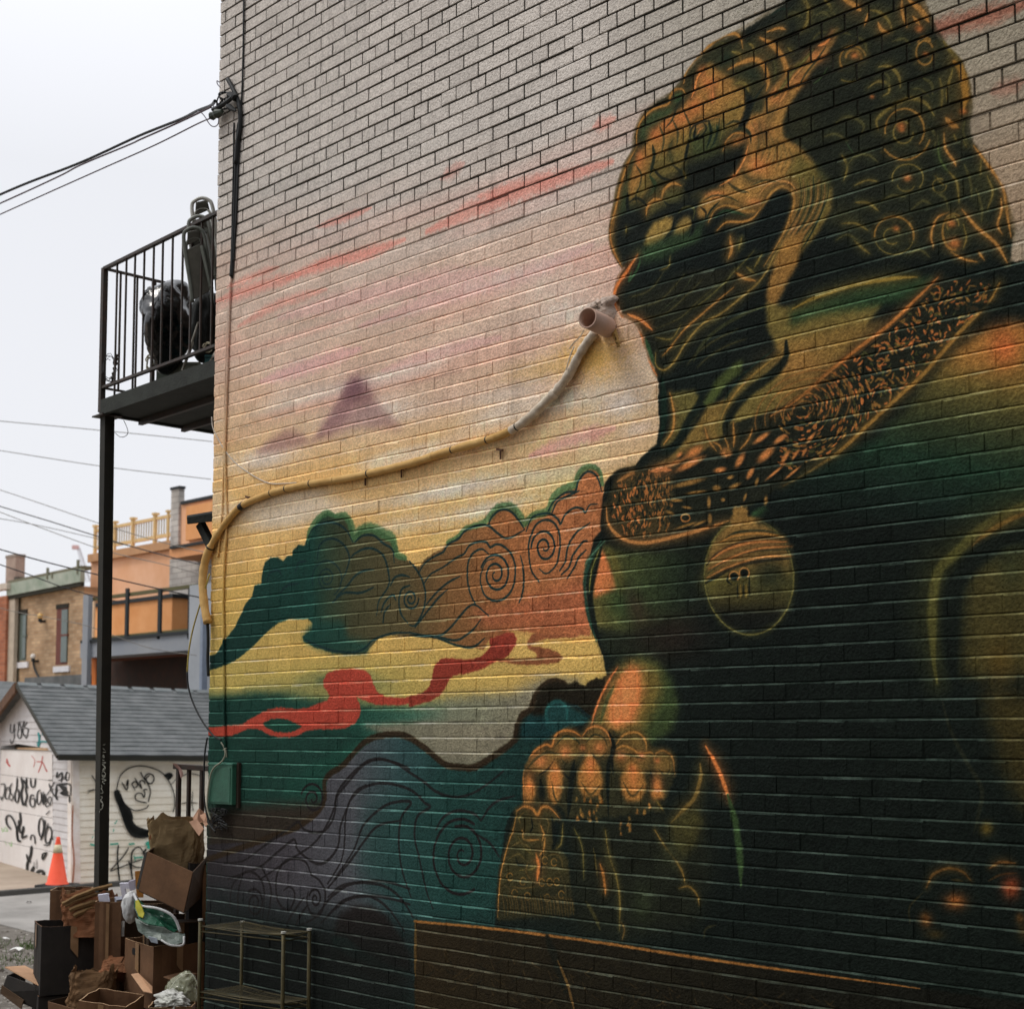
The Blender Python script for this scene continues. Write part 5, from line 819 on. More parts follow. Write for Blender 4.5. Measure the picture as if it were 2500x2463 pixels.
ink.build(M_BLK)
ink = Ink()
for p, w in [(Q0((680,1080),(700,1180),(690,1330)), 5), (Q0((755,1020),(760,1130)), 6), (Q0((860,1010),(850,1130),(850,1260)), 8), (Q0((650,1270),(760,1240),(900,1260),(1000,1250)), 4), (Q0((920,1160),(930,1240),(980,1150),(990,1250)), 6), (Q0((1050,1230),(1060,1300)), 5), (Q0((1010,1390),(1210,1400)), 5), (Q0((1080,1300),(1110,1470)), 4), (Q0((660,1290),(690,1340)), 5)]: ink.put(FR, p, w, .021)
ink.build(mat('graffiti_teal', (60,150,150), .6, bump=0))
ink = Ink()
for p, w in [(Mo((310,1270),(440,1260)), 7), (Mo((600,1270),(690,1260)), 7), (Mo((860,1270),(940,1250),(900,1340)), 9), (Mo((380,960),(420,900)), 4), (Mo((0,1270),(90,1290)), 8), (Mo((360,1080),(370,1030)), 4), (Mo((680,1480),(820,1470)), 7), (Mo((60,1050),(80,1070)), 4), (Mo((30,1180),(50,1140)), 3), (Mo((680,1440),(700,1530)), 4)]: ink.put(SD, p, w, .033)
ink.build(mat('graffiti_green', (70,176,150), .6, bump=0))
ink = Ink()
for p, w in [(Q0((120,1550),(140,1640),(185,1690)), 4), (Q0((100,1610),(150,1620)), 5), (Q0((560,1490),(620,1580),(600,1700)), 1.5), (Q0((760,1500),(740,1640),(680,1800)), 2.5), (Q0((650,1600),(760,1620),(830,1780)), 2.5), (Q0((800,1700),(845,1780)), 4)]: ink.put(FR, p, w, .0075)
ink.build(mat('graffiti_red', (206,96,88), .6, bump=0))
q = MB(); spray(q, SD, [(178,1965),(176,2040),(181,2100),(177,2160)], 4, .03); q.build('peeling_edge', mat('peel', (196,140,120), .8, col2=(150,100,70)), gar)
ink = Ink()
for p in (T((20,740),(40,790),(60,740)), T((70,730),(100,780),(60,780)), T((60,910),(90,970)), T((110,930),(150,980),(150,920))): ink.put(FR, p, 1.6, .0075)
ink.build(mat('graffiti_lime', (140,200,110), .6, bump=0))
# second garage roof just behind
g2 = thing('grey_roofed_garage', 'grey shingled garage roof peeking out behind the white garage on the left', 'garage', at(-60, 1900, 28))
q = MB(); a_, b_, c_, d_ = at(-400,1760,27), at(38,1740,27), at(38,1672,30), at(-400,1640,30); q.hexa([a_, b_, c_, d_], [p + np.array([0,0,.06]) for p in (a_, b_, c_, d_)]); q.build('roof', M_SHI, g2)
q = MB(); q.hexa([a_*np.array([1,1,0])+np.array([0,0,GZ]), b_*np.array([1,1,0])+np.array([0,0,GZ]), c_*np.array([1,1,0])+np.array([0,0,GZ]), d_*np.array([1,1,0])+np.array([0,0,GZ])], [a_, b_, c_, d_]); q.build('wall', M_SIDF, g2)
# ---- buildings behind -----------------------------------------------------------------------------------
YO = float(at(300, 1600, 36)[1]); YB = YO - .4
def oy(x, y, Y=None): return on_y(x, y, YO if Y is None else Y)
def pbox(q, x0, y0, x1, y1, Y, dep, proud=0.0):
    """box whose front face spans the photo rectangle on plane Y, dep metres deep"""
    xm, ym = (x0 + x1) / 2, (y0 + y1) / 2
    a = on_y(x0, ym, Y - proud); b = on_y(x1, ym, Y - proud); t = on_y(xm, y0, Y - proud)[2]; u = on_y(xm, y1, Y - proud)[2]
    q.box((a[0], Y - proud, u), (b[0], Y - proud + dep, t))
ob = thing('orange_building', 'orange rendered building with a grey brick tower and yellow rooftop railing', 'building', oy(300, 1850))
M_OR = mat('orange_render', (236,186,150), .9, scale=1.2, col2=(222,164,122), bump=.15); M_GB = brickmat('grey_brick', (186,180,172), (164,158,152), (140,134,128), .4, .13)
M_GR = mat('grey_render', (150,152,154), .85, scale=1, col2=(132,138,146)); M_OR2 = mat('bright_orange', (228,166,112), .85, scale=2, col2=(214,146,88)); M_DKM = mat('dark_steel', (34,40,42), .6)
def P(name, m, *args, **k):
    q = MB(); pbox(q, *args); return q.build(name, m, ob, **k)
P('wall', M_OR, 216, 1350, 412, 1900, YO, 6, 0)
w_ = P('parapet', mat('parapet', (196,150,110), .9), 214, 1336, 414, 1356, YO, .3, .12)
P('tower', M_GB, 411, 1212, 700, 1900, YO, 5, .5); P('pillar', M_GB, 417, 1190, 436, 1330, YO, .14, .62); P('pillar_cap', M_DKM, 415, 1188, 438, 1194, YO, .16, .64)
P('orange_box', M_OR, 441, 1200, 720, 1306, YO, 2, .56); P('box_coping', M_DKM, 441, 1195, 720, 1203, YO, 2, .62); P('wall_panel', M_OR2, 454, 1212, 700, 1298, YO, .1, .66)
P('soffit', mat('orange_soffit', (226,160,110), .8), 414, 1314, 720, 1340, YO, 1.4, 1.2); P('soffit_edge', M_DKM, 414, 1308, 720, 1315, YO, 1.3, 1.25)
rl = thing('yellow_roof_railing', 'yellow railing with thin bars on the orange building roof', 'railing', oy(300, 1345)); M_YE = mat('yellow_paint', (226,192,136), .6)
zt = oy(323, 1277)[2]; zb = oy(323, 1334)[2]
def xat(x, Y): return on_y(x, 1300, Y)[0]
for x, w in ((228,.07),(276,.06),(319,.08),(373,.08),(406,.05)):
    q = MB(); X = xat(x, YO); q.box((X-w/2, YO+.02, zb), (X+w/2, YO+.02+w, zt + .1)); q.box((X-w/2-.03, YO, zt+.1), (X+w/2+.03, YO+w+.06, zt+.15)); q.build('post', M_YE, rl)
q = MB(); q.box((xat(226,YO), YO+.05, zt-.02), (xat(412,YO), YO+.12, zt+.05)); q.box((xat(226,YO), YO+.05, zb+.1), (xat(412,YO), YO+.12, zb+.18)); q.build('rail', M_YE, rl)
q = MB()
for x in np.arange(xat(228,YO), xat(411,YO), .115): q.box((x-.011, YO+.07, zb+.1), (x+.011, YO+.095, zt))
q.build('bars', mat('bar_metal', (190,176,150), .5), rl)
# the lower terrace of the same building
P('lower_wall', M_OR2, 214, 1470, 419, 1600, YO, 1.2, 1.0); P('lower_coping', M_DKM, 212, 1462, 421, 1471, YO, 1.3, 1.05)
P('terrace_beam', M_GR, 196, 1556, 480, 1596, YO, 2.6, 2.6); P('beam_edge', M_DKM, 196, 1550, 480, 1557, YO, 2.5, 2.65)
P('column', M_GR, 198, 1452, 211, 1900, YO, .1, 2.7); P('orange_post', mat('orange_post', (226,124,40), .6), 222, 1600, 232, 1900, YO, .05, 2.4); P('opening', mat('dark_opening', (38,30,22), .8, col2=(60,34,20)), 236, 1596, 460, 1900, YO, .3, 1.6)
P('lintel', mat('brown_lintel', (110,62,40), .8), 236, 1594, 462, 1606, YO, .3, 2.0); P('white_frame', mat('pale_frame', (226,196,160), .7), 220, 1462, 228, 1560, YO, .04, 1.7)
P('grey_wall', mat('blue_grey_render', (164,168,172), .85, scale=1), 459, 1412, 720, 1900, YO, 3, 2.8); P('downpipe', mat('blue_pipe', (138,148,164), .6), 486, 1500, 492, 1900, YO, .12, 3.0)
tr = thing('black_terrace_railing', 'black terrace railing with two thick posts in front of the orange wall', 'railing', oy(300, 1560)); YR = YO - 2.6
for x in (308, 388, 462):
    q = MB(); X = on_y(x, 1500, YR)[0]; q.box((X-.055, YR, on_y(x,1560,YR)[2]), (X+.05, YR+.045, on_y(x,1436,YR)[2])); q.build('post', M_DKM, tr)
q = MB(); z_ = on_y(380, 1445, YR)[2]; q.box((on_y(212,1440,YR)[0], YR+.05, z_), (on_y(500,1440,YR)[0], YR+.12, z_+.07)); z_ = on_y(380, 1548, YR)[2]; q.box((on_y(212,1440,YR)[0], YR+.05, z_), (on_y(500,1440,YR)[0], YR+.12, z_+.06)); q.build('rail', mat('olive_rail', (96,92,60), .7), tr)
# brick house on the left
hs_ = thing('tan_brick_house', 'tan brick house with green cornice and tall narrow windows behind the garage', 'house', on_y(100, 1850, YB))
M_TB = brickmat('tan_brick', (190,160,126), (160,128,96), (150,134,112), .24, .085)
def HP(name, m, *args, parent=None):
    q = MB(); pbox(q, *args); return q.build(name, m, parent or hs_)
HP('wall', M_TB, 30, 1444, 200, 1900, YB, .4, 0); HP('red_wall', brickmat('red_brick', (176,110,78), (150,90,64), (150,120,100), .24, .085), -200, 1470, 10, 1900, YB, 5, .22)
HP('white_band', mat('white_band', (206,192,176), .8), -200, 1440, 16, 1454, YB, .2, .3); HP('downpipe', mat('pale_pipe', (190,176,156), .6), 15, 1448, 31, 1900, YB, .1, .15); HP('recess', mat('dark_recess', (92,84,66), .9), 31, 1450, 44, 1900, YB, .05, .02)
a, b = on_y(16, 1440, YB - .2), on_y(196, 1404, YB - .2); M_CN = mat('green_copper', (132,146,128), .7, scale=2.2, col2=(176,180,166))
q = MB(); hh = np.array([0,0,.16]); dd = np.array([0,.12,0]); q.hexa([a - hh, b - hh, b - hh + dd, a - hh + dd], [a + hh, b + hh, b + hh + dd, a + hh + dd]); cn = q.build('cornice', M_CN, hs_)
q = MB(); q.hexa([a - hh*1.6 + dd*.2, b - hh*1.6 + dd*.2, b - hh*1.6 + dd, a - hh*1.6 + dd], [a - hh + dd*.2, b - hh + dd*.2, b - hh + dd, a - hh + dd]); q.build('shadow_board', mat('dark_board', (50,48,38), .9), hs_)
q = MB(); q.hexa([a + hh + dd*.2, b + hh + dd*.2, b + hh + dd*2.5, a + hh + dd*2.5], [a + hh*1.5 + dd*.2, b + hh*1.5 + dd*.2, b + hh*1.5 + dd*2.5, a + hh*1.5 + dd*2.5]); q.build('roof', mat('roof_edge', (120,116,96), .9), hs_)
for x, h in ((116, .28), (190, .34), (128, .12)):
    q = MB(); p = on_y(x, 1440 - .17 * (x - 16) - 10, YB - .2); q.tube([p, p + np.array([0,0,h])], .04); q.build('vent_stub', mat('vent_stub', (130,130,110)), hs_)
for x0, y0, x1, y1, fr in ((46,1488,64,1612,(100,112,104)), (137,1474,165,1622,(112,62,50))):
    wn = HP('window', mat('window_frame_%d' % x0, fr, .6), x0, y0 + 10, x1, y1, YB, .05, .012); HP('pane', mat('window_glass', (90,104,98), .15, spec=.6, bump=0), x0 + (x1-x0)*.42, y0 + 14, x1 - 2, y1 - 6, YB, .04, .035, parent=wn)
    HP('glazing_bar', mat('window_frame_%d' % x0, fr, .6), x0 + (x1-x0)*.38, (y0+y1)//2, x1 - 1, (y0+y1)//2 + 4, YB, .05, .05, parent=wn)
    HP('lintel', mat('dark_lintel', (48,44,36), .9), x0 - 1, y0, x1 + 1, y0 + 11, YB, .06, .03); HP('sill', mat('white_sill', (226,224,226), .7), x0 - 8, y1 + 4, x1 + 2, y1 + 18, YB, .06, .05)
ch = HP('chimney', mat('chimney_brick', (178,158,144), .95, scale=3, col2=(140,120,108)), 14, 1358, 38, 1440, YB + .3, .26, 0); HP('flashing', mat('chimney_lead', (90,84,76), .8), 34, 1408, 40, 1424, YB + .3, .27, .01, parent=ch); HP('chimney_cap', mat('chimney_cap', (150,136,124), .9), 13, 1354, 39, 1361, YB + .3, .28, .01, parent=ch)
HP('skirt_roof', M_SHI, 60, 1650, 200, 1672, YB, .5, .5)
for x, y, r, c in ((98,1504,.075,(240,196,120)), (81,1602,.07,(232,228,220))):
    lt = thing('wall_lamp', 'round %s wall lamp on the tan brick house' % ('amber' if y < 1550 else 'white'), 'lamp', on_y(x, y, YB - .12)); p = on_y(x, y, YB - .14)
    q = MB(); q.lathe(p, [(0.001, -r)] + [(r * math.sin(t), -r * math.cos(t)) for t in np.linspace(.3, 2.9, 8)] + [(0.001, r)], 12); q.build('globe', mat('globe_%d' % y, c, .3, bump=0), lt, True)
    q = MB(); q.bar(p + np.array([0,0,-r*1.9]), p + np.array([0,.14,-r*1.6]), .06); q.lathe(p + np.array([0,0,-r*1.9]), [(0.001,0),(.05,0),(.05,.08),(.03,.1)], 8); q.build('bracket', M_DKM, lt)
q = MB(); q.tube([on_y(x, y, YB - .06) for x, y in crv([(81,1612),(84,1630),(92,1648),(100,1662)])], .03, 5); tag(q.build('drain_cable', M_DKM), 'dark cable curving down the tan brick house below the white lamp', 'cable')
# far crane
cr0 = thing('tower_crane', 'faint far crane jib with red tip in the pale sky', 'crane', at(206, 1420, 300)); a, b = at(210, 1420, 300), at(188, 1336, 300); q = MB(); M_CR = mat('far_crane', (232,226,228), .9)  # pale tones: distance haze put into the crane's colour
for o_ in ((0,0),(1.0,0),(.5,.9)): q.tube([a + RGT*o_[0] + FWD*o_[1], b + RGT*o_[0]*.5 + FWD*o_[1]*.5], .1, 4)
for i in range(14):
    t = i / 14; q.tube([a + (b-a)*t, a + (b-a)*(t+.07) + RGT*(1.0 - .5*t)], .06, 4)
q.build('jib', M_CR, cr0); q = MB(); q.bar(b - RGT*.9, b + RGT*.3, .8); q.build('counterweight', mat('crane_red', (236,190,184), .9), cr0)
# ---- wires in the air -----------------------------------------------------------------------------------
M_W = mat('wire_grey', (120,116,108), .6, bump=0); M_WD = mat('wire_dark', (46,44,44), .6, bump=0)
wires = [([(-60,1022),(0,1028),(260,1052),(518,1078)], 24, 24, 'topmost', M_W), ([(-60,1092),(0,1100),(260,1140),(515,1170)], 24, 23, 'second highest', M_W), ([(-60,1178),(0,1196),(120,1236),(280,1290),(420,1330),(520,1352)], 25, 22, 'third highest', M_W),
    ([(-60,1215),(0,1236),(120,1272),(280,1322),(440,1366),(520,1384)], 25, 21, 'fourth highest', M_WD), ([(-60,1228),(0,1250),(110,1292),(260,1345),(400,1378),(520,1410)], 25, 22, 'fifth highest', M_W), ([(-60,1258),(0,1266),(100,1284),(250,1318),(330,1336)], 26, 27, 'sixth highest, short', M_W),
    ([(-60,1322),(0,1341),(120,1374),(260,1408),(400,1440),(520,1465)], 20, 19, 'thick dark', M_WD), ([(-60,1355),(0,1378),(70,1402),(150,1432),(240,1458),(300,1470)], 22, 26, 'dark twisted', M_WD), ([(-60,1464),(0,1484),(50,1496),(120,1508),(220,1530),(360,1580),(480,1600)], 26, 25, 'lowest', M_W)]
for i, (p, d0, d1, nm, m) in enumerate(wires):
    pts = crv(p, 8); n = len(pts); q = MB(); q.tube([at(x, y, d0 + (d1 - d0) * k / n) for k, (x, y) in enumerate(pts)], .0065 if m is M_W else .009, 5)
    tag(q.build('utility_wire', m), '%s of the thin wires crossing the sky over the roofs' % nm if i < 6 else '%s wire crossing in front of the far buildings' % nm, 'wire', 'utility wires across the lane')
# service drop at the corner
M_CB = mat('cable_black', (26,28,28), .55, bump=.1); M_WR = mat('wire_brown', (84,66,72), .6, bump=0)
sv = [([(525,247),(515,258),(480,272),(440,292),(340,332),(200,396),(60,450),(-60,502)], .012, M_CB, 'thick upper service cable running from the corner bracket to the left'), ([(515,262),(440,298),(345,340),(315,354),(200,402),(150,428),(60,470),(-60,524)], .0075, M_WR, 'middle service wire looping loosely below the thick cable'), ([(512,290),(480,304),(380,354),(250,412),(120,470),(0,524),(-60,552)], .006, M_WR, 'lowest service wire, thin and straight, tied to the wall insulator')]
for p, r, m, lb in sv:
    pts = crv(p, 8); n = len(pts); q = MB(); q.tube([at(x, y, 10.72 + 3.2 * k / n) for k, (x, y) in enumerate(pts)], r, 6); tag(q.build('service_wire', m), lb, 'wire', 'service wires at the wall corner')
hd_ = thing('service_bracket', 'tangled black cable bracket and insulators at the wall corner', 'bracket', at(540, 262, 10.7))
wp = lambda x, y, off=.03: on_y(x, y, WALL_Y - off)
q = MB(); q.tube([wp(x, y, .05) for x, y in crv([(520,268),(535,262),(550,252),(562,243),(570,236)])], [.02,.028,.026,.02,.018] + [.018]*20 if False else .017, 7); q.tube([wp(x,y,.04) for x,y in crv([(560,232),(568,236),(574,240)])], .025, 7); q.build('clamp', M_CB, hd_)
for p in ([(545,250),(535,236),(536,228),(550,226),(566,232)], [(530,262),(530,246),(538,232),(552,226)], [(540,240),(550,246),(560,250)], [(556,246),(556,262),(560,270)], [(538,268),(552,266),(560,262),(570,268)], [(532,258),(545,244),(560,236)]):
    q = MB(); q.tube([wp(x, y, .045 + .01 * math.sin(x)) for x, y in crv(p)], .006, 5); q.build('jumper', M_CB, hd_)
q = MB(); q.tube([wp(x, y, .05) for x, y in crv([(555,262),(562,262),(570,270),(576,271)])], [.012]*2 + [.02]*8 + [.012]*9, 7) if False else q.tube([wp(x, y, .05) for x, y in [(554,258),(561,262),(568,267),(576,271)]], [.012,.022,.018,.008], 7); q.build('connector', M_CB, hd_)
q = MB(); q.tube([wp(x, y, .06) for x, y in [(513,288),(518,284),(524,281),(530,278),(536,275),(542,272)]], [.012,.032,.024,.034,.024,.014], 9); q.build('insulator', mat('insulator', (70,78,68), .5), hd_)
for k, p in enumerate(([(482,273),(492,276),(502,288),(512,304),(522,310),(532,304),(534,290),(532,276)], [(538,214),(531,206),(530,198),(536,202)], [(520,256),(522,264),(526,272)], [(532,252),(533,264),(531,276)])):
    q = MB(); q.tube([wp(x, y, .05) for x, y in crv(p)], .004, 5); q.build('loop_wire', mat('wire_lilac', (120,112,124), .5, bump=0), hd_)
# cables down the wall
M_CP = uv_mat('painted_cable'); M_OC = mat('ochre_cable', (196,156,82), .6, scale=8, col2=(170,128,60))
def wallcable(name, p, r, m, lb, cat='cable', group=None, off=None, uv=False, n=6):
    q = MB(); q.tube([wp(x, y, (off or r) + .0015) for x, y in crv(p)], r, n); o = q.build(name, m, None, True)
    if uv: add_uv(o)
    return tag(o, lb, cat, group)
GV = 'cables running down the left edge of the mural wall'
wallcable('wall_cable', [(596,-40),(595,40),(594,120),(592,200),(589,260),(586,330),(581,420),(577,520),(572,600),(570,640)], .007, M_CB, 'straight black cable coming down from the top of the wall', 'cable', GV)
for k, (dx, lb) in enumerate(((0, 'left strand of the black cable bundle below the corner bracket'), (6, 'middle strand of the black cable bundle below the corner bracket'), (-5, 'short outer strand of the black cable bundle'))):
    wallcable('wall_cable', [(576+dx,300),(574+dx*.8,400),(571+dx*.7,520),(568+dx*.6,620),(564+dx*.5,680)] if k else [(582,300),(579,330),(575,420),(572,520),(568,620),(565,676)], .009 if k == 0 else .006, M_CB, lb, 'cable', GV)
wallcable('wall_cable', [(556,194),(566,212),(576,234),(584,258),(587,285),(585,320),(580,350),(576,400)], .017, M_CB, 'thick black cable arching over at its cut upper end near the corner', 'cable', GV)
wallcable('wall_cable', [(563,676),(559,780),(556,880),(553,960),(551,1020),(549,1100),(551,1200),(553,1290),(548,1360),(545,1450),(546,1560),(547,1680),(548,1760),(550,1830)], .009, M_CP, 'painted cable running down over the yellow and green paint', 'cable', GV, uv=True)
wallcable('wall_cable', [(565,676),(557,760),(552,880),(548,1000),(546,1120),(542,1240),(534,1340),(531,1360)], .006, M_CP, 'thinner painted cable just left of the long painted cable', 'cable', GV, uv=True)
wallcable('thin_wire', [(517,1018),(519,1042),(530,1066),(548,1098),(575,1130),(604,1152),(630,1168),(652,1178),(672,1181),(700,1180),(724,1178)], .0036, mat('wire_white', (206,200,190), .5, bump=0), 'thin white wire drooping from the corner to the thick hose', 'wire')
wallcable('corner_wire', [(512,1400),(500,1440),(484,1490),(470,1540),(461,1590),(457,1640)], .0055, mat('wire_yellow', (184,164,78), .5, bump=0), 'yellow wire hanging out from the corner below the hose', 'wire', off=.03)
wallcable('corner_wire', [(457,1640),(459,1670),(466,1700),(478,1730),(494,1760),(508,1780),(522,1796),(540,1806)], .0065, M_CB, 'black wire curving back to the wall above the green box', 'wire', off=.04)
wallcable('corner_wire', [(506,1800),(500,1840),(498,1890),(498,1940),(504,1985),(514,2015),(526,2030)], .006, M_CB, 'black wire hanging along the corner past the green box', 'wire', off=.07)
wallcable('corner_wire', [(549,1826),(550,1842),(542,1858),(524,1872),(514,1892),(508,1930),(506,1970),(514,2000)], .006, mat('wire_pale', (150,150,130), .5, bump=0), 'pale wire looping down across the front of the green box', 'wire', off=.07)
for k, p in enumerate(([(540,1812),(546,1822),(549,1830)], [(545,1830),(553,1826)], [(552,1830),(553,1848),(551,1838)])):
    wallcable('wire_knot', p, .005, mat('wire_pale', (150,150,130)), ('frayed end', 'short cross tie', 'dangling tail')[k] + ' of the wires knotted above the green box', 'wire', 'knotted wire ends')
q = MB(); rs = random.Random(4)
for k in range(9):
    x, y = 520, 1972; pts = [(x + k*2, y)]
    for j in range(4): pts.append((x + k*2 + rs.uniform(-12, 26), y + 12 * (j+1) + rs.uniform(-8, 8)))
    q.tube([wp(a, b, .03 + .02 * rs.random()) for a, b in crv(pts)], .0035, 4)
tag(q.build('wire_tangle', M_CB), 'tangle of loose black wires below the green box', 'wires')
# the wrapped hose
hose = thing('wrapped_hose', 'thick taped yellow hose sagging across the mural to the vent pipe', 'hose', wp(900, 1160))
hp = crv([(1452,812),(1432,838),(1412,870),(1396,902),(1378,930),(1356,958),(1330,984),(1296,1016),(1262,1042),(1224,1062),(1190,1074),(1140,1088),(1080,1106),(1020,1126),(960,1142),(900,1156),(840,1168),(780,1177),(730,1186),(680,1198),(640,1212),(606,1226),(580,1243),(560,1266),(540,1292),(522,1320),(508,1348),(499,1380),(495,1415),(496,1450),(501,1490),(507,1520)], 5)
hr = [.0235 + .0035 * noise.noise(Vector((i * .37, 1, 2))) + .003 * noise.noise(Vector((i * 1.1, 5, 2))) + (.007 * abs(noise.noise(Vector((i * .8, 9, 2)))) if i < 42 else 0) for i in range(len(hp))]; q = MB()
M_HO = mat('hose_ochre', (214,176,112), .75, scale=9, col2=(188,146,80), bump=.5, bscale=25); M_HW = mat('hose_whitish', (228,218,200), .8, scale=18, col2=(176,158,134), bump=.6, bscale=30)
hoff = lambda i: .03 if i < 130 else .03 + .0004 * (i - 130)
hpt = [wp(x, y, hoff(i)) for i, (x, y) in enumerate(hp)]; k = next(i for i, p in enumerate(hp) if p[0] < 1250)
tp = hr[-28:]; hr[-28:] = [r * 1.25 for r in tp]
q.tube(hpt[k:], hr[k:], 12); q.build('jacket', M_HO, hose, True); q = MB(); q.tube(hpt[:k+1], [r * 1.02 for r in hr[:k+1]], 12); q.build('jacket', M_HW, hose, True)
for x, ln, m in ((592,3,M_CB),(757,1,M_CB),(898,1,M_CB),(700,1,M_CB),(512,1,M_CB),(1262,1,M_CB),(1186,1,M_CB),(660,1,M_CB),(820,1,M_HO),(1060,2,M_HO),(1350,2,M_HW),(1396,2,M_HW),(560,1,M_HO),(1110,1,M_CB)):
    i = min(range(len(hp)), key=lambda j: abs(hp[j][0] - x)); i = max(1, min(i, len(hp) - 3)); q = MB(); u = hpt[i+1] - hpt[i]; u = u / np.linalg.norm(u); L_ = .006 + .012 * (ln - 1); f = 1.01 if m is M_CB else 1.1
    q.tube([hpt[i] - u * L_, hpt[i] - u * L_ * .7, hpt[i] + u * L_ * .7, hpt[i] + u * L_], [hr[i] * .95, hr[i] * (f + .04), hr[i] * (f + .04), hr[i] * .95], 12); q.build('tape', m, hose, True)
q = MB(); q.tube([wp(x, y, .008) for x, y in hp[k+20:]], .011, 7); q.build('inner_cable', M_CB, hose, True)
for x, y in ((606,1215),(892,1166),(980,1146),(1222,1100)):
    q = MB(); p = wp(x, y, .012); q.bar(p + np.array([-.03,0,.012]), p + np.array([.03,-.012,-.004]), .012); q.bar(p, p + np.array([0,0,-.05]), .008); q.build('clip', mat('rust', (90,60,40), .8), hose)
q = MB(); q.tube([wp(x, y, .03) for x, y in crv([(505,1500),(507,1530),(508,1570),(507,1610),(509,1650)])], .011, 7); q.build('cable_tail', M_CB, hose, True)
# vent pipe
vp = thing('vent_pipe', 'short pale pipe stub sticking out of the wall at the lion mouth', 'pipe', wp(1480, 800))
a, b = on_y(1486, 800, WALL_Y + .004), on_y(1434, 776, WALL_Y - .215); ax = (b - a) / np.linalg.norm(b - a); R = .054
q = MB(); u = np.cross(ax, [0,0,1]); u /= np.linalg.norm(u); v_ = np.cross(u, ax); n = 28; vs = []; fs = []
for j, (pt, r) in enumerate(((a, R), (b, R), (b, R - .006), (b - ax * .2, R - .006))):
    vs += [pt + u * math.cos(2*math.pi*k/n) * r + v_ * math.sin(2*math.pi*k/n) * r for k in range(n)]
    if j: fs += [((j-1)*n+k, (j-1)*n+(k+1)%n, j*n+(k+1)%n, j*n+k) for k in range(n)]
fs.append(tuple(range(3*n, 4*n))); q.add(vs, fs); q.build('pipe', mat('pipe_paint', (206,178,162), .6, scale=5, col2=(196,160,136), bump=.2), vp, True)
M_FO = mat('foam_plaster', (204,190,178), .9, scale=25, col2=(170,148,130), bump=1.0, bscale=60)
def lump(pts, h, seed, m, name, parent):
    c = np.mean([wp(x, y, 0) for x, y in pts], 0); rim = [wp(x, y, -.001) for x, y in pts]; q = MB(); n = len(rim); K = 5; vs = []; rs = random.Random(seed); fs = []
    for j in range(K):
        t = j / (K - 1)
        for p in rim: vs.append(c + (p - c) * (1 - t * .92) + np.array([0, -h * (1 - (1 - t) ** 2.2) + rs.gauss(0, h * .16) * (0 < j), 0]) + np.array([rs.gauss(0, .004), 0, rs.gauss(0, .004)]) * (0 < j))
    for j in range(K-1): fs += [(j*n+k, j*n+(k+1)%n, (j+1)*n+(k+1)%n, (j+1)*n+k) for k in range(n)]
    fs.append(tuple(range((K-1)*n, K*n))); q.add(vs, fs); return q.build(name, m, parent, True)
lump([(1428,752),(1436,740),(1450,738),(1458,728),(1470,736),(1482,724),(1500,720),(1512,728),(1500,744),(1506,762),(1500,782),(1506,800),(1490,806),(1470,790),(1440,776),(1428,764)], .05, 1, M_FO, 'plaster_collar', vp)
lump([(1490,800),(1502,796),(1508,812),(1512,834),(1520,846),(1510,850),(1502,836),(1496,822)], .014, 2, mat('ochre_drip', (196,160,92), .9, scale=12, col2=(150,120,80), bump=.8), 'drip', vp)
lump([(1470,746),(1488,736),(1500,744),(1494,758),(1478,758)], .022, 3, mat('foam_brown', (150,124,96), .9, scale=20, bump=.9), 'foam_lump', vp)
for p in ([(1390,852),(1400,838),(1416,822),(1426,806)], [(1380,910),(1392,870),(1402,846)]):
    q = MB(); q.tube([wp(x, y, .045) for x, y in crv(p)], .004, 5); q.build('tie_wire', M_HW, vp)
# green meter box
f0, f1 = on_y(509, 1870, WALL_Y - .055), on_y(567, 1870, WALL_Y - .055); z0, z1 = on_y(538, 1963, WALL_Y - .055)[2], on_y(538, 1866, WALL_Y - .055)[2]
eb = thing('electrical_box', 'green painted electrical box on the corner of the mural wall', 'electrical box', (f0[0], WALL_Y, z0))
M_EB = mat('box_green', (44,98,76), .55, scale=6, col2=(28,70,54), bump=.2, spec=.4); q = MB(); q.box((f0[0], WALL_Y - .055, z0), (f1[0], WALL_Y - .001, z1)); q.build('body', M_EB, eb, bevel=.004)
q = MB(); q.box((f0[0] - .006, WALL_Y - .058, z1 - .002), (f1[0] + .006, WALL_Y - .001, z1 + .012)); q.build('lid', mat('box_green_lit_top', (70,130,108), .5, scale=6, col2=(50,100,84)), eb, bevel=.002)  # lighter lid green: light on the top put into the colour
q = MB(); q.box((f0[0] + .015, WALL_Y - .059, z0 + .015), (f1[0] - .02, WALL_Y - .0555, z1 - .02)); q.build('door', M_EB, eb, bevel=.001); q = MB(); q.box((f1[0] + .001, WALL_Y - .022, z0 - .02), (f1[0] + .026, WALL_Y - .001, z1 + .015)); q.build('shaded_side_strip', mat('side_shade_dark', (50,40,30), .8), eb)  # added dark strip standing in for the box's shaded right side
# black bracket timber at the corner
bt = thing('black_timber_bracket', 'charred black timber end with a brace beside the wall corner', 'bracket', at(500, 1290, 10.9)); M_TM = mat('black_timber', (50,54,50), .9, scale=12, col2=(30,32,30), bump=.6, bscale=40)
q = MB(); q.hexa([at(457,1280,11.0), at(530,1272,10.9), at(530,1268,11.2), at(457,1276,11.3)], [at(456,1262,11.0), at(530,1250,10.9), at(530,1246,11.2), at(456,1258,11.3)]); q.build('beam', M_TM, bt, bevel=.004)
q = MB(); q.bar(at(490, 1280, 11.05), at(520, 1340, 10.95), .055); q.build('brace', M_TM, bt)
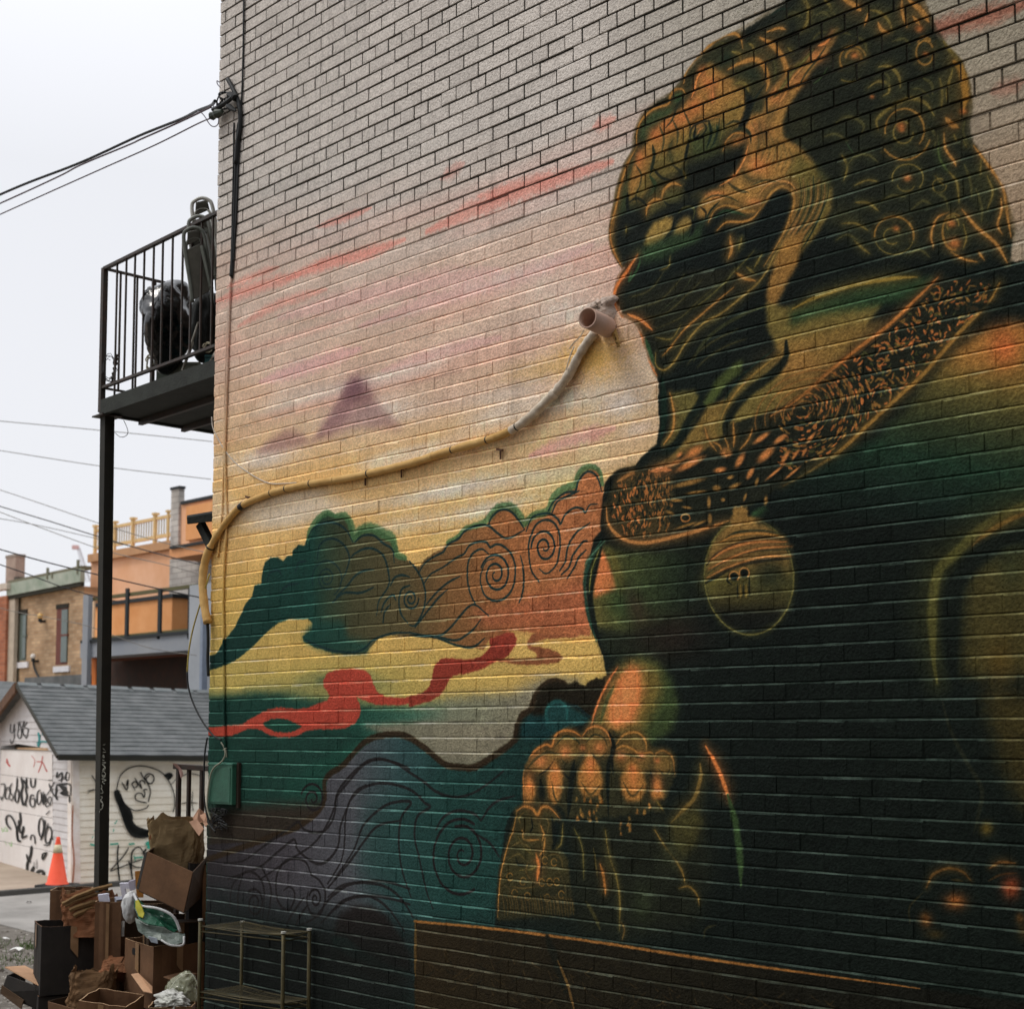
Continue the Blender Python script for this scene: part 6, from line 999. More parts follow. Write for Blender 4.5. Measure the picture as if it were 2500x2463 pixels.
# ---- the iron balcony behind the corner -----------------------------------------------------------------
M_IR = mat('black_iron', (40,42,38), .6, scale=20, col2=(64,44,34), bump=.3, spec=.4); M_DK = mat('deck_iron', (50,54,48), .8, scale=8, col2=(34,36,32), bump=.4)
pA = np.array([WALL_X - .004, WALL_Y + .03, 0]); pB = at(251, 860, 12.09); ZD0, ZD1 = 4.16, 4.27; ZR0, ZR1 = 4.38, 5.36
bal = thing('iron_balcony', 'rusty black iron balcony on a tall square post behind the wall corner', 'balcony', (pB[0], pB[1], GZ))
h2 = lambda p, z: np.array([p[0], p[1], z]); dAB = (pA - pB) / np.linalg.norm(pA - pB); dBC = np.array([0, 1.0, 0]); pC = pB + dBC * 2.6; pA2 = pA + dAB * .0; pD = pA2 + dBC * 2.6
q = MB(); q.hexa([h2(p, ZD0 + .01) for p in (pB, pA2, pD, pC)], [h2(p, ZD1) for p in (pB, pA2, pD, pC)]); q.build('deck', M_DK, bal)
for a, b in ((pB, pA2), (pB, pC), (pC, pD)):
    q = MB(); n_ = np.cross(b - a, [0,0,1]); n_ /= np.linalg.norm(n_); q.bar(h2(a, (ZD0+ZD1)/2) , h2(b, (ZD0+ZD1)/2), .04, ZD1 - ZD0 + .012); q.build('edge_beam', M_DK, bal)
for t in (.35, .75, 1.15, 1.6, 2.1):
    q = MB(); q.bar(h2(pB + dBC * t, ZD0 - .01), h2(pA2 + dBC * t, ZD0 - .01), .035, .05); q.build('joist', M_IR, bal)
pp_ = h2(at(249, 2200, 12.09), GZ); pt_ = h2(at(262, 1025, 12.09), ZD0)
q = MB(); q.bar(pp_, pt_, .084, .084, up=(dAB[0], dAB[1], 0)); q.build('post', mat('post_black', (34,34,28), .7, scale=10, col2=(44,42,34), bump=.2), bal); q = MB(); q.bar(h2(pt_, ZD0 - .012), h2(pt_, ZD0), .18, .18, up=(dAB[0], dAB[1], 0)); q.build('post_plate', M_IR, bal)
q = MB(); q.bar(h2(pB, ZD0 + .02), h2(pB, ZR1 + .005), .042); q.build('corner_post', M_IR, bal)
L_ = np.linalg.norm(pA2 - pB)
for nm, z, a, b, w in (('top_rail', ZR1, pB, pA2, .034), ('bottom_rail', ZR0, pB, pA2, .03), ('top_rail', ZR1, pB, pC, .026), ('bottom_rail', ZR0, pB, pC, .022)):
    q = MB(); q.bar(h2(a, z), h2(b, z), w, w * .7); q.build(nm, M_IR, bal)
def colx(px_, line=(pA, pB)):
    a, b = line; best = None
    r = ray(px_, 800); n_ = np.cross([r[0], r[1], 0], [0, 0, 1]); t = -((b - CAM) @ n_) / ((a - b) @ n_); return b + (a - b) * t
for i, x in enumerate((283, 305.5, 326.5, 349, 372, 394, 418, 443, 464, 489, 516)):
    p = colx(x); q = MB(); q.bar(h2(p, ZD1 if i in (0, 2) else ZR0), h2(p, ZR1), .013); q.build('baluster', M_IR, bal)
for x in (292, 333, 374):
    p = colx(x, (pC, pB)); q = MB(); q.bar(h2(p, ZR0), h2(p, ZR1), .014 if x < 370 else .03); q.build('baluster', M_IR, bal)
for t in (.9, 1.2, 1.5, 1.8, 2.1, 2.4):
    p = pB + dBC * t; q = MB(); q.bar(h2(p, ZR0), h2(p, ZR1), .013); q.build('baluster', M_IR, bal)
# scratched handwriting on the post
q = MB(); pl_ = vplane(h2(at(252, 1900, 12.03), 1), dAB); PS = R_(0, 1640, 260/1904.)
pen = [(PS((1885,1290),(1810,1330),(1880,1400)), .8), (PS((1890,1430),(1830,1440),(1820,1500),(1860,1530),(1850,1480),(1820,1560),(1870,1580)), .9), (PS((1820,1610),(1890,1620),(1830,1650),(1880,1690),(1840,1740),(1880,1760)), .8), (PS((1840,1780),(1800,1830),(1880,1860),(1840,1900)), .8)]
for p, w in pen: spray(q, pl_, p, w, .03)
for p in (R_(220,1860,300/1904.)((170,20),(240,90),(190,120),(240,180),(200,230),(180,190)), R_(220,1860,300/1904.)((160,250),(250,280),(190,300),(230,340)), R_(220,1860,300/1904.)((130,340),(180,360),(170,420),(120,400),(130,340),(200,470),(140,480),(120,530),(190,540),(160,600),(200,640),(180,680)), R_(220,1860,300/1904.)((150,560),(200,650),(170,740),(130,700),(150,780))): spray(q, pl_, p, .9, .03)
q.build('scratched_writing', mat('chalk', (170,170,156), .9, bump=0), bal)
# folding chairs leaning behind the rail
def fchair(dep, dx, dy, m, mp, lb):
    t = thing('folding_chair', lb, 'folding chair', at(490 + dx, 740 + dy, dep), 'folded chairs on the balcony')
    A_ = lambda x, y, k=0: at(x + dx, y + dy, dep + k)
    q = MB(); q.tube([A_(x, y) for x, y in crv([(470,738),(464,690),(456,640),(450,600),(449,572),(457,562),(472,556),(488,560),(498,574),(508,630),(515,690),(518,738)])], .0145, 8); q.build('frame', m, t, True)
    q = MB(); q.tube([A_(x, y, .05) for x, y in crv([(466,700),(460,650),(455,610),(458,590),(474,582),(492,590),(504,640),(512,700)])], .011, 8); q.build('seat_frame', m, t, True)
    q = MB(); f = [A_(x, y) for x, y in ((452,612),(492,593),(522,705),(470,734))]; b = [A_(x, y, .016) for x, y in ((452,612),(492,593),(522,705),(470,734))]; q.hexa(f, b); q.build('seat', mp, t, bevel=.004)
    q = MB(); q.hexa([A_(x, y, .04) for x, y in ((458,566),(486,560),(492,584),(456,600))], [A_(x, y, .052) for x, y in ((458,566),(486,560),(492,584),(456,600))]); q.build('backrest', mp, t, bevel=.004)
    q = MB(); q.bar(A_(492, 600, -.03), A_(514, 700, -.03), .012, .03); q.build('hinge_bar', m, t)
M_CH = mat('chair_metal', (214,214,206), .5, scale=8, col2=(170,172,164), metal=.1, bump=.05); M_CP2 = mat('chair_panel', (84,82,72), .7, scale=12, col2=(64,62,54))
fchair(11.0, 0, 0, mat('chair_metal_dark', (116,120,112), .5, scale=8, col2=(84,88,80), metal=.1), M_CP2, 'lower folded metal chair with dark panel seat, nearest the balcony rail')
fchair(11.12, 12, -28, mat('chair_metal_mid', (150,152,144), .5, scale=8, col2=(104,108,100), metal=.1), M_CP2, 'middle folded metal chair tucked behind the lower one')
fchair(11.24, 20, -72, M_CH, M_CP2, 'tallest folded chair, its pale tube loop rising above the balcony rail')
# rubbish bag
def crumple(o, amp, freq, seed, fine=.4):
    for v in o.data.vertices:
        p = v.co * freq + Vector((seed, seed * .7, seed * .3)); d = noise.noise_vector(p) * amp + noise.noise_vector(p * 2.7) * amp * fine; v.co += Vector(d)
def icobag(name, c, r, m, parent, amp, freq, seed, sub=5, ridge=0., lab=None, taper=0.):
    bm = bmesh.new(); bmesh.ops.create_icosphere(bm, subdivisions=sub, radius=1)
    for v in bm.verts:
        p = v.co.copy(); k = 1 + .5 * amp * noise.noise(p * freq + Vector((seed,)*3)) + ridge * (.5 - abs(noise.noise(Vector((p.x*freq*1.3, p.y*freq*1.3, p.z*freq*2.6)) + Vector((seed*2,)*3)))) + (.16 * abs(noise.noise(Vector((p.x*1.6 + p.z, p.y*1.6, p.z*7 + p.x*2.5)) + Vector((seed,)*3))) if ridge and ridge < .2 else 0); tz = 1 - taper * p.z
        v.co = Vector((p.x * r[0] * k * tz, p.y * r[1] * k * tz, p.z * r[2] * (1 + .4 * (k - 1))))
    me = bpy.data.meshes.new(name); bm.to_mesh(me); bm.free(); me.materials.append(m); me.polygons.foreach_set('use_smooth', [True] * len(me.polygons))
    o = bpy.data.objects.new(name, me); C.objects.link(o); o.location = V3(c)
    if parent: o.parent = parent; o.matrix_parent_inverse = parent.matrix_world.inverted()
    return o
M_BAG = mat('black_plastic', (12,15,15), .17, bump=1.0, bscale=6, spec=.7, stretch=(1.2,1.2,3.6)); bc_ = at(408, 790, 11.75)
bg_ = icobag('rubbish_bag', bc_, (.185, .18, .35), M_BAG, None, 1.1, 1.15, 6.3, 5, .15, taper=-.02); tag(bg_, 'full black plastic rubbish bag leaning on the balcony rail', 'rubbish bag'); bg_.rotation_euler = (0, .18, .3)
M_BIN = mat('grey_bin', (96,104,92), .6, scale=6, col2=(70,78,68)); z0 = ZD1 + .002
def obox(name, x0, x1, y0, y1, dep, dd, m, lb, cat):
    a = at(x0, 1793, dep); b = at(x1, 1793, dep); f = at((x0+x1)/2, y0, dep)[2]; g_ = max(z0, at((x0+x1)/2, y1, dep)[2]); e = np.array([FH[0], FH[1], 0]) * dd; th_ = .008
    t = thing(name, lb, cat, h2((a+b)/2, g_)); q = MB(); c = [h2(a,0), h2(b,0), h2(b+e,0), h2(a+e,0)]
    q.hexa([p + [0,0,g_] for p in c], [p + [0,0,g_+.02] for p in c])
    for i in range(4):
        p, r = c[i], c[(i+1)%4]; inn = (sum(c) / 4); p2 = p + (inn-p)*.06; r2 = r + (inn-r)*.06; q.hexa([p+[0,0,g_+.02], r+[0,0,g_+.02], r2+[0,0,g_+.02], p2+[0,0,g_+.02]], [p+[0,0,f], r+[0,0,f], r2+[0,0,f], p2+[0,0,f]])
    q.build('shell', m, t)
    q = MB()
    for i in range(4): q.bar(c[i]+[0,0,f], c[(i+1)%4]+[0,0,f], .018, .016)
    q.build('rim', m, t); return t
obox('storage_bin', 364, 398, 862, 945, 11.75, .3, M_BIN, 'dull grey bin under the left side of the black bag', 'bin'); obox('storage_bin', 396, 470, 868, 960, 11.5, .35, mat('pale_bin', (120,122,108), .7, scale=5, col2=(90,94,82)), 'wide pale grey bin below the black bag behind the deck edge', 'bin')
obox('storage_bin', 484, 560, 850, 930, 11.0, .35, mat('teal_bin', (44,92,92), .5, scale=5, col2=(34,70,72)), 'small teal bin at the right end of the balcony', 'bin')
for (x0, y0, x1, y1), lb, d in (((445,905,500,735), 'longest pale stick leaning from the deck up to the chairs', 11.15), ((452,890,484,800), 'short thin stick beside the longest stick', 11.2), ((512,884,524,862), 'stub of pale stick beside the teal bin', 10.95)):
    q = MB(); q.tube([at(x0, y0, d), at((x0+x1)/2+1, (y0+y1)/2, d), at(x1, y1, d + .1)], .008, 6); tag(q.build('stick', mat('pale_stick', (150,146,134), .6, scale=20)), lb, 'stick', 'sticks on the balcony')
icobag('dark_bundle', at(504, 800, 11.3), (.09, .12, .27), mat('dark_cloth', (30,34,32), .7, scale=4, col2=(20,24,22), bump=.6, bscale=12), None, .6, 2.2, 8.1, 4, .3); tag(bpy.data.objects['dark_bundle'], 'dark shapeless bundle under the folded chairs', 'bundle')
for nm, cx, cy, rr_, n, m, lb, d in (('wire_coil', 266, 905, 26, 5, 'wire_dark', 'tangle of thin wire hooked on the left balcony corner', 12.0), ('rope_coil', 366, 890, 14, 4, 'pale_rope', 'pale loop of cord hanging on the lower balcony rail', 11.75), ('hook_wire', 508, 850, 18, 2, 'pale_rope', 'pale bent wire on the right of the balcony rail', 10.95)):
    q = MB(); rs = random.Random(cx)
    for k in range(n):
        a0 = rs.random() * 6; q.tube([at(cx + (rr_ * rs.uniform(.5, 1)) * math.cos(a0 + t) * .8, cy + rr_ * rs.uniform(.9, 1.1) * math.sin(a0 + t) * (.6 if nm == 'hook_wire' else 1.1) - k * 3, d + .02 * math.sin(3*t)) for t in np.linspace(0, 5.4, 14)], .0028 if nm == 'wire_coil' else .005, 4)
    tag(q.build(nm, mat('pale_rope', (178,170,146), .8) if m != 'wire_dark' else M_WD), lb, 'wire')
q = MB(); q.tube([at(x, y, 12.0) for x, y in crv([(285,865),(284,880),(280,900),(276,920),(274,935)])], [.012 + .006 * math.sin(i * 1.7) for i in range(25)], 6); tag(q.build('dry_vine', mat('dry_vine', (60,52,40), .9)), 'knotted dark dry vine tied to a bar at the left end of the balcony', 'vine')
q = MB(); q.tube([at(x, y, 12.0) for x, y in crv([(302,1026),(310,1044),(312,1058),(304,1066),(292,1066),(280,1056)])], .003, 4); tag(q.build('loose_wire', M_WD), 'thin loose wire loop hanging under the balcony deck', 'wire')
# black stair rail below
sr = thing('stair_railing', 'black stair handrail with three uprights behind the cardboard pile', 'railing', h2(at(460, 1793, 11.2), GZ)); rp = lambda x, y, d: at(x, y, d)
q = MB(); q.bar(rp(426,1870,11.75), rp(520,1876,11.6), .05, .042); q.build('top_rail', M_IR, sr, bevel=.004)
for x, y0, w in ((437,1870,.032),(462,1872,.026),(494,1876,.03)):
    d = 11.75 - .15 * (x - 426) / 94; p = rp(x, y0, d); q = MB(); q.bar(h2(p, GZ), p, w); q.build('upright', M_IR, sr)
q = MB(); q.add([rp(420,1862,11.690), rp(432,1864,11.690), rp(444,1878,11.680), rp(448,1892,11.690), rp(442,1900,11.700), rp(436,1880,11.710)], [(0,1,5),(1,2,5),(2,3,4,5)]); q.add([rp(420,1862,11.695), rp(432,1864,11.695), rp(444,1878,11.685), rp(448,1892,11.695), rp(442,1900,11.705), rp(436,1880,11.715)], [(0,5,1),(1,5,2),(2,5,4,3)]); tag(q.build('torn_tape', mat('torn_tape', (196,160,150), .7)), 'scrap of torn pinkish tape on the end of the stair handrail', 'tape')
# ---- traffic cone ---------------------------------------------------------------------------------------
cp_ = gp(139, 2172); cone = thing('traffic_cone', 'orange traffic cone with a pale reflective band beside the garage corner', 'traffic cone', (cp_[0], cp_[1], GZ + .05)); zc = GZ + .05
q = MB(); yaw = .5; c_, s_ = math.cos(yaw), math.sin(yaw); K = [(cp_[0] + (i*c_ - j*s_) * .235, cp_[1] + (i*s_ + j*c_) * .235) for i, j in ((-1,-1),(1,-1),(1,1),(-1,1))]
q.hexa([(x, y, zc) for x, y in K], [(x, y, zc + .04) for x, y in K]); q.build('base', mat('cone_rubber', (36,38,38), .8), cone, bevel=.01)
prof = [(.17, .038), (.165, .05), (.148, .07), (.03, .70), (.028, .73), (.018, .735)]; rad = lambda z: .148 + (.03 - .148) * (z - .07) / .63
q = MB(); q.lathe((cp_[0], cp_[1], zc), prof, 32); q.build('body', mat('cone_orange', (255,104,72), .5, scale=3, col2=(244,84,54), bump=.05), cone, True)
q = MB(); q.lathe((cp_[0], cp_[1], zc), [(rad(.50) + .001, .50), (rad(.50) + .005, .50), (rad(.62) + .005, .62), (rad(.62) + .001, .62)], 32); q.build('reflective_band', mat('cone_band', (226,214,176), .4), cone, True)
# ---- cardboard and paper heap ---------------------------------------------------------------------------
def kraft(name, c1, c2, sc=5.): return mat(name, c1, .85, scale=sc, col2=c2, bump=.25, bscale=30, spec=.2)
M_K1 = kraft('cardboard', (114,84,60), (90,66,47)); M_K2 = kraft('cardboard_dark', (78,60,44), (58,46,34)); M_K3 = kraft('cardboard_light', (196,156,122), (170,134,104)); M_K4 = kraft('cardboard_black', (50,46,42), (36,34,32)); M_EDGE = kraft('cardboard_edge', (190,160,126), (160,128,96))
M_TP = mat('parcel_tape', (150,118,84), .3, scale=9, col2=(120,92,64), spec=.5)
M_PB = kraft('paper_bag_brown', (126,98,68), (88,68,46), 9.); M_PR = kraft('paper_bag_rust', (140,92,62), (96,66,44), 9.)
def solid(q, P, th, n=None):
    """a cardboard panel: polygon P with thickness th"""
    P = [np.array(p, float) for p in P]; nn = np.cross(P[1] - P[0], P[2] - P[0]); nn /= np.linalg.norm(nn); m_ = len(P)
    q.add([p + nn * th / 2 for p in P] + [p - nn * th / 2 for p in P], [tuple(range(m_)), tuple(range(2*m_-1, m_-1, -1))] + [(i, (i+1) % m_, m_ + (i+1) % m_, m_ + i) for i in range(m_)])
def carton(lb, c, dims, yaw, m, inner=None, flaps=(), tilt=(0, 0), group=None, open_=True, name='cardboard_box', tape=True):
    """open cardboard box: c = centre of the base, dims = (w, d, h); yaw measured from the wall direction"""
    w, d, h = dims; t = thing(name, lb, 'cardboard box', c, group); Rm = Matrix.Rotation(yaw, 3, 'Z') @ Matrix.Rotation(tilt[0], 3, 'X') @ Matrix.Rotation(tilt[1], 3, 'Y'); R = np.array(Rm)
    X = lambda x, y, z: np.array(c) + R @ np.array([x, y, z]); q = MB(); th = .007; r = random.Random(int(abs(c[0] * 1000)))
    k = [(-w/2,-d/2),(w/2,-d/2),(w/2,d/2),(-w/2,d/2)]
    solid(q, [X(*p, .005) for p in k], th); q.build('bottom', m, t)
    for i in range(4):
        a, b = k[i], k[(i+1) % 4]; n = 7; q = MB(); v = []; nn = np.array([b[1]-a[1], -(b[0]-a[0])]); nn = nn / np.linalg.norm(nn)
        for j in range(n):
            s_ = j / (n-1); x, y = a[0] + (b[0]-a[0]) * s_, a[1] + (b[1]-a[1]) * s_; bow = math.sin(s_ * math.pi) * r.uniform(-.004, .012); hh = h + r.uniform(-.006, .004)
            for z, o in ((0, 0), (h * .5, bow * .7), (hh, bow)): v += [X(x + nn[0]*o, y + nn[1]*o, z), X(x + nn[0]*(o-th), y + nn[1]*(o-th), z)]
        f = []
        for j in range(n-1):
            for l in range(2):
                o = j*6 + l*2; f += [(o, o+6, o+8, o+2), (o+1, o+3, o+9, o+7)]
            o = j*6; f += [(o+4, o+10, o+11, o+5), (o, o+1, o+7, o+6)]
        f += [(0,2,3,1),(2,4,5,3), ((n-1)*6, (n-1)*6+1, (n-1)*6+3, (n-1)*6+2), ((n-1)*6+2, (n-1)*6+3, (n-1)*6+5, (n-1)*6+4)]
        q.add(v, f)
        for j in range(n-1): q.mi[j*6 + 4] = 1
        q.build('side', [m, M_EDGE if m is not M_K4 else M_K1], t)
        if tape and i in (0, 3) and h > .3:
            q = MB(); s0, s1 = (.44, .56); e = .0015 + .013; pts = [((a[0] + (b[0]-a[0]) * s_) + nn[0]*e, (a[1] + (b[1]-a[1]) * s_) + nn[1]*e) for s_ in (s0, s1)]
            solid(q, [X(*pts[0], h * .99), X(*pts[1], h * .985), X(*pts[1], h * r.uniform(.5, .7)), X(*pts[0], h * r.uniform(.5, .7))], .001); q.build('tape', M_TP, t)
    for side, ang, ln in flaps:
        a, b = k[side], k[(side+1) % 4]; nn = np.array([b[1]-a[1], -(b[0]-a[0])]); nn = nn / np.linalg.norm(nn); q = MB()
        P0, P1 = X(a[0], a[1], h), X(b[0], b[1], h); o = R @ np.array([nn[0] * math.cos(ang), nn[1] * math.cos(ang), math.sin(ang)]) * ln; e = (P1 - P0) * .03
        q_ = [P0, P1, P1 + o * r.uniform(.94, 1.02) - e, P0 + o * r.uniform(.94, 1.02) + e]; solid(q, q_, .006); q.build('flap', m, t)
    return t, X
def sheetpoly(name, pts, m, lb, cat, th=.006, wob=0):
    """torn or folded sheet: list of (x, y, depth) in the heap"""
    q = MB(); solid(q, [at(*p) for p in pts], th); return tag(q.build(name, m), lb, cat)
def strip(pts, m, nm, par, r):
    q = MB(); q.tube([at(*p) for p in cr(pts, 4)], r, 6); return q.build(nm, m, par, True)
def paperbag(lb, base, top, w0, w1, dep, m, seed, group='brown paper bags in the heap', jag=.03, lean=0, inn=None, ry=.62, name='paper_bag'):
    """crumpled open paper bag between two points of its axis"""
    base, top = np.array(base, float), np.array(top, float); t = thing(name, lb, 'paper bag', base, group); r = random.Random(seed); ax = top - base; n, K = 56, 26; v = []
    u = RGT.copy(); b = np.cross(ax / np.linalg.norm(ax), u)
    for j in range(K):
        s_ = j / (K-1); ww = w0 + (w1 - w0) * s_
        for k in range(n):
            a = 2*math.pi*k/n; cx, cy = math.cos(a), math.sin(a); pw = lambda x: math.copysign(abs(x) ** .55, x)
            nz1 = noise.noise(Vector((cx*2.2, cy*2.2, s_*3.0 + seed))); nz2 = noise.noise(Vector((cx*5, cy*5, s_*8 + seed))); nz3 = abs(noise.noise(Vector((cx*3.5 + s_*2, cy*3.5, s_*5 - seed))))
            k_ = 1 + .16 * nz1 + .09 * nz2 - .14 * nz3
            p = base + ax * s_ + (u * pw(cx) * ww / 2 + b * pw(cy) * ww * ry / 2) * k_
            if j == K-1: p = p + ax / np.linalg.norm(ax) * (jag * noise.noise(Vector((a * 2.2, seed, 0))) * 2 + r.uniform(-1, 1) * jag * .25)
            v.append(p)
    f = [(j*n+k, j*n+(k+1)%n, (j+1)*n+(k+1)%n, (j+1)*n+k) for j in range(K-1) for k in range(n)]; f.append(tuple(range(n))[::-1])
    q = MB(); q.add(v, f); o = q.build('paper', m, t, False)
    md = o.modifiers.new('s', 'SOLIDIFY'); md.thickness = .002
    if inn:
        v = [base + ax * .8 + (np.array(v[(K-1)*n + k]) - (base + ax)) * .92 for k in range(n)]; q = MB(); c = base + ax * .74; q.add([*v, c], [(k, (k+1) % n, n) for k in range(n)]); q.build('crumpled_filling', inn, t)
    return t
GB = 'cardboard boxes in the heap'
def gnd(x, d): p = at(x, 1793, d); return np.array([p[0], p[1], GZ + .004])
def lift(x, y, d): return at(x, y, d)
W0 = math.atan2(RGT[1], RGT[0])
# back: tall dark carton standing by the wall, orange slip of card
carton('tall dark brown carton standing upright against the wall corner behind the tilted box', gnd(500, 11.5) , (.22, .3, 1.34), W0 + .3, M_K4, group=GB)  # near-black card: the corner's shadow is put into its colour
# support stack under the top box
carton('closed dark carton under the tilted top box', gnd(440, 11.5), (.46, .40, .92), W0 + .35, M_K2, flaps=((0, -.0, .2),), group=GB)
sheetpoly('cardboard_sheet', [(329,2126,11.9),(352,2124,11.9),(350,2190,11.9),(334,2190,11.9)], kraft('ochre_card', (196,138,70), (170,116,56)), 'small ochre strip of card showing left of the tilted box', 'cardboard sheet')
# tilted top box holding the tall bag
tb = thing('cardboard_box', 'tilted open brown carton on top of the heap holding the tall paper bag', 'cardboard box', lift(410, 2200, 11.2), GB)
def quad(nm, m, pts, par, th=.007): q = MB(); solid(q, [at(*p) for p in pts], th); return q.build(nm, m, par)
quad('side', M_K1, [(361,2078,11.15),(471,2128,10.85),(449,2226,10.9),(339,2172,11.2)], tb); quad('side', M_K2, [(471,2128,10.85),(505,2090,11.3),(500,2180,11.35),(449,2226,10.9)], tb); quad('side', M_K2, [(361,2078,11.15),(400,2050,11.6),(378,2150,11.65),(339,2172,11.2)], tb); quad('edge_flap', M_K4, [(361,2078,11.15),(354,2082,11.2),(334,2168,11.25),(339,2172,11.2)], tb, .01)  # dark card on the turned-away sides: their shade put into the colour
quad('bottom', M_K2, [(339,2174,11.2),(449,2228,10.9),(500,2182,11.35),(378,2152,11.65)], tb)
paperbag('tall crumpled brown paper bag standing open at the top of the heap', at(430, 2180, 11.42), at(432, 1998, 11.4), .37, .43, .3, kraft('paper_bag_olive', (156,134,98), (112,94,66), 7.), 2, jag=.045, inn=M_PR, ry=.5)
q = MB(); rs = random.Random(9)
for p in ([(470,1996,11.1),(486,1972,11.1),(500,1984,11.12),(494,2006,11.08),(480,2010,11.06)], [(488,1990,11.05),(508,1980,11.05),(510,2012,11.0),(498,2006,11.0)], [(462,2006,11.0),(480,1998,11.0),(498,2022,10.95),(486,2040,10.95),(474,2024,11.0)], [(496,2006,10.98),(512,2010,10.96),(512,2022,10.96),(500,2016,10.96)], [(500,1966+20,11.1),(512,1990,11.1),(512,2000,11.1)]): solid(q, [at(*z) for z in p], .004)
tag(q.build('torn_paper', kraft('torn_kraft', (214,174,148), (176,136,110))), 'torn scraps of light kraft paper sticking out right of the tall bag', 'torn paper')
# left: dark open carton with a paper bag stuffed in, label carton, corner carton
carton('large nearly black open carton at the left of the heap', gnd(183, 12.15) + np.array([0,0,.27]), (.50, .46, .53), W0 + .42, M_K4, group=GB)
carton('low dark carton holding up the nearly black carton', gnd(190, 12.2), (.56, .5, .26), W0 + .40, M_K4, group=GB)
carton('small brown carton edge showing behind the wide paper bag', gnd(185, 12.7) + np.array([0,0,.55]), (.3, .3, .46), W0 + .1, M_K1, group=GB)
paperbag('wide rust brown paper bag bulging out of the black carton', at(212, 2290, 11.9), at(216, 2182, 12.0), .34, .42, .3, M_PR, 7, jag=.05, inn=M_PB, ry=.7)
q = MB()
for k, (p0, p1, w_) in enumerate((((152,2206),(276,2160),.016), ((158,2212),(270,2176),.012), ((168,2222),(282,2196),.02), ((180,2236),(262,2210),.02))): 
    a, b = at(*p0, 11.8), at(*p1, 11.9); pts = [a + (b-a) * t + np.array([0,0,.02*math.sin(t*3.1)]) + RGT * .006 * math.sin(t * 17 + k) for t in np.linspace(0, 1, 14)]; q.tube(pts, w_, 5)
tag(q.build('rolled_paper', kraft('rolled_kraft', (140,112,74), (96,74,50), 12.)), 'rolled strips of crumpled kraft paper along the rim of the wide bag', 'paper')
t, X = carton('brown carton with a white shipping label beside the wide bag', gnd(284, 11.75), (.20, .30, 1.02), W0 + .04, M_K1, group=GB)
lf = vplane(at(278, 2265, 11.50), RGT); slab(lf, [(276,2250),(304,2247),(303,2284),(277,2286)], .0, .003, mat('label_white', (206,206,200), .6, bump=0), 'label', t)
q = MB()
for i, (x0, x1) in enumerate(((278,288),(278,286),(279,292),(279,284))): spray(q, lf, [(x0, 2258 + i*4), (x1, 2257.6 + i*4)], 1.3, .002, False)
for i, x in enumerate((293,295,296.5,299,301,302)): spray(q, lf, [(x, 2262), (x, 2282)], .7 + .5 * (i % 2), .002, False)
q.build('label_print', mat('print_grey', (60,64,66), .7, bump=0), t)
fm = thing('white_packing_foam', 'white angled foam packing corner poking up behind the label carton', 'packing foam', at(255, 2200, 11.6)); M_FM = mat('foam_white', (226,226,238), .8, scale=6, col2=(210,210,222))
quad('foam_bar', M_FM, [(240,2183,11.6),(263,2180,11.6),(267,2196,11.6),(266,2232,11.6),(256,2233,11.6),(254,2199,11.6),(243,2199,11.6)], fm, .03)
fm = thing('white_packing_foam', 'tall white foam packing strip beside the plastic sack', 'packing foam', at(305, 2180, 11.6)); quad('foam_bar', M_FM, [(293,2155,11.6),(315,2154,11.6),(318,2168,11.6),(306,2168,11.6),(312,2200,11.6),(302,2200,11.6)], fm, .03); quad('foam_bar', mat('foam_lilac', (196,190,206), .8), [(315,2150,11.5),(330,2146,11.5),(330,2170,11.5),(318,2173,11.5)], fm, .03)
fm = thing('white_packing_foam', 'crumpled grey white wrap between the foam pieces', 'packing foam', at(282, 2220, 11.6)); quad('foam_bar', mat('foam_grey', (170,174,186), .8, scale=9), [(280,2190,11.62),(298,2189,11.62),(299,2196,11.6),(286,2198,11.6),(288,2228,11.6),(268,2232,11.6),(270,2216,11.62),(282,2212,11.62)], fm, .02)
cc = at(375, 2310, 10.95); yawc = W0 + .62; w_, d_ = .40, .56; ctr = np.array([cc[0], cc[1], 0]) + np.array([math.cos(yawc), math.sin(yawc), 0]) * w_/2 + np.array([-math.sin(yawc), math.cos(yawc), 0]) * d_/2
t, X = carton('big brown middle carton with a dark hand hole', (ctr[0], ctr[1], cc[2] - .46), (w_, d_, .46), yawc, M_K1, group=GB)
q = MB(); solid(q, [X(-w_/2 - .008, y, z) for y, z in ((-.02,.36),(.10,.36),(.11,.385),(.10,.41),(-.02,.41),(-.03,.385))], .006); q.build('hand_hole', mat('hole_dark', (20,20,20), .9), t)
carton('closed brown carton carrying the big middle carton', (ctr[0], ctr[1], GZ + .004), (w_ + .05, d_ + .04, cc[2] - .46 - GZ - .012), yawc, M_K1, group=GB)
carton('added dark block standing in for the brown shadow behind the green sack', gnd(372, 11.95), (.42, .3, .98), W0 + .2, M_K2, group=GB)  # dark carton added where only shadow lies between the boxes
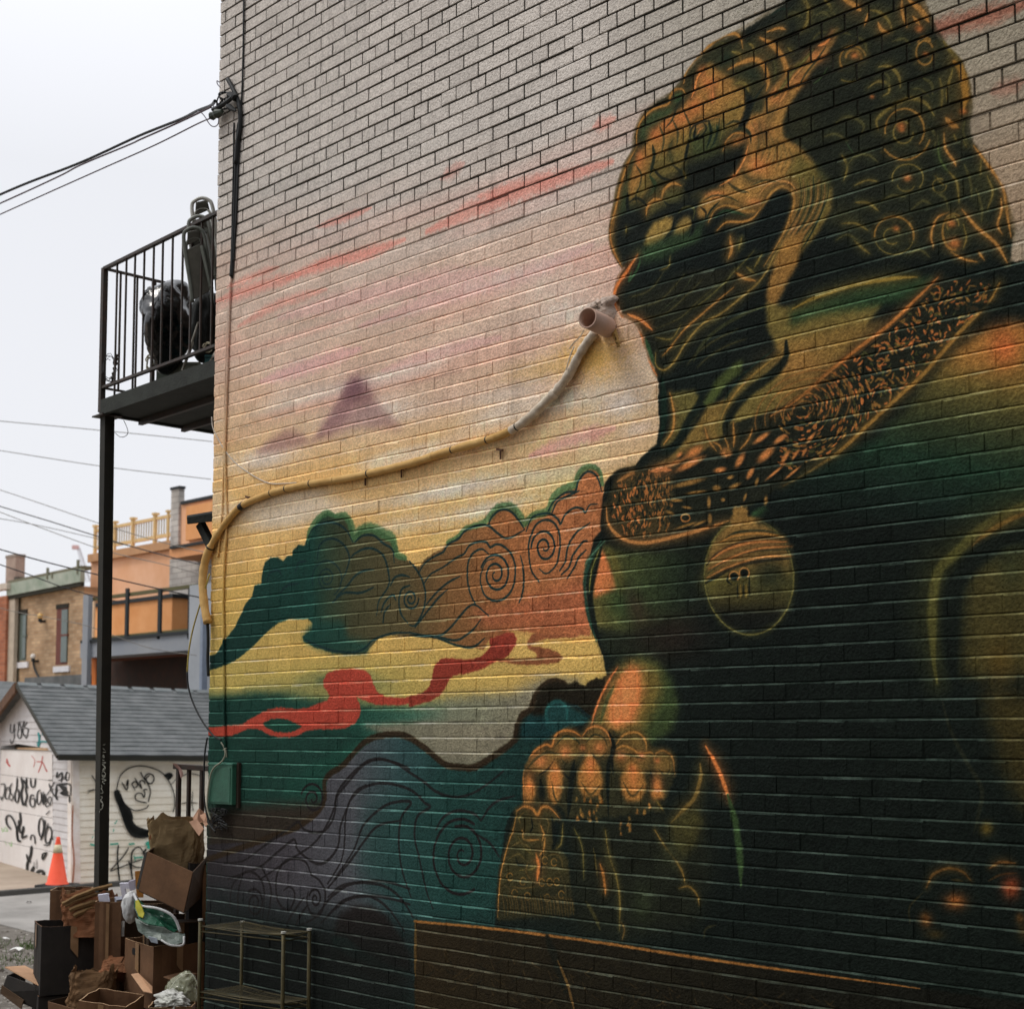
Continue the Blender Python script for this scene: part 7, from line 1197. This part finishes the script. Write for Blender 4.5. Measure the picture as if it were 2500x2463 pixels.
# printed plastic sack
sk = thing('plastic_sack', 'green and white plastic sack with a yellow spot draped over the middle carton', 'plastic sack', at(370, 2260, 10.9))
M_SK = mat('sack_green', (30,92,66), .35, scale=3, col2=(20,64,48), bump=.5, bscale=14, spec=.5); M_SW = mat('sack_white', (206,206,204), .4, scale=5, col2=(170,172,172), bump=.5, bscale=14)
def cloth(pts, m, nm, par, th=.006, amp=.012, seed=1, sub=4):
    bm = bmesh.new(); vs = [bm.verts.new(V3(at(*p))) for p in pts]; c = bm.verts.new(sum((v.co for v in vs), Vector()) / len(vs)); [bm.faces.new((vs[i], vs[(i+1) % len(vs)], c)) for i in range(len(vs))]
    bmesh.ops.subdivide_edges(bm, edges=bm.edges, cuts=sub, use_grid_fill=True)
    for v in bm.verts:
        n_ = noise.noise(v.co * 14 + Vector((seed,)*3)) + .6 * noise.noise(v.co * 31 + Vector((seed,)*3)); v.co += Vector(V3(FH)) * n_ * amp + Vector((0,0,1)) * noise.noise(v.co * 20) * amp * .3
    me = bpy.data.meshes.new(nm); bm.to_mesh(me); bm.free(); me.materials.append(m); o = bpy.data.objects.new(nm, me); C.objects.link(o); o.modifiers.new('s', 'SOLIDIFY').thickness = th
    o.parent = par; o.matrix_parent_inverse = par.matrix_world.inverted(); return o
cloth([(327,2180,11.2),(338,2205,11.05),(350,2212,11.0),(380,2218,10.95),(415,2232,10.92),(428,2246,10.9),(436,2270,10.9),(424,2276,10.85),(400,2262,10.82),(362,2256,10.84),(340,2246,10.9),(328,2216,11.0)], M_SK, 'sack_body', sk, seed=2)
cloth([(330,2240,10.9),(362,2256,10.84),(400,2262,10.82),(424,2276,10.85),(452,2280,10.85),(448,2300,10.8),(420,2308,10.78),(395,2296,10.78),(360,2290,10.82),(338,2272,10.86)], mat('sack_grey', (126,136,128), .4, scale=7, col2=(60,76,68), bump=.6, bscale=14), 'sack_lower', sk, seed=3)
strip([(327,2181,11.1),(336,2200,11.0),(346,2211,10.97),(382,2216,10.9),(414,2229,10.86),(430,2247,10.85),(440,2274,10.84)], M_SW, 'sack_border', sk, .011)
cloth([(332,2198,10.98),(338,2196,10.97),(347,2212,10.93),(353,2230,10.9),(350,2240,10.89),(340,2236,10.92),(332,2216,10.96)], mat('sack_yellow', (176,170,48), .4), 'yellow_print', sk, seed=2, amp=.004)
strip([(394,2294,10.77),(416,2306,10.74),(446,2306,10.76),(449,2285,10.8)], M_SW, 'sack_rim', sk, .008)
cloth([(362,2284,10.8),(384,2290,10.78),(386,2302,10.78),(370,2298,10.8)], mat('sack_pale', (170,180,190), .4), 'pale_print', sk, seed=8, amp=.003)
wb = icobag('white_plastic_bag', at(318, 2214, 11.15), (.055, .06, .115), M_SW, None, .5, 2.2, 5.1, 4, .25); tag(wb, 'small white plastic bag squeezed left of the green sack', 'plastic bag')
# front row
t, X = carton('leaning front carton with a crumpled bag behind it', gnd(282, 11.0) + np.array([0,0,.0]), (.36, .3, .42), W0 - .22, M_K1, group=GB, tilt=(.12, .1))
paperbag('crushed brown paper bag slumped in the front carton', at(215, 2460, 11.25), at(232, 2368, 11.3), .30, .34, .25, kraft('paper_bag_dark', (128,98,68), (84,64,44), 10.), 12, jag=.05, inn=M_PR)
paperbag('small crumpled rust paper bag above the front carton', at(285, 2385, 11.4), at(290, 2345, 11.5), .26, .22, .2, M_PR, 15, jag=.05, inn=M_PB)
quad_t = thing('cardboard_box', 'wide low carton at the bottom edge of the heap', 'cardboard box', gnd(210, 11.0), GB)
for nm, m, p in (('side', M_K1, [(118,2444,11.3),(212,2470,10.9),(216,2560,10.95),(122,2540,11.35)]), ('side', M_K3, [(212,2464,10.88),(300,2462,10.7),(300,2560,10.75),(212,2560,10.93)]), ('side', M_K2, [(118,2442,11.3),(180,2428,11.8),(182,2520,11.8),(122,2540,11.35)])): quad(nm, m, p, quad_t)
quad('flap', M_K3, [(320,2378,11.05),(338,2375,11.05),(372,2408,10.8),(372,2424,10.8),(350,2420,10.85)], thing('cardboard_sheet', 'light cardboard flap strip standing between the front cartons', 'cardboard sheet', at(346, 2400, 11.0)))
carton('small brown carton in front of the rack leg on the ground', gnd(523, 10.45), (.12, .16, .27), W0 + .6, M_K1, flaps=((0, .8, .08),), group=GB); carton('small reddish carton between the rack leg and the clear bag', gnd(500, 10.6), (.1, .16, .28), W0 + .5, kraft('cardboard_red', (130,88,70), (104,70,56)), group=GB)
kb = thing('cardboard_box', 'flat black carton with a tan flap lying open at the far left', 'cardboard box', gnd(90, 11.9), GB)
for nm, m, p in (('flap', M_K3, [(12,2360,12.1),(60,2357,12.3),(166,2408,11.9),(112,2414,11.7)]), ('side', M_K4, [(18,2380,12.0),(112,2415,11.7),(112,2470,11.75),(4,2420,12.0)]), ('side', M_K4, [(112,2415,11.7),(168,2405,11.95),(170,2470,12.0),(112,2475,11.75)]), ('side', M_K4, [(18,2380,12.0),(62,2366,12.3),(60,2420,12.3),(4,2420,12.0)]), ('edge', kraft('cardboard_mid', (96,76,56), (76,60,46)), [(5,2404,11.98),(58,2440,11.85),(52,2462,11.86),(2,2424,12.0)]), ('bottom', M_K4, [(4,2422,12.0),(112,2474,11.75),(170,2470,12.0),(60,2420,12.3)])): quad(nm, m, p, kb, .008)
q = MB(); kp = vplane(at(80, 2410, 11.78), hd(3000))
for x, y in ((50,2385),(62,2392),(88,2402)): spray(q, kp, [(x, y), (x - 3, y + 18)], 1.2, .03, False)
q.build('scuff', mat('scuff_pale', (120,116,108), .8, bump=0), kb)
# clear plastic with white film
clp = thing('clear_plastic_bag', 'clear greenish plastic bag with white film inside, behind the rack leg', 'plastic bag', at(440, 2420, 10.7)); M_CL = mat('clear_film', (196,200,170), .12, bump=.8, bscale=10, alpha=.55, spec=.8, scale=4, col2=(120,124,96))
o = icobag('film', at(446, 2420, 10.75), (.115, .08, .16), M_CL, clp, .6, 1.8, 21., 5, .3, taper=.25); o.rotation_euler = (0, .5, .2)
o = icobag('white_film', at(420, 2444, 10.6), (.13, .08, .075), mat('white_film', (214,214,210), .3, scale=7, col2=(170,172,160), bump=.9, bscale=18), clp, .9, 3.0, 4., 5, .5)
for p in ([(410,2420),(424,2400),(440,2384),(455,2376),(468,2378),(478,2392),(484,2412)],): q = MB(); q.tube([at(x, y, 10.62) for x, y in crv(p)], .004, 5); q.build('film_edge', mat('film_edge', (200,204,180), .3), clp)
sheetpoly('cardboard_sheet', [(399,2384,10.85),(446,2372,10.95),(482,2376,10.8),(420,2392,10.75)], M_K1, 'brown card flap lying just above the clear plastic bag', 'cardboard sheet')
carton('brown carton under the clear plastic bag, beside the rack', gnd(432, 10.75), (.30, .24, .40), W0 + .1, M_K1, group=GB)
# ---- wire rack ------------------------------------------------------------------------------------------
rk = thing('wire_rack', 'brass coloured wire shelving rack with four round legs by the mural wall', 'rack', gnd(640, 10.1)); M_BS = mat('brass_wire', (80,72,44), .5, scale=9, col2=(48,44,28), metal=.5, bump=.1)
ZS = .36; cn_ = [at(489, 2255, 9.76), at(692, 2280, 9.32), at(806, 2266, 9.58), at(606, 2245, 10.04)]; cn_ = [h2(p, 0) for p in cn_]; cn_[2][1] = min(cn_[2][1], WALL_Y - .03); cn_[3][1] = min(cn_[3][1], WALL_Y - .03)
for p, hh in zip(cn_, (.045, .02, .02, .0)):
    q = MB(); q.tube([h2(p, GZ), h2(p, ZS + hh)], .013 if hh > .01 else .0115, 10); lg = q.build('leg', M_BS, rk, True); q = MB(); q.lathe(h2(p, ZS + hh), [(.017, -.01), (.017, .002), (.001, .004)], 10); q.build('leg_cap', mat('cap_pale', (190,190,180), .4), lg)
for zs in (ZS, ZS - .42 - .0, ZS - .86):
    q = MB()
    for i in range(4):
        a, b = cn_[i], cn_[(i+1) % 4]; mid = (a + b) / 2 + np.array([0, 0, -.012])
        q.tube([h2(a, zs), h2(mid, zs - .014), h2(b, zs)], .0045, 6); q.tube([h2(a, zs - .035), h2(b, zs - .035)], .004, 6)
    f = q.build('shelf_frame', M_BS, rk); 
    q = MB()
    for t in np.linspace(.05, .95, 14):
        a, b = cn_[0] + (cn_[3] - cn_[0]) * t, cn_[1] + (cn_[2] - cn_[1]) * t; sg = -.018 * math.sin(t * 3.14)
        q.tube([h2(a, zs + .002), h2(a + (b-a)*.33, zs + sg * .8), h2(a + (b-a)*.66, zs + sg), h2(b, zs + .002)], .0015, 5)
    for t in (.03, .35, .66, .97): a, b = cn_[0] + (cn_[1] - cn_[0]) * t, cn_[3] + (cn_[2] - cn_[3]) * t; q.tube([h2(a, zs - .006), h2((a+b)/2, zs - .022), h2(b, zs - .006)], .003, 5)
    q.build('shelf_wires', M_BS, rk)
